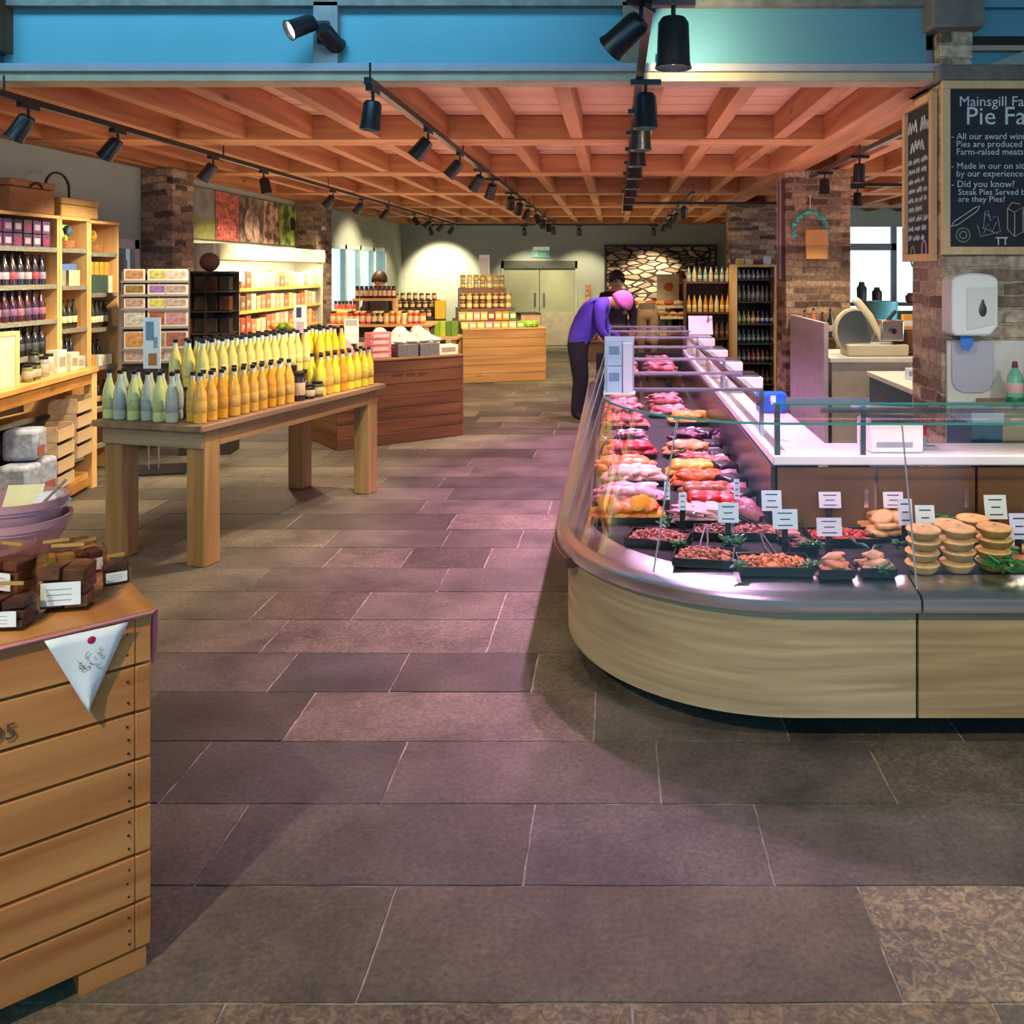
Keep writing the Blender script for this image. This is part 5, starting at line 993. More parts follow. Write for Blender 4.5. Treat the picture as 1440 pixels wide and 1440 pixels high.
def carton(x, y, z, w, d, h, col, label, cat='box', group=None, rz=0, stripe=None, name='gift_box'):
    """w along Y, d along X"""
    t = thing(name, label, cat, (x,y,z), rz, group); MB().bx(-d/2,d/2,-w/2,w/2,0,h,mat('carton_'+col.strip('#'),col,.5,var=.18,scale=24)).build('box_body', t, bevel=.002)
    if stripe: MB().bx(d/2,d/2+.001,-w*.35,w*.35,h*.25,h*.7,mat('stripe_'+stripe.strip('#'),stripe,.5,var=.2,scale=40)).build('box_label', t)
    return t
for i, y in enumerate(ys(6.10,6.98,9)):
    for j in range(2): carton(SX-.09,y,1.926+j*.106,.092,.15,.10,['#4e2f5a','#5a3a6a','#3c2438','#54405e'][(i+j)%4],'purple boxed bottle %s on the top shelf of the wide unit' % ['in the lower row','stacked in the upper row'][j],'box',['lower','upper'][j]+' purple boxes on the top shelf',stripe=['#a896ac','#8f2a52','#b8aab8'][(i*2+j)%3])
# unit two and three contents
def gift(x, y, z, cols, label):
    t = thing('gift_basket', label, 'basket', (x,y,z)); MB().lathe([(.05,0),(.075,.01),(.085,.07),(.08,.07),(.05,.012)],mat('wicker_tan','#8a5c34',.8,var=.3,scale=60,bump=.5),seg=16).build('basket_body', t)
    gr_ = random.Random(int(y*100))
    for i, c in enumerate(cols): MB().blob((gr_.uniform(-.03,.03),gr_.uniform(-.05,.05),.09+.03*i),(.03,.03,.045),mat('wrap_'+c.strip('#'),c,.35,var=.3,scale=50),nz=.2).build('wrapped_item', t)
gift(SX-.10,7.33,1.926,['#b9bf5a','#c9ccd0','#3a5a7a','#8a9a3a'],'basket of green and silver wrapped gifts on top shelf of middle unit')
gift(SX-.10,7.75,1.901,['#6a6a2a','#d08a6a','#b08a2c','#3a4a5a'],'basket of olive and gold wrapped gifts on top shelf of last unit')
carton(SX-.11,7.22,1.621,.10,.14,.13,'#8a8c84','grey carton on the second shelf of the middle unit'); carton(SX-.10,7.37,1.621,.15,.14,.13,'#cbbf98','cream carton beside the grey one in the middle unit'); carton(SX-.11,7.29,1.752,.24,.14,.05,'#4f74b0','flat blue box lying on the cream carton'); 
for i in range(4): carton(SX-.09,7.61+i*.075,1.551+.16,.06,.12,.11,'#c2963c','golden packet in the upper row of the last unit','packet','golden packets in the last unit')
MB_ = shelf = None
carton(SX-.12,7.72,1.551,.30,.16,.155,'#3c5048','dark green carton carrying the golden packets'); carton(SX-.09,7.90,1.551,.05,.12,.15,'#d8d2bc','white upright packet beside the dark green carton')
for u, (a, b_, z, n) in enumerate([(7.19,7.40,1.271,4),(7.60,7.85,1.251,5)]):
    for y in ys(a,b_,n): wine([('#2a2420','#d8c89a','#202020'),('#2c2a24','#dccdaa','#2a2018')][u], 'dark bottle with cream label in the %s pine unit' % ['middle','last'][u], 'cream labelled bottles in the %s unit' % ['middle','last'][u], [(SX-.06,y,z)], h=.24, r=.028)
for y in ys(7.19,7.42,5): wine(('#15182c','#2c3a5c','#101018'),'navy bottle on the lower shelf of the middle unit','navy bottles in the middle unit',[(SX-.10,y,.981)],h=.23,r=.026)
for y in ys(7.60,7.88,5): wine(('#241c18','#8d8a78','#15120f'),'brown bottle with pale neck label in the last unit','brown bottles in the last unit',[(SX-.14,y,.921)],h=.22,r=.028)
carton(SX-.05,7.31,.981,.22,.06,.09,'#a9a59c','pale grey box at the front of the lower middle shelf'); carton(SX-.05,7.80,.921,.2,.06,.09,'#dad9c8','white box at the front of the lower last shelf'); carton(SX-.05,7.62,.921,.06,.06,.10,'#c08a4a','tan packet beside the white box on the lower shelf')
for i, y in enumerate(ys(7.60,7.88,4)): wine(('#2a1414','#b89a70','#180c0c'),'dark red bottle low in the last pine unit','dark red bottles low in the last unit',[(SX-.08,y,.561)],h=.22,r=.03)
carton(SX-.10,7.75,.251,.28,.16,.18,'#3a2a1c','dark low carton at the foot of the last pine unit')
# hampers on top
M_wk = mat('light_wicker','#c39a5c',.8,var=.3,scale=90,bump=.7); M_wk2 = mat('brown_wicker','#9c6b42',.8,var=.3,scale=90,bump=.7); M_cane = mat('dark_cane','#2f1f18',.7)
t = thing('wicker_hamper', 'square brown wicker hamper on top of the wide shelf unit', 'hamper', (SX-.13,6.80,2.186)); MB().bx(-.13,.13,-.26,.26,0,.19,M_wk2).build('hamper_body', t, bevel=.01); MB().bx(-.135,.135,-.265,.265,.195,.245,M_wk2).build('lid', t, bevel=.008); MB().tube(bez((.137,-.05,.20),(.17,.02,.26),(.137,.09,.20),8),.009,M_cane,6).build('handle', t)
t = thing('wicker_basket', 'pale wicker basket with tall dark hoop handle on the shelf units', 'basket', (SX-.13,7.40,2.186)); MB().bx(-.12,.12,-.24,.27,0,.10,M_wk).build('basket_body', t, bevel=.01); MB().bx(-.123,.123,-.243,.273,.103,.155,M_wk).build('lid', t, bevel=.008)
MB().tube([(.0,-.25,.0),(.0,-.255,.22)]+[(0,-.10-.155*math.cos(a*math.pi/10),.24+.125*math.sin(a*math.pi/10)) for a in range(11)]+[(0,.055,.16)],.010,M_cane,6).build('hoop_handle', t)
# low bench in front of the units
Wb = wood('bench_pine','#b3803f','#d2a05a','y',12,.5,.15)
t = thing('display_bench', 'low pine display bench in front of the wine shelves', 'bench')
MB().prism([(-4.18,7.20),(-4.435,7.20),(-4.435,5.0),(-3.80,5.0)],.93,.97,Wb).build('bench_top', t, bevel=.004)
MB().prism([(-4.20,7.16),(-4.225,7.16),(-3.85,5.02),(-3.825,5.02)],.84,.928,wood('bench_apron','#97652f','#b98345','y',12)).build('apron', t, bevel=.002)
MB().bx(-4.255,-4.19,7.12,7.19,0,.93,M_pinez).build('leg', t, bevel=.003); MB().bx(-4.43,-4.37,7.10,7.16,0,.93,M_pinez).build('leg', t, bevel=.003); MB().bx(-3.9,-3.83,5.02,5.1,0,.93,M_pinez).build('leg', t)
MB().prism([(-4.21,7.10),(-4.42,7.10),(-4.42,5.05),(-3.86,5.05)],.10,.14,Wb).build('lower_shelf', t); MB().prism([(-4.205,7.11),(-4.23,7.11),(-3.88,5.05),(-3.855,5.05)],.03,.099,MC['bench_apron']).build('kick_rail', t)
MB().prism([(-4.23,7.09),(-4.42,7.09),(-4.42,6.78),(-4.19,6.78)],.27,.30,Wb).build('mid_shelf', t)
jars = [(6.35,-4.14,.12,'#5a5f2c'),(6.27,-4.12,.13,'#2c2a1a'),(6.20,-4.10,.12,'#6a7040'),(6.42,-4.20,.19,'#57584c'),(6.50,-4.18,.15,'#8d8c80'),(6.62,-4.22,.16,'#bdb9a8'),(6.55,-4.28,.20,'#4a4c44')]
for i, (y, x, h, c) in enumerate(jars): jar((x,y,.9705),.034,h,c,'#22221e',['small olive pickle jar at the front of pine bench','squat dark pickle jar on the pine bench','pale green pickle jar on the pine bench','tall grey-green bottle-like jar at the bench back','frosted jar in the middle of the bench','tall frosted white jar toward the bench end','tall dark grey jar behind the frosted ones'][i],lab='#a39c86')
for i, (y, x, w_, h, c) in enumerate([(6.78,-4.26,.11,.17,'#d8ccb4'),(6.92,-4.25,.10,.14,'#c8bca4'),(7.04,-4.27,.10,.10,'#a8a49c'),(6.68,-4.30,.10,.12,'#cfcabc')]): carton(x,y,.9705,w_,.09,h,c,['tall cream box on the pine bench','cream box with brown lid next to it on the bench','low grey box at the bench end','pale box behind the frosted jars'][i],stripe='#8d8472')
t = thing('framed_notice', 'pale framed notice leaning at the left end of the pine bench', 'frame', (-4.07,5.80,.9715), R(75)); MB().bx(-.17,.17,0,.02,0,.34,mat('cream_card','#d9cf9f')).build('notice', t); MB().bx(.17,.20,-.005,.025,0,.37,M_pinez).build('frame_side', t); MB().bx(-.20,-.17,-.005,.025,0,.37,M_pinez).build('frame_side', t); MB().bx(-.17,.17,-.005,.025,.34,.37,M_pinez).build('frame_rail', t)
M_tray2 = wood('pale_tray_wood','#a58b6c','#c4a987','y',14)
for k in range(2):
    for i in range(4):
        y = 6.93-.32*k; x = -4.22+.05*k-.04; z = .305+i*.115 if k == 0 else .145+i*.115
        t = thing('slatted_tray', 'pale slatted wooden tray, %s in the %s stack under the bench' % (['bottom','second','third','top'][i], ['right','left'][k]), 'tray', (x,y,z), R(10)); MB().bx(-.09,.12,-.14,.14,0,.014,M_tray2).build('tray_base', t)
        MB().bx(.108,.12,-.14,.14,.0145,.085,M_tray2).bx(-.09,-.078,-.14,.14,.0145,.085,M_tray2).build('long_sides', t); MB().bx(-.077,.107,-.14,-.128,.0145,.112,M_tray2).bx(-.077,.107,.128,.14,.0145,.112,M_tray2).build('end_boards', t)
for i, (y, x, z, s) in enumerate([(6.25,-4.08,.142,.30),(6.02,-4.04,.142,.30),(6.13,-4.07,.445,.22)]):
    t = thing('paper_sack', 'grey-blue printed sack %s under the bench' % ['right of the pair','left of the pair','lying on top'][i], 'sack', (x,y,z)); MB().rb((0,0,s*.5),(.22,.19,s*.96),mat('sack_print','#8c94a4',.6,var=.35,scale=22,bump=.4),(0,0,6*i)).build('sack_body', t, bevel=.03); MB().rb((.112,.0,s*.3),(.004,.10,s*.3),mat('sack_red','#8c4a46',.6,var=.2),(0,0,6*i)).build('red_print', t)
# ================================================================== greeting card rack, gift tower
t = thing('card_rack', 'wire greeting card rack behind the juice bottles', 'rack', (-4.0,7.75,0), R(12)); b = MB()
for x in (-.27,-.06,.02,.26): b.bx(x-.005,x+.005,-.005,.005,.02,1.74,mat('grey_wire','#8e8a88',.4,.6,var=0))
b.build('uprights', t)
for z in (.95,1.06,1.25,1.41,1.53,1.65): MB().bx(-.275,.265,-.03,-.024,z-.005,z+.012,MC['grey_wire']).bx(-.275,.265,-.03,.02,z-.008,z-.005,MC['grey_wire']).build('pocket_rail', t)
MB().bx(-.28,.28,-.2,.2,0,.02,M_black).build('base', t); MB().bx(-.275,.265,.025,.035,.5,1.75,mat('rack_panel','#3d3330',.7)).build('back_panel', t)
cc = [['#8f6a4a','#8a8f4a','#9a8a84'],['#6a5a2c','#6c4f86','#7a706a'],['#8f7a72','#9aa04a','#8a7f7a'],['#9aa09a','#7a4630','#8a6a70'],['#a0784a','#7a6a56','#7a4a40'],['#9a857a','#8c6f66','#a39a9a']]
for r_, (z, h) in enumerate([(1.66,.10),(1.54,.09),(1.42,.09),(1.26,.14),(1.07,.15),(.96,.09)]):
    for c_ in range(3):
        w_ = [.17,.15,.19][c_]; xx = [-.17,-.02+.03,.165][c_]; p = Matrix.Translation((-4.0,7.75,0))@Matrix.Rotation(R(12),4,'Z')@Vector((xx,-.018,z))
        q = thing('greeting_card', '%s greeting card, %s row of the rack, %s column' % ({'#6c4f86':'violet','#8a8f4a':'green','#9aa04a':'lime'}.get(cc[r_][c_],['brown','tan','grey'][c_]), ['top','second','third','fourth','fifth','lowest'][r_], ['left','middle','right'][c_]), 'card', p, R(12))
        MB().bx(-w_/2,w_/2,0,.004,0,h,mat('card_border','#b9b0a6',.6)).build('card', q); MB().bx(-w_/2+.015,w_/2-.015,-.001,0,.015,h-.012,mat('cardart_'+cc[r_][c_].strip('#'),cc[r_][c_],.6,var=.5,scale=28)).build('printed_picture', q)
t = thing('gift_tower', 'dark four-tier tower stand topped with a brown ball', 'stand', (-3.90,8.55,0), R(8)); Md = mat('dark_stand','#2b211e',.6)
MB().bx(-.23,.23,.14,.16,0,1.74,Md).build('back_board', t); MB().bx(-.005,.005,-.15,.14,.2,1.74,Md).build('divider', t)
for z in (.55,.85,1.15,1.36,1.55,1.73): MB().bx(-.23,.23,-.16,.139,z-.01,z+.004,Md).build('tier', t)
MB().bx(-.23,.23,-.15,.139,0,.54,Md).build('base_box', t); MB().blob((0,0,1.83),(.09,.09,.09),mat('brown_ball','#6a4434',.7,bump=.4),nz=0,u=20,v=14).build('ball', t); MB().cyl(.02,1.734,1.76,Md).build('neck', t)
for r_, z in enumerate((.86,1.16,1.37,1.56)):
    for c_ in range(4):
        p = Matrix.Translation((-3.90,8.55,0))@Matrix.Rotation(R(8),4,'Z')@Vector((-.175+c_*.115,-.06,z)); col = ['#3a2a24','#5a3226','#2a2c24','#4a3a30'][(r_+c_)%4]
        tag(MB().bx(-.045,.045,-.04,.04,0,.13,mat('dkpack_'+col.strip('#'),col,.4,var=.5,scale=40)).build('dark_packet', loc=p), 'dark wrapped packet on the %s tier of the tower' % ['lowest','second','third','top'][r_], 'packet', 'packets on the %s tier of the tower' % ['lowest','second','third','top'][r_])
# ================================================================== photo banner and chilled cabinet on the left wall
t = thing('photo_banner', 'wide printed photo banner of farm scenes high on the left wall', 'banner', (WX+.03,9.85,0), R(90))
zb, zt_ = 2.10, 2.70
MB().bx(0,3.35,0,.02,zb,zt_,mat('banner_backing','#4a4038',.6)).build('backing', t)
def noisy(name, c1, c2, sc=9):
    if name in MC: return MC[name]
    m = mat(name, c1, .6, var=.1, scale=sc); r = [n for n in m.node_tree.nodes if n.type == 'VALTORGB'][0]
    r.color_ramp.elements[0].color = (*lin(c1),1); r.color_ramp.elements[1].color = (*lin(c2),1); r.color_ramp.elements[0].position=.42; r.color_ramp.elements[1].position=.58; return m
for i, (x0, x1, c1, c2, sc) in enumerate([(0.03,.62,'#7f8694','#6f6c4a',4),(.65,1.3,'#7d3b32','#c96a5c',14),(1.33,2.05,'#2c2a2c','#8a7468',5),(2.08,2.6,'#5a3a34','#c9a890',7),(2.63,3.32,'#9aae4a','#3c4a24',5)]):
    p = MB().bx(x0,x1,-.003,0,zb+.01,zt_-.01,noisy('banner_print_%d'%i,c1,c2,sc)).build('printed_photo', t)
    if i == 0: MB().bx(x0,x1,-.005,-.003,zb+.01,zb+.26,noisy('banner_field','#6f7040','#7f8248',12)).build('field', p)
    if i == 1: MB().blob((.98,-.004,zb+.15),(.26,.003,.13),noisy('banner_berry','#c24a44','#e88a80',20),nz=.05,u=20).build('fruit_print', p)
    if i == 2: MB().blob((1.6,-.004,zb+.24),(.13,.003,.2),noisy('banner_figure','#8a6a58','#b89a88',9),nz=.1,u=16).blob((1.85,-.004,zb+.2),(.1,.003,.17),MC['banner_figure'],nz=.1).build('figure_print', p)
    if i == 4: MB().blob((3.15,-.004,zb+.33),(.12,.003,.10),noisy('banner_cow','#23241c','#3a3c2c',9),nz=.15,u=14).build('cow_print', p)
M_cab = mat('cream_enamel','#d8d2b4',.4,var=.04)
t = thing('chilled_cabinet', 'cream open-front chilled cabinet of snack packs between the brick pilasters', 'fridge', (WX+.01,9.5,0), 0)
L_c = 3.55
MB().bx(0,.06,0,L_c,.0,2.04,M_cab).build('back_panel', t); MB().bx(.061,.45,0,.04,0,2.04,M_cab).build('end_panel', t); MB().bx(.061,.45,L_c-.04,L_c,0,2.04,M_cab).build('end_panel', t)
MB().bx(.061,.50,0.041,L_c-.041,1.86,2.04,M_cab).build('canopy', t, bevel=.01); MB().bx(.061,.47,.041,L_c-.041,.05,.75,mat('cabinet_base','#8d8a80',.5)).build('base', t)
for z in (1.0,1.27,1.53): MB().bx(.061,.42,.041,L_c-.041,z-.012,z,M_white).bx(.421,.428,.041,L_c-.041,z-.03,z+.01,mat('yellow_rail','#d9b45a',.5)).build('shelf', t)
l = bpy.data.lights.new('cabinet_tube','AREA'); l.shape='RECTANGLE'; l.size=.04; l.size_y=3.3; l.energy=22; l.color=(1,.92,.72); o = bpy.data.objects.new('cabinet_tube', l); C.objects.link(o); o.parent=t; o.location=(.44,1.77,1.84); o.rotation_euler=(0,R(18),0)
cr = random.Random(12)
PK = {}
for r_, z in enumerate((1.0,1.27,1.53)):
    for i in range(22):
        y = 9.62+i*.152; c = cr.choice(['#e0ac84','#e0cc98','#d08a68','#ead8b8','#c4704c','#e0b878','#e0c4ac'] if i > 6 else ['#c9c2b0','#b85a44','#8a6a4a','#d8cfae'])
        hh = cr.uniform(.15,.22); k = c
        lb = 'bright snack pack on the %s shelf of the chilled cabinet' % ['lowest','middle','top'][r_]
        if k not in PK:
            tt = thing('snack_pack', lb, 'packet', (0,0,0)); MB().bx(-.05,.05,-.062,.062,0,.17,mat('pack_'+c.strip('#'),c,.4,var=.3,scale=30)).build('pack_body', tt, bevel=.006); MB().bx(.05,.0515,-.035,.035,.05,.10,noisy('packlab_'+c.strip('#'),'#e8dcc0',c,40)).build('pack_label', tt); PK[k] = tt; o = tt
        else: o = dup(PK[k])
        o.location = (WX+.36,y,z+.001); o['label'] = lb; o['group'] = 'snack packs on the %s cabinet shelf' % ['lowest','middle','top'][r_]; o.scale = (1,1,hh/.17)
# display fixtures: white notice boards in the cabinet's near part
for i, (y, z, h) in enumerate([(9.75,1.60,.2),(10.2,1.62,.18)]): tag(MB().bx(0,.008,-.12,.12,0,h,M_paper).build('price_notice', loc=(WX+.44,y,z)), 'white price notice %s in the near end of the chilled cabinet' % ['nearest the pilaster','second from the pilaster'][i], 'sign')
# ================================================================== middle distance displays
Wd1 = wood('dark_stained_plank','#4e2c1c','#784a30','x',11,.5,.2); Wd2 = wood('dark_stained_plank_end','#6a4426','#94683c','y',11,.5,.2); Wd3 = wood('dark_crate_top','#6d4a30','#8d6542','x',11)
# dark crate with chocolates: right corner (-1.61,9.43), near corner (-2.69,8.6)
a = Vector((-1.61+2.69, 9.43-8.6)); ra = math.atan2(a.y, a.x); wl = a.length
dk = plank_crate('display_crate', 'dark stained plank crate stacked with white and pink confectionery', 'crate', (-1.61,9.43,0), ra, wl, .95, .86, 7, Wd1, Wd2, Wd3, foot=False, post=.03)
ux, uy = Vector((math.cos(ra), math.sin(ra))), Vector((-math.sin(ra), math.cos(ra)))
def dl(x, y, z=.8605): return (-1.61+ux.x*x+uy.x*y, 9.43+ux.y*x+uy.y*y, z)
scribble('stencilled_marks', [(-.8,-.35,.67,.05)], mat('dark_stencil','#3c2214',.8), dk, -.003)
def cbox(name, p, rz, w, d, h, col, label, group=None, cat='box', stripe=None, sc=30, var=.18):
    t = thing(name, label, cat, p, rz, group); MB().bx(-w/2,w/2,-d/2,d/2,0,h,mat('bx_'+col.strip('#'),col,.5,var=var,scale=sc)).build('box_body', t, bevel=.003)
    if stripe: MB().bx(-w*.36,w*.36,-d/2-.0015,-d/2,h*.25,h*.75,mat('bs_'+stripe.strip('#'),stripe,.5,var=.3,scale=50)).build('box_label', t)
    return t
rr = random.Random(31)
for i in range(4): cbox('chocolate_box', dl(-.88,.16,.8605+i*.066), ra+rr.uniform(-.06,.06), .22,.16,.062,'#c9707c','pink chocolate box, %s of the pink stack on the dark crate' % ['bottom','second','third','top'][i],'pink chocolate boxes stacked on the dark crate' if False else None, stripe='#e8b8b0')
for i in range(2):
    cbox('grey_tray_box', dl(-.60+.24*i,.14), ra, .22,.18,.13,'#5f5a62','dark grey box %s on the dark crate front' % ['nearer the pink stack','nearer the white box'][i])
for i in range(3):
    for j in range(3):
        t = thing('confectionery_bag', 'white wrapped sweet bag heaped behind the grey boxes', 'bag', dl(-.66+.21*i,.30+.16*j,.8605), ra, 'white sweet bags on the dark crate'); MB().blob((0,0,.10+.02*j),(.10,.075,.10+.02*j),mat('white_wrap','#d9cdb4',.45,var=.15,scale=22,bump=.4),nz=.18,u=14,v=8,rnd=rr).build('bag_body', t)
for i in range(4): t = thing('sweet_packet', 'white wrapped packet lying on the grey boxes', 'packet', dl(-.66+.14*i,.14,.9915), ra+.2*i, 'white packets on the grey boxes'); MB().blob((0,0,.028),(.075,.05,.028),mat('white_wrap','#d9cdb4'),nz=.15,rnd=rr).build('packet_body', t)
cbox('white_carton', dl(-.14,.14), ra, .22,.16,.10,'#d3cbbb','white printed carton at the right corner of dark crate',stripe='#8d8478')
t = thing('sloped_tray', 'sloping pink-topped tray at the left of the dark crate', 'tray', dl(-1.18,.45), ra); MB().rb((0,0,.12),(.30,.50,.03),mat('pink_card','#d8858a',.5,var=.1),(18,14,0)).build('tray_top', t); MB().bx(-.10,.10,-.2,.2,0,.045,mat('grey_tray_side','#5d5a5c')).build('tray_base', t)
for i in range(5): cbox('gift_tin', dl(-1.20+.0*i,.12+.13*i,.8605) if False else dl(-1.22+.04*i,.72,.8605+.0) if i == 0 else dl(-1.3+.24*i,.80), ra,.16,.12,.16,['#4a3a3c','#7a6a4c','#3a3c44','#8a7f5c','#5a3a3a'][i],'%s tin in the rear row of the dark crate' % ['charcoal','olive','slate','straw','maroon'][i],stripe='#b8a888')
sign_card(dl(-.98,.62), 0, .15, .26, 'white notice with grey header standing behind the pink boxes', [(.1,.9,.72,.95,'#a9b0b0')], pole=.12)
# pine crate with the jar pyramid
Wp = wood('mid_pine_plank','#9a6a38','#bd8a50','x',11,.5,.2); Wp2 = wood('mid_pine_end','#8a5e32','#ad7c48','y',11); Wp3 = wood('mid_pine_top','#b98a58','#d0a572','x',11)
p0, p1 = Vector((-1.10,14.15)), Vector((-2.36,13.75)); a = p0-p1; rp = math.atan2(a.y,a.x)
pc = plank_crate('display_crate', 'mid-brown pine crate carrying a pyramid of jars and boxes', 'crate', (*p0,0), rp, a.length, 1.1, .84, 6, Wp, Wp2, Wp3, foot=False, post=.03)
ux2, uy2 = Vector((math.cos(rp), math.sin(rp))), Vector((-math.sin(rp), math.cos(rp)))
def ql(x, y, z=.8405): return (p0.x+ux2.x*x+uy2.x*y, p0.y+ux2.y*x+uy2.y*y, z)
t = thing('tiered_stand', 'brown tiered stand on the pine crate', 'stand', ql(-.80,0,.8405), rp); Ms_ = mat('stand_brown','#6b4a34',.6)
for k, (x0,x1,y0,z0,z1) in enumerate([(-.55,.42,.16,0,.12),(-.50,.36,.32,.121,.30),(-.46,.24,.46,.301,.62)]): MB().bx(x0,x1,y0,1.0,z0,z1,Ms_).build('tier_block', t)
for i in range(8): cbox('treat_box', ql(-1.28+.125*i,.09), rp, .115,.10,.10,['#d9c25a','#d8a878','#e8c060','#cf9a8a','#c9a060','#e0a83c','#d9b878','#7fa83c'][i],'%s small box in the front row of the pyramid' % ['yellow','peach','bright yellow','dusty pink','tan','amber','sand','lime green'][i],stripe='#e8dcb8')
for i in range(8): cbox('treat_box', ql(-1.30+.115*i,.24,.8405+.1205), rp, .105,.09,.13,['#c8a83c','#d8c070','#d09a7a','#e0b04c','#8a4a34','#e8962c','#e08a2a','#5c8a34'][i],'%s box in the second row of the pyramid' % ['mustard','straw','salmon','honey','rust','vivid orange','orange','dark green'][i],stripe='#e8dcb8')
jr = random.Random(9)
def jrow(n, x0, dx, y, z, cols, lab, group, r=.045, h=.12, lid='#c9a84c'):
    f = {}
    for i in range(n):
        c = cols[i % len(cols)]
        if c not in f: f[c] = jar(ql(x0+dx*i,y,z), r, h, c, lid, lab, group=group, lab='#d8c890' if i%2 else '#c9b070')
        else: dup(f[c], ql(x0+dx*i,y,z))
for k in range(2): jrow(8,-1.27,.105,.38+0*k,.8405+.3005+k*.125,['#5a2a24','#a88a3c','#7a3a28'],'dark jar with gold lid on the %s middle tier of the pyramid' % ['lower','upper'][k],'gold-lidded jars on the %s middle tier' % ['lower','upper'][k])
for k in range(2): jrow(7,-1.24,.105,.55,.8405+.6205+k*.11,['#8a7a3c','#c9b46a','#9a8a4c'],'straw coloured jar in the %s row at the pyramid top' % ['lower','upper'][k],'straw jars in the %s top row' % ['lower','upper'][k], h=.105)
sign_card(ql(-.87,.70,.8405+.6205), 0, .17, .42, 'blank white notice on top of the jar pyramid', [(.1,.9,.1,.9,'#cfc8c8')], pole=.12)
t = thing('lidded_hamper', 'beige box with dark lid right of the pyramid on the pine crate', 'box', ql(-.17,.55), rp); MB().bx(-.16,.16,-.2,.2,0,.19,mat('beige_box','#b0936c',.6)).build('box_body', t); MB().bx(-.17,.17,-.21,.21,.191,.215,mat('dark_lid','#3a322c',.5)).build('lid', t)
for i in range(3): tag(MB().blob((0,0,.05),(.07,.06,.06),mat('lime_wrap','#7fae2c',.5,var=.4,scale=30),nz=.25,rnd=jr).build('leafy_bundle', loc=ql(-.36+.1*i,.12)), 'fresh green leafy bundle %s on the pine crate edge' % ['left','middle','right'][i], 'herb bundle')
# green and yellow boxed row left of the pine crate
t = thing('side_table', 'low brown table left of the pine crate', 'table', (-2.62,13.1,0), .0); MB().bx(-.30,.32,-.2,.3,.74,.78,Wp3).build('table_top', t)
for x in (-.28,.24):
    for y in (-.18,.22): MB().bx(x,x+.06,y,y+.06,0,.74,Wp2).build('leg', t)
for i in range(7): cbox('tea_carton', (-2.86+.083*i,13.1,.7815), .0, .078,.12,.22,['#c9a02c','#c9a02c','#8fae2c','#7fa82c','#a8b83c','#5a7a2c','#6a8a2c'][i],'%s carton in the row left of the pine crate, number %s from the left' % (['yellow','yellow','lime','lime green','yellow-green','forest green','leaf green'][i], ['one','two','three','four','five','six','seven'][i]))
# long chutney bench
cz = 1.03
t = thing('chutney_bench', 'long pine bench of red and orange chutney jars below the glazed wall', 'bench', (-3.18,12.1,0), R(4)); MB().bx(-.66,.70,-.3,.45,cz-.035,cz,Wp3).build('bench_top', t, bevel=.003)
MB().bx(-.62,.66,.0,.42,0,cz-.036,mat('bench_dark_panel','#4a3222',.8)).build('cabinet_body', t)  # plain dark brown body below the bench top
for x in (-.64,.0,.64): MB().bx(x-.03,x+.03,-.28,-.22,0,cz-.036,M_pinez).build('leg', t)
MB().bx(-.42,.16,.12,.42,cz+.30,cz+.33,Wp3).build('raised_tier', t)
for x in (-.4,.14): MB().bx(x-.015,x+.015,.14,.4,cz+.001,cz+.30,Wp3).build('tier_support', t)
def bl(x, y, z): return (-3.18+x*math.cos(R(4))-y*math.sin(R(4)), 12.1+x*math.sin(R(4))+y*math.cos(R(4)), z)
JP = {}
def cj(c, lid, p, lab_, group, r=.045, h=.16):
    k = (c, lid, group)
    if k in JP: dup(JP[k], p)
    else: JP[k] = jar(p, r, h, c, lid, lab_, group=group, lab='#d8b88a')
cols = ['#c25a1c','#c96a24','#c8861e','#9a141c','#8a1420','#c03040','#c03040','#3a1a1c','#2c1a1e','#c99a2c','#b8482c','#c9952c','#d8c890','#c83a2c','#c8322c','#d8562c']
nm = {'#c25a1c':'burnt orange','#c96a24':'orange','#c8861e':'amber','#9a141c':'crimson','#8a1420':'deep crimson','#c03040':'rose red','#3a1a1c':'near-black','#2c1a1e':'black-plum','#c99a2c':'gold','#b8482c':'brick red','#c9952c':'mustard gold','#d8c890':'cream','#c83a2c':'scarlet','#c8322c':'bright scarlet','#d8562c':'coral'}
for j in range(2):
    for i, c in enumerate(cols): cj(c,'#e0c070' if i%3 else '#1f1a18', bl(-.60+.078*i,-.20+j*.12,cz+.001), nm[c]+' chutney jar standing on the long pine bench', nm[c]+' jars on the pine bench', r=.036, h=.17 if j == 0 else .19)
for i in range(9): cj(['#2a1418','#5a1c20','#3c2018'][i%3],'#1a1614', bl(-.38+.062*i,.26,cz+.331), ['black','maroon','dark brown'][i%3]+' jar on the raised tier of the pine bench', ['black','maroon','dark brown'][i%3]+' jars on the raised tier', r=.029, h=.17)
for i in range(6): cj(['#c8561c','#b04018'][i%2],'#2a1c14', bl(-.64+.05*i*1.0,.12,cz+.001), ['orange','rust'][i%2]+' tall relish jar behind the left jars', ['orange','rust']
[i%2]+' relish jars at the left', r=.024, h=.30)
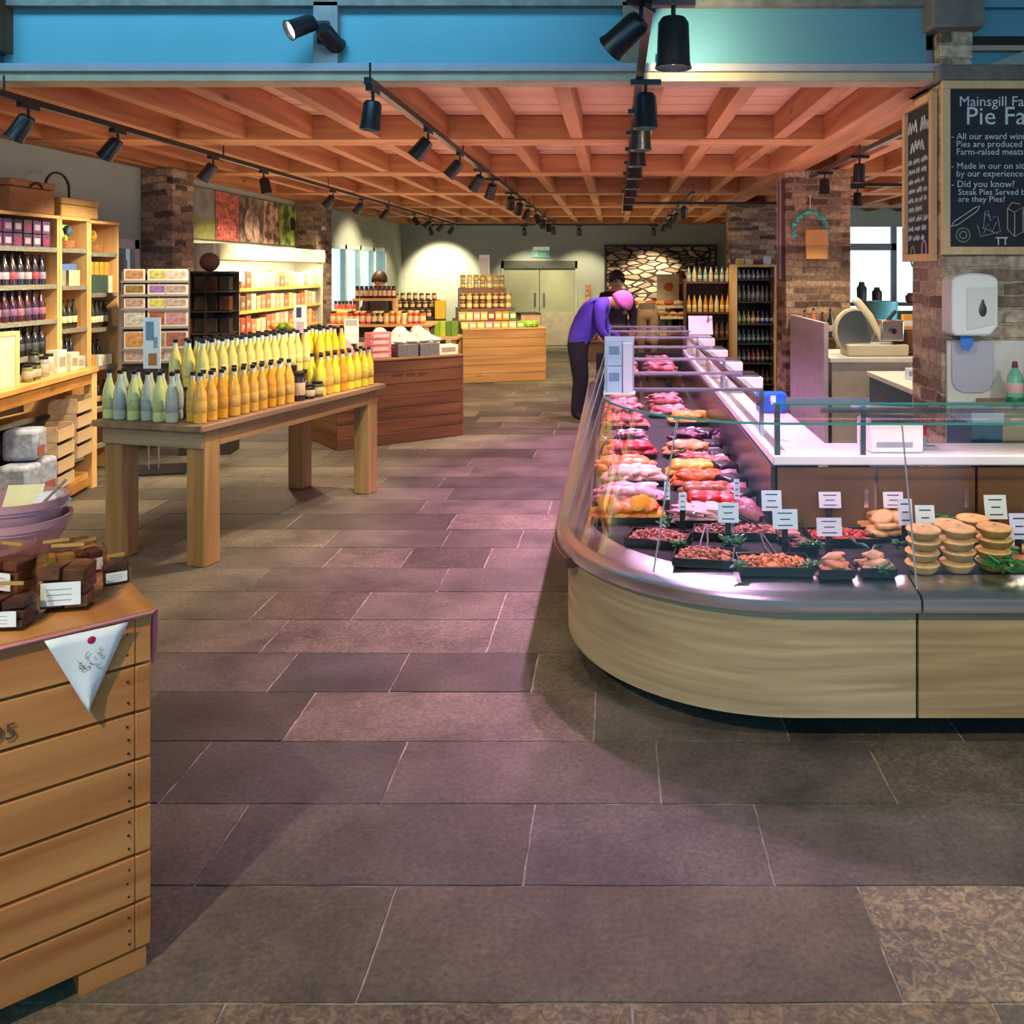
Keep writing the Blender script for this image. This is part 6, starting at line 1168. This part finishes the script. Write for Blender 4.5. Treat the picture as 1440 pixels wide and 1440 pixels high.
# jar shelves behind, right of the chutney bench
t = thing('jar_stand', 'dark stepped stand of small jars behind the chutney bench', 'stand', (-3.2,13.9,0), 0)
for k in range(3): MB().bx(-.42,.40,-.3+.2*k,-.1+.2*k,0,1.02+.13*k,mat('dark_step','#3c2c22',.7)).build('step', t)
for k in range(3):
    for i in range(8):
        q = (i+k)%4; w_ = ['brown','russet','olive','plum'][q]; cj(['#3a2420','#6a2c24','#2c2a1c','#55343a'][q],['#c9a02c','#8a9a3a','#b8b0a0','#c9a02c'][q], (-3.57+.1*i,13.7+.2*k,1.021+.13*k), 'small '+w_+' jar on the %s step of the jar stand' % ['front','middle','rear'][k], w_+' jars on the %s step' % ['front','middle','rear'][k], r=.036, h=.115)
for i in range(3): cbox('yellow_carton', (-2.10+.0*i,13.72+.12*i,1.0), 0, .14,.1,.24,'#d9a82c','yellow carton at the right end of the jar stand','yellow cartons at the jar stand') if False else None
t = thing('yellow_carton', 'tall yellow carton at the right end of the jar stand', 'box', (-2.70,13.75,.0)); MB().bx(-.07,.07,-.06,.06,.0,1.0,mat('dark_step','#3c2c22')).build('plinth', t); MB().bx(-.075,.075,-.06,.06,1.001,1.28,mat('yellow_card','#d8ae30',.5)).build('carton', t)
# exit sign
t = thing('exit_sign', 'green and white running-man exit sign above the double door', 'sign', ((747+772)/2*0+(-1.66),BY-.03,0)); z0 = 2.03
MB().bx(-.20,.20,0,.03,z0,z0+.16,mat('exit_green','#5aa084',.4,emit=.25,var=0)).build('sign_panel', t)
b = MB(); b.blob((-.09,-.004,z0+.115),(.016,.003,.016),M_paper,nz=0); b.tube([(-.09,-.004,z0+.095),(-.10,-.004,z0+.06),(-.07,-.004,z0+.035),(-.085,-.004,z0+.015)],.008,M_paper,5); b.tube([(-.10,-.004,z0+.06),(-.13,-.004,z0+.03)],.007,M_paper,5); b.tube([(-.09,-.004,z0+.09),(-.06,-.004,z0+.075)],.006,M_paper,5); b.build('running_figure', t)
MB().tube([(.02,-.004,z0+.08),(.12,-.004,z0+.08)],.008,M_paper,5).tube([(.09,-.004,z0+.11),(.12,-.004,z0+.08),(.09,-.004,z0+.05)],.008,M_paper,5).build('arrow', t)
MB().bx(-.17,.20,.005,.03,z0+.165,z0+.24,mat('lamp_cover','#cfd4b8',.4,emit=.3,var=0)).build('lamp_cover', t)
for i, x in enumerate((-1.9,.1)): tag(MB().lathe([(.03,0),(.05,.01),(.05,.03),(.02,.05)],M_black,(0,0,0),12).build('smoke_sensor', loc=(x,19.0,2.713)), ['small black ceiling sensor left of the exit sign','small black ceiling sensor right of the exit sign'][i], 'sensor')
# framed stone wall picture
x0, z1 = P(850,344,BY-.08); x1, z0 = P(1008,452,BY-.08)
STW = rubble('drystone_print', ['#6c5c48','#e6d6a8','#5a4c3a','#c8b68e','#4a3e30','#efe2b8','#a08e6c','#c0ab98'], '#1d1610')
t = thing('stone_picture', 'dark framed picture-like panel of stacked stones on the back wall', 'picture', (0,BY-.01,0)); MB().bx(x0+.05,x1-.05,-.05,-.01,z0+.05,z1-.05,STW).build('stone_panel', t)
Mfd = mat('black_frame','#1d1714',.5); MB().bx(x0,x1,-.08,-.01,z1-.05,z1,Mfd).build('frame_rail', t); MB().bx(x0,x1,-.08,-.01,z0,z0+.05,Mfd).build('frame_rail', t); MB().bx(x0,x0+.05,-.08,-.01,z0+.051,z1-.051,Mfd).build('frame_stile', t); MB().bx(x1-.05,x1,-.08,-.01,z0+.051,z1-.051,Mfd).build('frame_stile', t)
t = thing('small_poster', 'small framed orange-toned notice on the wall beside the double door', 'picture', (-.60,BY-.02,1.0)); MB().bx(-.06,.06,0,.015,0,.42,mat('poster_wood','#a8743c',.6)).build('frame', t); MB().bx(-.045,.045,-.003,0,.02,.40,noisy('poster_art','#c9a878','#8a5a2c',12)).build('printed_picture', t)
# bakery counter under the stone picture
t = thing('bakery_counter', 'low brown bakery counter with lit cream shelves at the back', 'counter', (.45,17.6,0)); 
MB().bx(-1.15,1.6,-.3,.5,0,.62,mat('brown_panel','#5a3a2a',.6,var=.2)).build('cabinet_body', t)
for z in (.80,1.0): MB().bx(-1.15,1.6,-.3+.3*(z>.9),.5,z,z+.05,mat('cream_shelf','#d8c49a',.5)).build('shelf', t)
for x in (-1.12,.2,1.55): MB().bx(x,x+.04,-.25,.45,.621,1.0,mat('brown_panel','#5a3a2a')).build('support', t)
kr = random.Random(17)
def loaf(p, c, label, group=None, s=1.): return tag(MB().blob((0,0,.05),(.12*s,.09,.06*s),mat('loaf_'+c.strip('#'),c,.6,var=.3,scale=24,bump=.4),nz=.08,rnd=kr).build('bread_loaf', loc=p), label, 'bread', group)
for i in range(14): loaf((-.62+.16*i,17.38,.8505),['#b87a3c','#d0904c','#a86a3a','#c98a5a'][i%4],'brown loaf on the lower bakery shelf','loaves on the lower bakery shelf',.7)
for i in range(12): loaf((-.55+.18*i,17.75,1.0505),['#d8a25c','#b8502c','#e0c090','#c96a34'][i%4],'golden bake on the upper bakery shelf','bakes on the upper bakery shelf',.9)
for i in range(7): tag(MB().lathe([(.02,0),(.11,.02),(.14,.10),(.13,.10),(.09,.03)],mat('loaf_basket','#a8743f',.8,var=.3,scale=50,bump=.5),seg=14).build('bread_basket', loc=(-.5+.36*i,17.0,.42)), 'shallow wicker basket in front of the bakery counter', 'basket', 'wicker baskets at the bakery counter')
t = thing('basket_ledge', 'low dark ledge in front of the bakery counter', 'shelf', (.45,17.0,0)); MB().bx(-1.1,1.6,-.16,.18,.38,.418,mat('brown_panel','#5a3a2a')).build('ledge_board', t); MB().bx(-1.05,1.55,-.12,.14,0,.38,mat('brown_panel','#5a3a2a')).build('ledge_body', t)
t = thing('menu_stand', 'cream upright display with orange art behind the bakery shelves', 'sign', (1.05,18.1,1.05-.0)); MB().bx(-.2,.25,0,.03,0,.62,mat('cream_display','#d8cba0',.5,var=.15,scale=8)).build('board', t); MB().blob((.05,-.01,.36),(.1,.008,.09),mat('orange_art','#c86a2c',.6,var=.3),nz=.1).build('printed_art', t); MB().bx(-.02,.02,.03,.06,-1.05,.1,M_black).build('stand', t)
# amber bottle shelves left of the tall bookcase
t = thing('bottle_rack', 'brown rack of amber bottles in front of the far pillar', 'shelf unit', (1.40,13.25,0))
for z in (.45,.75,1.13,1.58): MB().bx(-.36,.29,-.15,.2,z-.025,z,mat('rack_brown','#5c3d28',.6)).build('shelf_board', t)
MB().bx(-.36,.29,.201,.22,0,1.62,mat('rack_brown','#5c3d28')).build('back_board', t)
for x in (-.37,.27): MB().bx(x,x+.02,-.15,.2,0,1.60,mat('rack_brown','#5c3d28')).build('upright', t)
RB = {}
def rb_(c, lab_, cap, p, label, group, h=.24, r=.032, nm_='spirit_bottle'):
    k = (c, lab_, group)
    if k in RB: dup(RB[k], p)
    else: RB[k] = bottle('x', label, group, body=c, h=h, r=r, lab=lab_, cap=mat('cp_'+cap.strip('#'),cap,.4,var=0), neck=False, loc=p, name=nm_)
for z, sh_ in ((.4505,'lowest'),(.7505,'second'),(1.1305,'third'),(1.5805,'top')):
    for i in range(8):
        x = 1.09+.082*i
        if z == .4505: rb_('#1c2024','#c9a84c','#101010',(x,13.15,z),'black bottle with gold label on the lowest rack shelf','black bottles on the lowest rack shelf')
        elif z == .7505: rb_(['#5a3a34','#6a4a40'][i%2],['#7a5a50','#8a7060'][i%2],'#3a2a24',(x,13.15,z),['brown','tan'][i%2]+' bottle on the second rack shelf',['brown','tan'][i%2]+' bottles on the second rack shelf')
        elif z == 1.1305: rb_(['#c8841e','#d09a3c','#e0c88a'][i%3],'#e8d08a','#6a4a2c',(x,13.13,z),['amber','honey','pale honey'][i%3]+' bottle on the third rack shelf',['amber','honey','pale honey'][i%3]+' bottles on the third rack shelf',h=.26)
        else: rb_(['#7a8a80','#b8a078','#5a6a60'][i%3],'#b0b0a0','#3a3c38',(x,13.15,z),['sage','sand','moss'][i%3]+' bottle standing on top of the rack',['sage','sand','moss'][i%3]+' bottles on top of the rack',h=.23)
# tall bookcase shelf
t = thing('tall_shelf', 'tall pale-edged shelf of coloured bottles beside the brick pillars', 'shelf unit', (1.68,12.75,0))
for x in (0,.60): MB().bx(x,x+.07 if x == 0 else x+.03,-.02,.35,0,1.80,M_pinez).build('upright', t, bevel=.003)
MB().bx(0,.63,-.02,.35,1.80,1.83,M_pine).build('top_board', t); MB().bx(.07,.60,.34,.36,0,1.79,mat('shelf_back_dark','#2a1c16')).build('back_board', t)
for z in (.12,.42,.70,.98,1.30,1.62): MB().bx(.071,.599,0,.339,z-.02,z,mat('dark_shelf','#2e3030',.5)).build('shelf_board', t)
sets = {.1205:(['#2a2420','#4a3a34'],'#8a7f74','foot',.2),.4205:(['#1f4a4c','#7a2c2c','#8a4a34','#3a3c44'],'#a8a090','lowest',.2),.7005:(['#2c5654','#30504e'],'#9fb0aa','second',.2),.9805:(['#8aa02c','#b08a2c','#a82c6a','#34489a','#4a50a8'],'#c9c9b0','third',.19),1.3005:(['#6a6258','#7a7264'],'#857d70','fourth',.24),1.6205:(['#8a8a90','#9a8f94'],'#b8b8bc','fifth',.13)}
for z, (cs, lb_, nm2, h) in sets.items():
    for i in range(8):
        j = min(len(cs)-1, i*len(cs)//8); wd = {'#8aa02c':'lime','#b08a2c':'ochre','#a82c6a':'magenta','#34489a':'blue','#4a50a8':'violet-blue','#1f4a4c':'teal','#7a2c2c':'red','#8a4a34':'rust','#3a3c44':'slate'}.get(cs[j], ['pale','greyish'][j%2])
        rb_(cs[j],lb_,'#1c1c1e' if z < 1.6 else '#b8b8bc',(1.79+.068*i,12.86,z),wd+' bottle on the '+nm2+' level of the tall shelf',wd+' bottles on the '+nm2+' level',h=h,r=.028,nm_='squash_bottle')
for i, c in enumerate(['#b8a82c','#d0b8a0','#6a2c24','#c9ccd0']): cbox('shelf_packet', (1.80+.13*i,12.86,1.8305),0,.11,.12,.07 if i < 3 else .12,c,['yellow packet','cream packet','dark red packet','white tub'][i]+' lying on top of the tall shelf')
# small shelf items in front of the wreath pillar
t = thing('pillar_ledge', 'small dark ledge in front of the wreath pillar', 'shelf', (2.02,8.92,0)); MB().bx(-.20,.20,-.10,.10,1.05,1.08,mat('rack_brown','#5c3d28')).build('ledge_board', t); MB().bx(-.18,.18,-.08,.08,.5,1.05,mat('rack_brown','#5c3d28')).build('bracket_box', t)
for i, (x, h, c) in enumerate([(-.12,.27,'#8a4a34'),(-.03,.29,'#c9783c'),(.06,.25,'#5a2420'),(.14,.28,'#1f2420')]): rb_(c,'#c9a88a','#1a1614',(2.02+x,8.92,1.0805),['rust','orange','maroon','black'][i]+' bottle on the ledge before the wreath pillar',None,h=h,r=.03,nm_='sauce_bottle')
# ================================================================== people
def person(name, label, joints, edges, radii, regions, root, loc=(0,0,0), sub=2):
    """one continuous skinned body; regions: list of (material, test(co)) applied to faces in order"""
    names = list(joints); vs = [joints[k] for k in names]; es = [(names.index(a), names.index(b)) for a, b in edges]
    me = bpy.data.meshes.new('body'); me.from_pydata(vs, es, []); o = bpy.data.objects.new('body', me); C.objects.link(o)
    o.modifiers.new('skin','SKIN'); sl = me.skin_vertices[0].data
    for i, k in enumerate(names):
        r = radii[k]; sl[i].radius = r if isinstance(r, tuple) else (r, r); sl[i].use_root = (k == root)
    s = o.modifiers.new('sub','SUBSURF'); s.levels = s.render_levels = sub
    dg = bpy.context.evaluated_depsgraph_get(); m2 = bpy.data.meshes.new_from_object(o.evaluated_get(dg)); bpy.data.objects.remove(o)
    m2.materials.clear(); ms = []
    for m, _ in regions:
        if m not in ms: ms.append(m); m2.materials.append(m)
    for p in m2.polygons:
        for m, f in regions:
            if f(p.center): p.material_index = ms.index(m); break
        p.use_smooth = True
    t = thing('person', label, 'person', loc); o = bpy.data.objects.new('body', m2); C.objects.link(o); o.parent = t; return t
def near_seg(c, a, b, r): 
    a, b = Vector(a), Vector(b); ab = b-a; k = max(0, min(1, (c-a).dot(ab)/ab.length_squared)); return (c-(a+ab*k)).length < r
M_skin = mat('skin','#c08a72',.6,var=.05); M_vio = mat('violet_knit','#4a3ca8',.8,var=.12,scale=14); M_blk = mat('black_trousers','#14131c',.8,var=.1); M_pnk = mat('pink_knit','#e07ab8',.8,var=.1,scale=30); M_hair = mat('black_hair','#17100f',.6,var=.2,scale=40)
def head_bits(t, c, f, up, hair_m, hat=None, hair=True, s=1.):
    """face, ears and hair or hat as children; c head centre, f facing direction, up crown direction"""
    f = Vector(f).normalized(); up = Vector(up); up = (up-f*up.dot(f)).normalized(); sd = f.cross(up); M = Matrix((( sd.x, f.x, up.x, c[0]),(sd.y, f.y, up.y, c[1]),(sd.z, f.z, up.z, c[2]),(0,0,0,1)))
    b = MB(); b.T = M
    b.blob((0,.10*s,-.015*s),(.014*s,.022*s,.022*s),M_skin,nz=0)
    for x in (-1,1): b.blob((x*.078*s,0,0),(.012*s,.02*s,.03*s),M_skin,nz=0)
    b.build('nose_and_ears', t)
    b = MB(); b.T = M
    for x in (-1,1): b.blob((x*.033*s,.087*s,.01*s),(.012*s,.008*s,.008*s),mat('eye_dark','#20140f',.3,var=0),nz=0,u=8,v=5)
    b.build('eyes', t); b = MB(); b.T = M; b.blob((0,.088*s,-.05*s),(.026*s,.008*s,.007*s),mat('lips','#9a4f48',.5,var=0),nz=0); b.build('mouth', t)
    m = hat or hair_m; b = MB(); b.T = M
    vs = []; fs = []; n, v = 16, 7
    for j in range(v+1):
        th = R(104)*j/v
        for i in range(n):
            a = 2*math.pi*i/n; fr = math.sin(a); k = 1.0-(.35*max(0,fr)**2 if not hat else .22*max(0,fr)**2)
            th2 = th*k; vs.append((.092*s*math.sin(th2)*math.cos(a), .107*s*math.sin(th2)*math.sin(a)-.006, .128*s*math.cos(th2)+.012*s))
    for j in range(v):
        for i in range(n): fs.append((j*n+i,(j+1)*n+i,(j+1)*n+(i+1)%n,j*n+(i+1)%n))
    b.add(vs, fs, m); o = b.build('knitted_hat' if hat else 'hair', t, smooth=80); sm = o.modifiers.new('s','SOLIDIFY'); sm.thickness = .014; sm.offset = 1; return M
def hand(t, p, d, n, s=1., curl=.5):
    """palm with five bent fingers; d pointing direction, n back-of-hand direction"""
    d = Vector(d).normalized(); n = Vector(n); n = (n-d*n.dot(d)).normalized(); sd = d.cross(n); b = MB(); P0 = Vector(p)
    M = Matrix(((sd.x,d.x,n.x,P0.x),(sd.y,d.y,n.y,P0.y),(sd.z,d.z,n.z,P0.z),(0,0,0,1))); b.T = M
    b.blob((0,.045*s,0),(.042*s,.052*s,.016*s),M_skin,nz=0,u=12,v=8)
    for i, l in enumerate((.062,.072,.068,.052)):
        x = (-.030+.020*i)*s; b.tube([(x,.075*s,0),(x*1.1,.075*s+l*.45*s,-.006*s),(x*1.15,.075*s+l*.8*s,-(.012+.03*curl)*s),(x*1.15,.075*s+l*s*.95,-(.02+.06*curl)*s)],[.009*s,.0085*s,.008*s,.006*s],M_skin,6)
    b.tube([(-.036*s,.03*s,0),(-.062*s,.055*s,-.008*s),(-.068*s,.085*s,-.018*s)],[.011*s,.010*s,.008*s],M_skin,6)
    b.build('hand', t, smooth=80)
# shopper in violet bending over the counter end
J = {'pelvis':(0,0,.93),'waist':(.06,.0,1.04),'chest':(.20,-.0,1.26),'neckb':(.32,.0,1.37),'neck':(.385,.0,1.39),'head':(.46,.0,1.375),'headt':(.53,.0,1.36),
 'shR':(.26,-.17,1.33),'elR':(.27,-.22,1.06),'wrR':(.42,-.17,.90),'shL':(.26,.17,1.33),'elL':(.33,.21,1.07),'wrL':(.50,.13,.94),
 'hipR':(-.0,-.10,.88),'knR':(.03,-.11,.48),'anR':(-.03,-.11,.09),'toR':(.13,-.11,.04),'hipL':(-.0,.10,.88),'knL':(.06,.11,.48),'anL':(.02,.11,.09),'toL':(.18,.12,.04)}
E = [('pelvis','waist'),('waist','chest'),('chest','neckb'),('neckb','neck'),('neck','head'),('head','headt'),('neckb','shR'),('shR','elR'),('elR','wrR'),('neckb','shL'),('shL','elL'),('elL','wrL'),('pelvis','hipR'),('hipR','knR'),('knR','anR'),('anR','toR'),('pelvis','hipL'),('hipL','knL'),('knL','anL'),('anL','toL')]
RD = {'pelvis':(.13,.16),'waist':(.15,.175),'chest':(.165,.195),'neckb':.10,'neck':.055,'head':.092,'headt':.07,'shR':.08,'elR':.058,'wrR':.032,'shL':.08,'elL':.058,'wrL':.03,'hipR':.12,'knR':.08,'anR':.055,'toR':.035,'hipL':.12,'knL':.08,'anL':.045,'toL':.035}
def wrist(c, J): return any((c-Vector(J[k])).length < .045 for k in ('wrR','wrL'))
loc = (-.44,10.3,0)
pv = person('p', 'person in violet jumper and pink knitted hat bending over the meat counter end', J, E, RD, [
 (M_skin, lambda c: wrist(c, J)), (M_skin, lambda c: c.x > .375 and c.z > 1.2), (M_vio, lambda c: c.z > .93 or (c.x > .17 and c.z > .8)), (M_blk, lambda c: c.z > .0)], 'pelvis', loc, 3)
head_bits(pv, (.50,0,1.365), (.55,-.05,-.80), (.9,0,.45), M_hair, hat=M_pnk, s=1.12)
hand(pv, J['wrR'], (.6,.1,-.35), (.3,0,.9)); hand(pv, J['wrL'], (.7,-.1,-.3), (.3,0,.9))
# standing person behind, in black top
def standing(lean=0, arm=0):
    return {'pelvis':(0,0,.95),'waist':(0,-.0,1.08),'chest':(0,-.01-lean*.5,1.28),'neckb':(0,-.02-lean,1.42),'neck':(0,-.02-lean,1.49),'head':(0,-.04-lean,1.58),'headt':(0,-.045-lean,1.66),
 'shR':(.17,-.01-lean,1.40),'elR':(.22,-.02-lean*.7,1.12),'wrR':(.20,-.14-arm,.95),'shL':(-.17,-.01-lean,1.40),'elL':(-.22,-.02-lean*.7,1.12),'wrL':(-.20,-.14-arm,.95),
 'hipR':(.09,0,.88),'knR':(.10,-.02,.49),'anR':(.10,.02,.09),'toR':(.11,-.13,.04),'hipL':(-.09,0,.88),'knL':(-.10,-.02,.49),'anL':(-.10,.02,.09),'toL':(-.11,-.13,.04)}
J2 = standing(); RD2 = dict(RD); RD2.update({'pelvis':(.16,.11),'waist':(.145,.10),'chest':(.17,.115)})
M_blt = mat('black_jacket','#1b141c',.8,var=.1); M_olv = mat('olive_grey_cloth','#4a4c42',.8,var=.1)
p2 = person('p', 'person with black hair and black jacket standing behind the violet jumper', J2, E, RD2, [(M_skin, lambda c: wrist(c, J2)), (M_skin, lambda c: c.z > 1.475), (M_blt, lambda c: c.z > 1.05 or abs(c.x) > .19), (M_olv, lambda c: c.z > 0)], 'pelvis', (0.02,11.8,0))
head_bits(p2, (0,-.045,1.60), (.3,-1,-.1), (0,0,1), M_hair, s=1.05); hand(p2, J2['wrR'], (0,-.5,-.8), (0,-.8,.5)); hand(p2, J2['wrL'], (0,-.5,-.8), (0,-.8,.5))
# person seen from behind bending down: hips towards the camera
J3 = {'pelvis':(0,0,1.02),'waist':(0,.12,1.08),'chest':(0,.34,1.02),'neckb':(0,.50,.93),'neck':(0,.56,.88),'head':(0,.63,.81),'headt':(0,.68,.76),
 'shR':(.17,.46,.95),'elR':(.24,.50,.70),'wrR':(.2,.58,.5),'shL':(-.17,.46,.95),'elL':(-.22,.5,.70),'wrL':(-.16,.58,.5),
 'hipR':(.10,.0,.94),'knR':(.11,-.03,.50),'anR':(.12,.02,.09),'toR':(.13,.16,.04),'hipL':(-.10,0,.94),'knL':(-.11,-.03,.50),'anL':(-.12,.02,.09),'toL':(-.13,.16,.04)}
M_tan = mat('tan_trousers','#8a6f52',.8,var=.15,scale=14); M_tpe = mat('taupe_coat','#4c4038',.8,var=.12)
RD3 = dict(RD2); RD3.update({'pelvis':(.19,.15),'hipR':.125,'hipL':.125,'waist':(.17,.14)})
p3 = person('p', 'person bending away in taupe coat and tan trousers before the bakery counter', J3, E, RD3, [(M_skin, lambda c: wrist(c, J3)), (M_skin, lambda c: c.y > .57 and c.z > .7 and abs(c.x) < .12), (M_tpe, lambda c: c.z > 1.06 or c.y > .17 and c.z > .4), (M_tan, lambda c: c.z > 0)], 'pelvis', (.58,15.9,0))
head_bits(p3, (0,.65,.79), (0,.5,-.8), (0,.8,-.5), M_hair, s=1.05); hand(p3, J3['wrR'], (0,.3,-.9), (.8,.3,0)); hand(p3, J3['wrL'], (0,.3,-.9), (-.8,.3,0))
# staff member in red behind the bakery counter
J4 = standing(.18, .06); M_red = mat('dark_red_shirt','#8a1a16',.7,var=.1); M_brn = mat('auburn_hair','#8a4a24',.6,var=.2,scale=40)
p4 = person('p', 'person in dark red shirt leaning behind the bakery counter', J4, E, RD2, [(M_skin, lambda c: wrist(c, J4)), (M_skin, lambda c: c.z > 1.475), (M_skin, lambda c: abs(c.x) > .17 and c.z < 1.1 and c.y < -.08), (M_red, lambda c: c.z > 1.05 or abs(c.x) > .19), (M_blk, lambda c: c.z > 0)], 'pelvis', (1.35,18.55,-.06))
p4.location.z = 0
head_bits(p4, (0,-.225,1.59), (-.3,-1,-.3), (0,-.1,1), M_brn, s=1.05); hand(p4, J4['wrR'], (0,-.8,-.4), (0,-.4,.8)); hand(p4, J4['wrL'], (0,-.8,-.4), (0,-.4,.8))
# auburn/dark head behind the chutney tier
J5 = standing(); p5 = person('p', 'person with dark brown hair mostly hidden behind the chutney jars', J5, E, RD2, [(M_skin, lambda c: wrist(c, J5)), (M_skin, lambda c: c.z > 1.475), (mat('dark_brown_coat','#3a2a24',.8), lambda c: c.z > .9 or abs(c.x) > .19), (M_blk, lambda c: c.z > 0)], 'pelvis', (-3.42,12.95,0))
head_bits(p5, (0,-.045,1.59), (.2,1,-.2), (0,0,1), mat('dark_brown_hair','#3c211a',.6,var=.2,scale=40), s=1.05); hand(p5, J5['wrR'], (0,-.5,-.8), (0,-.8,.5)); hand(p5, J5['wrL'], (0,-.5,-.8), (0,-.8,.5))
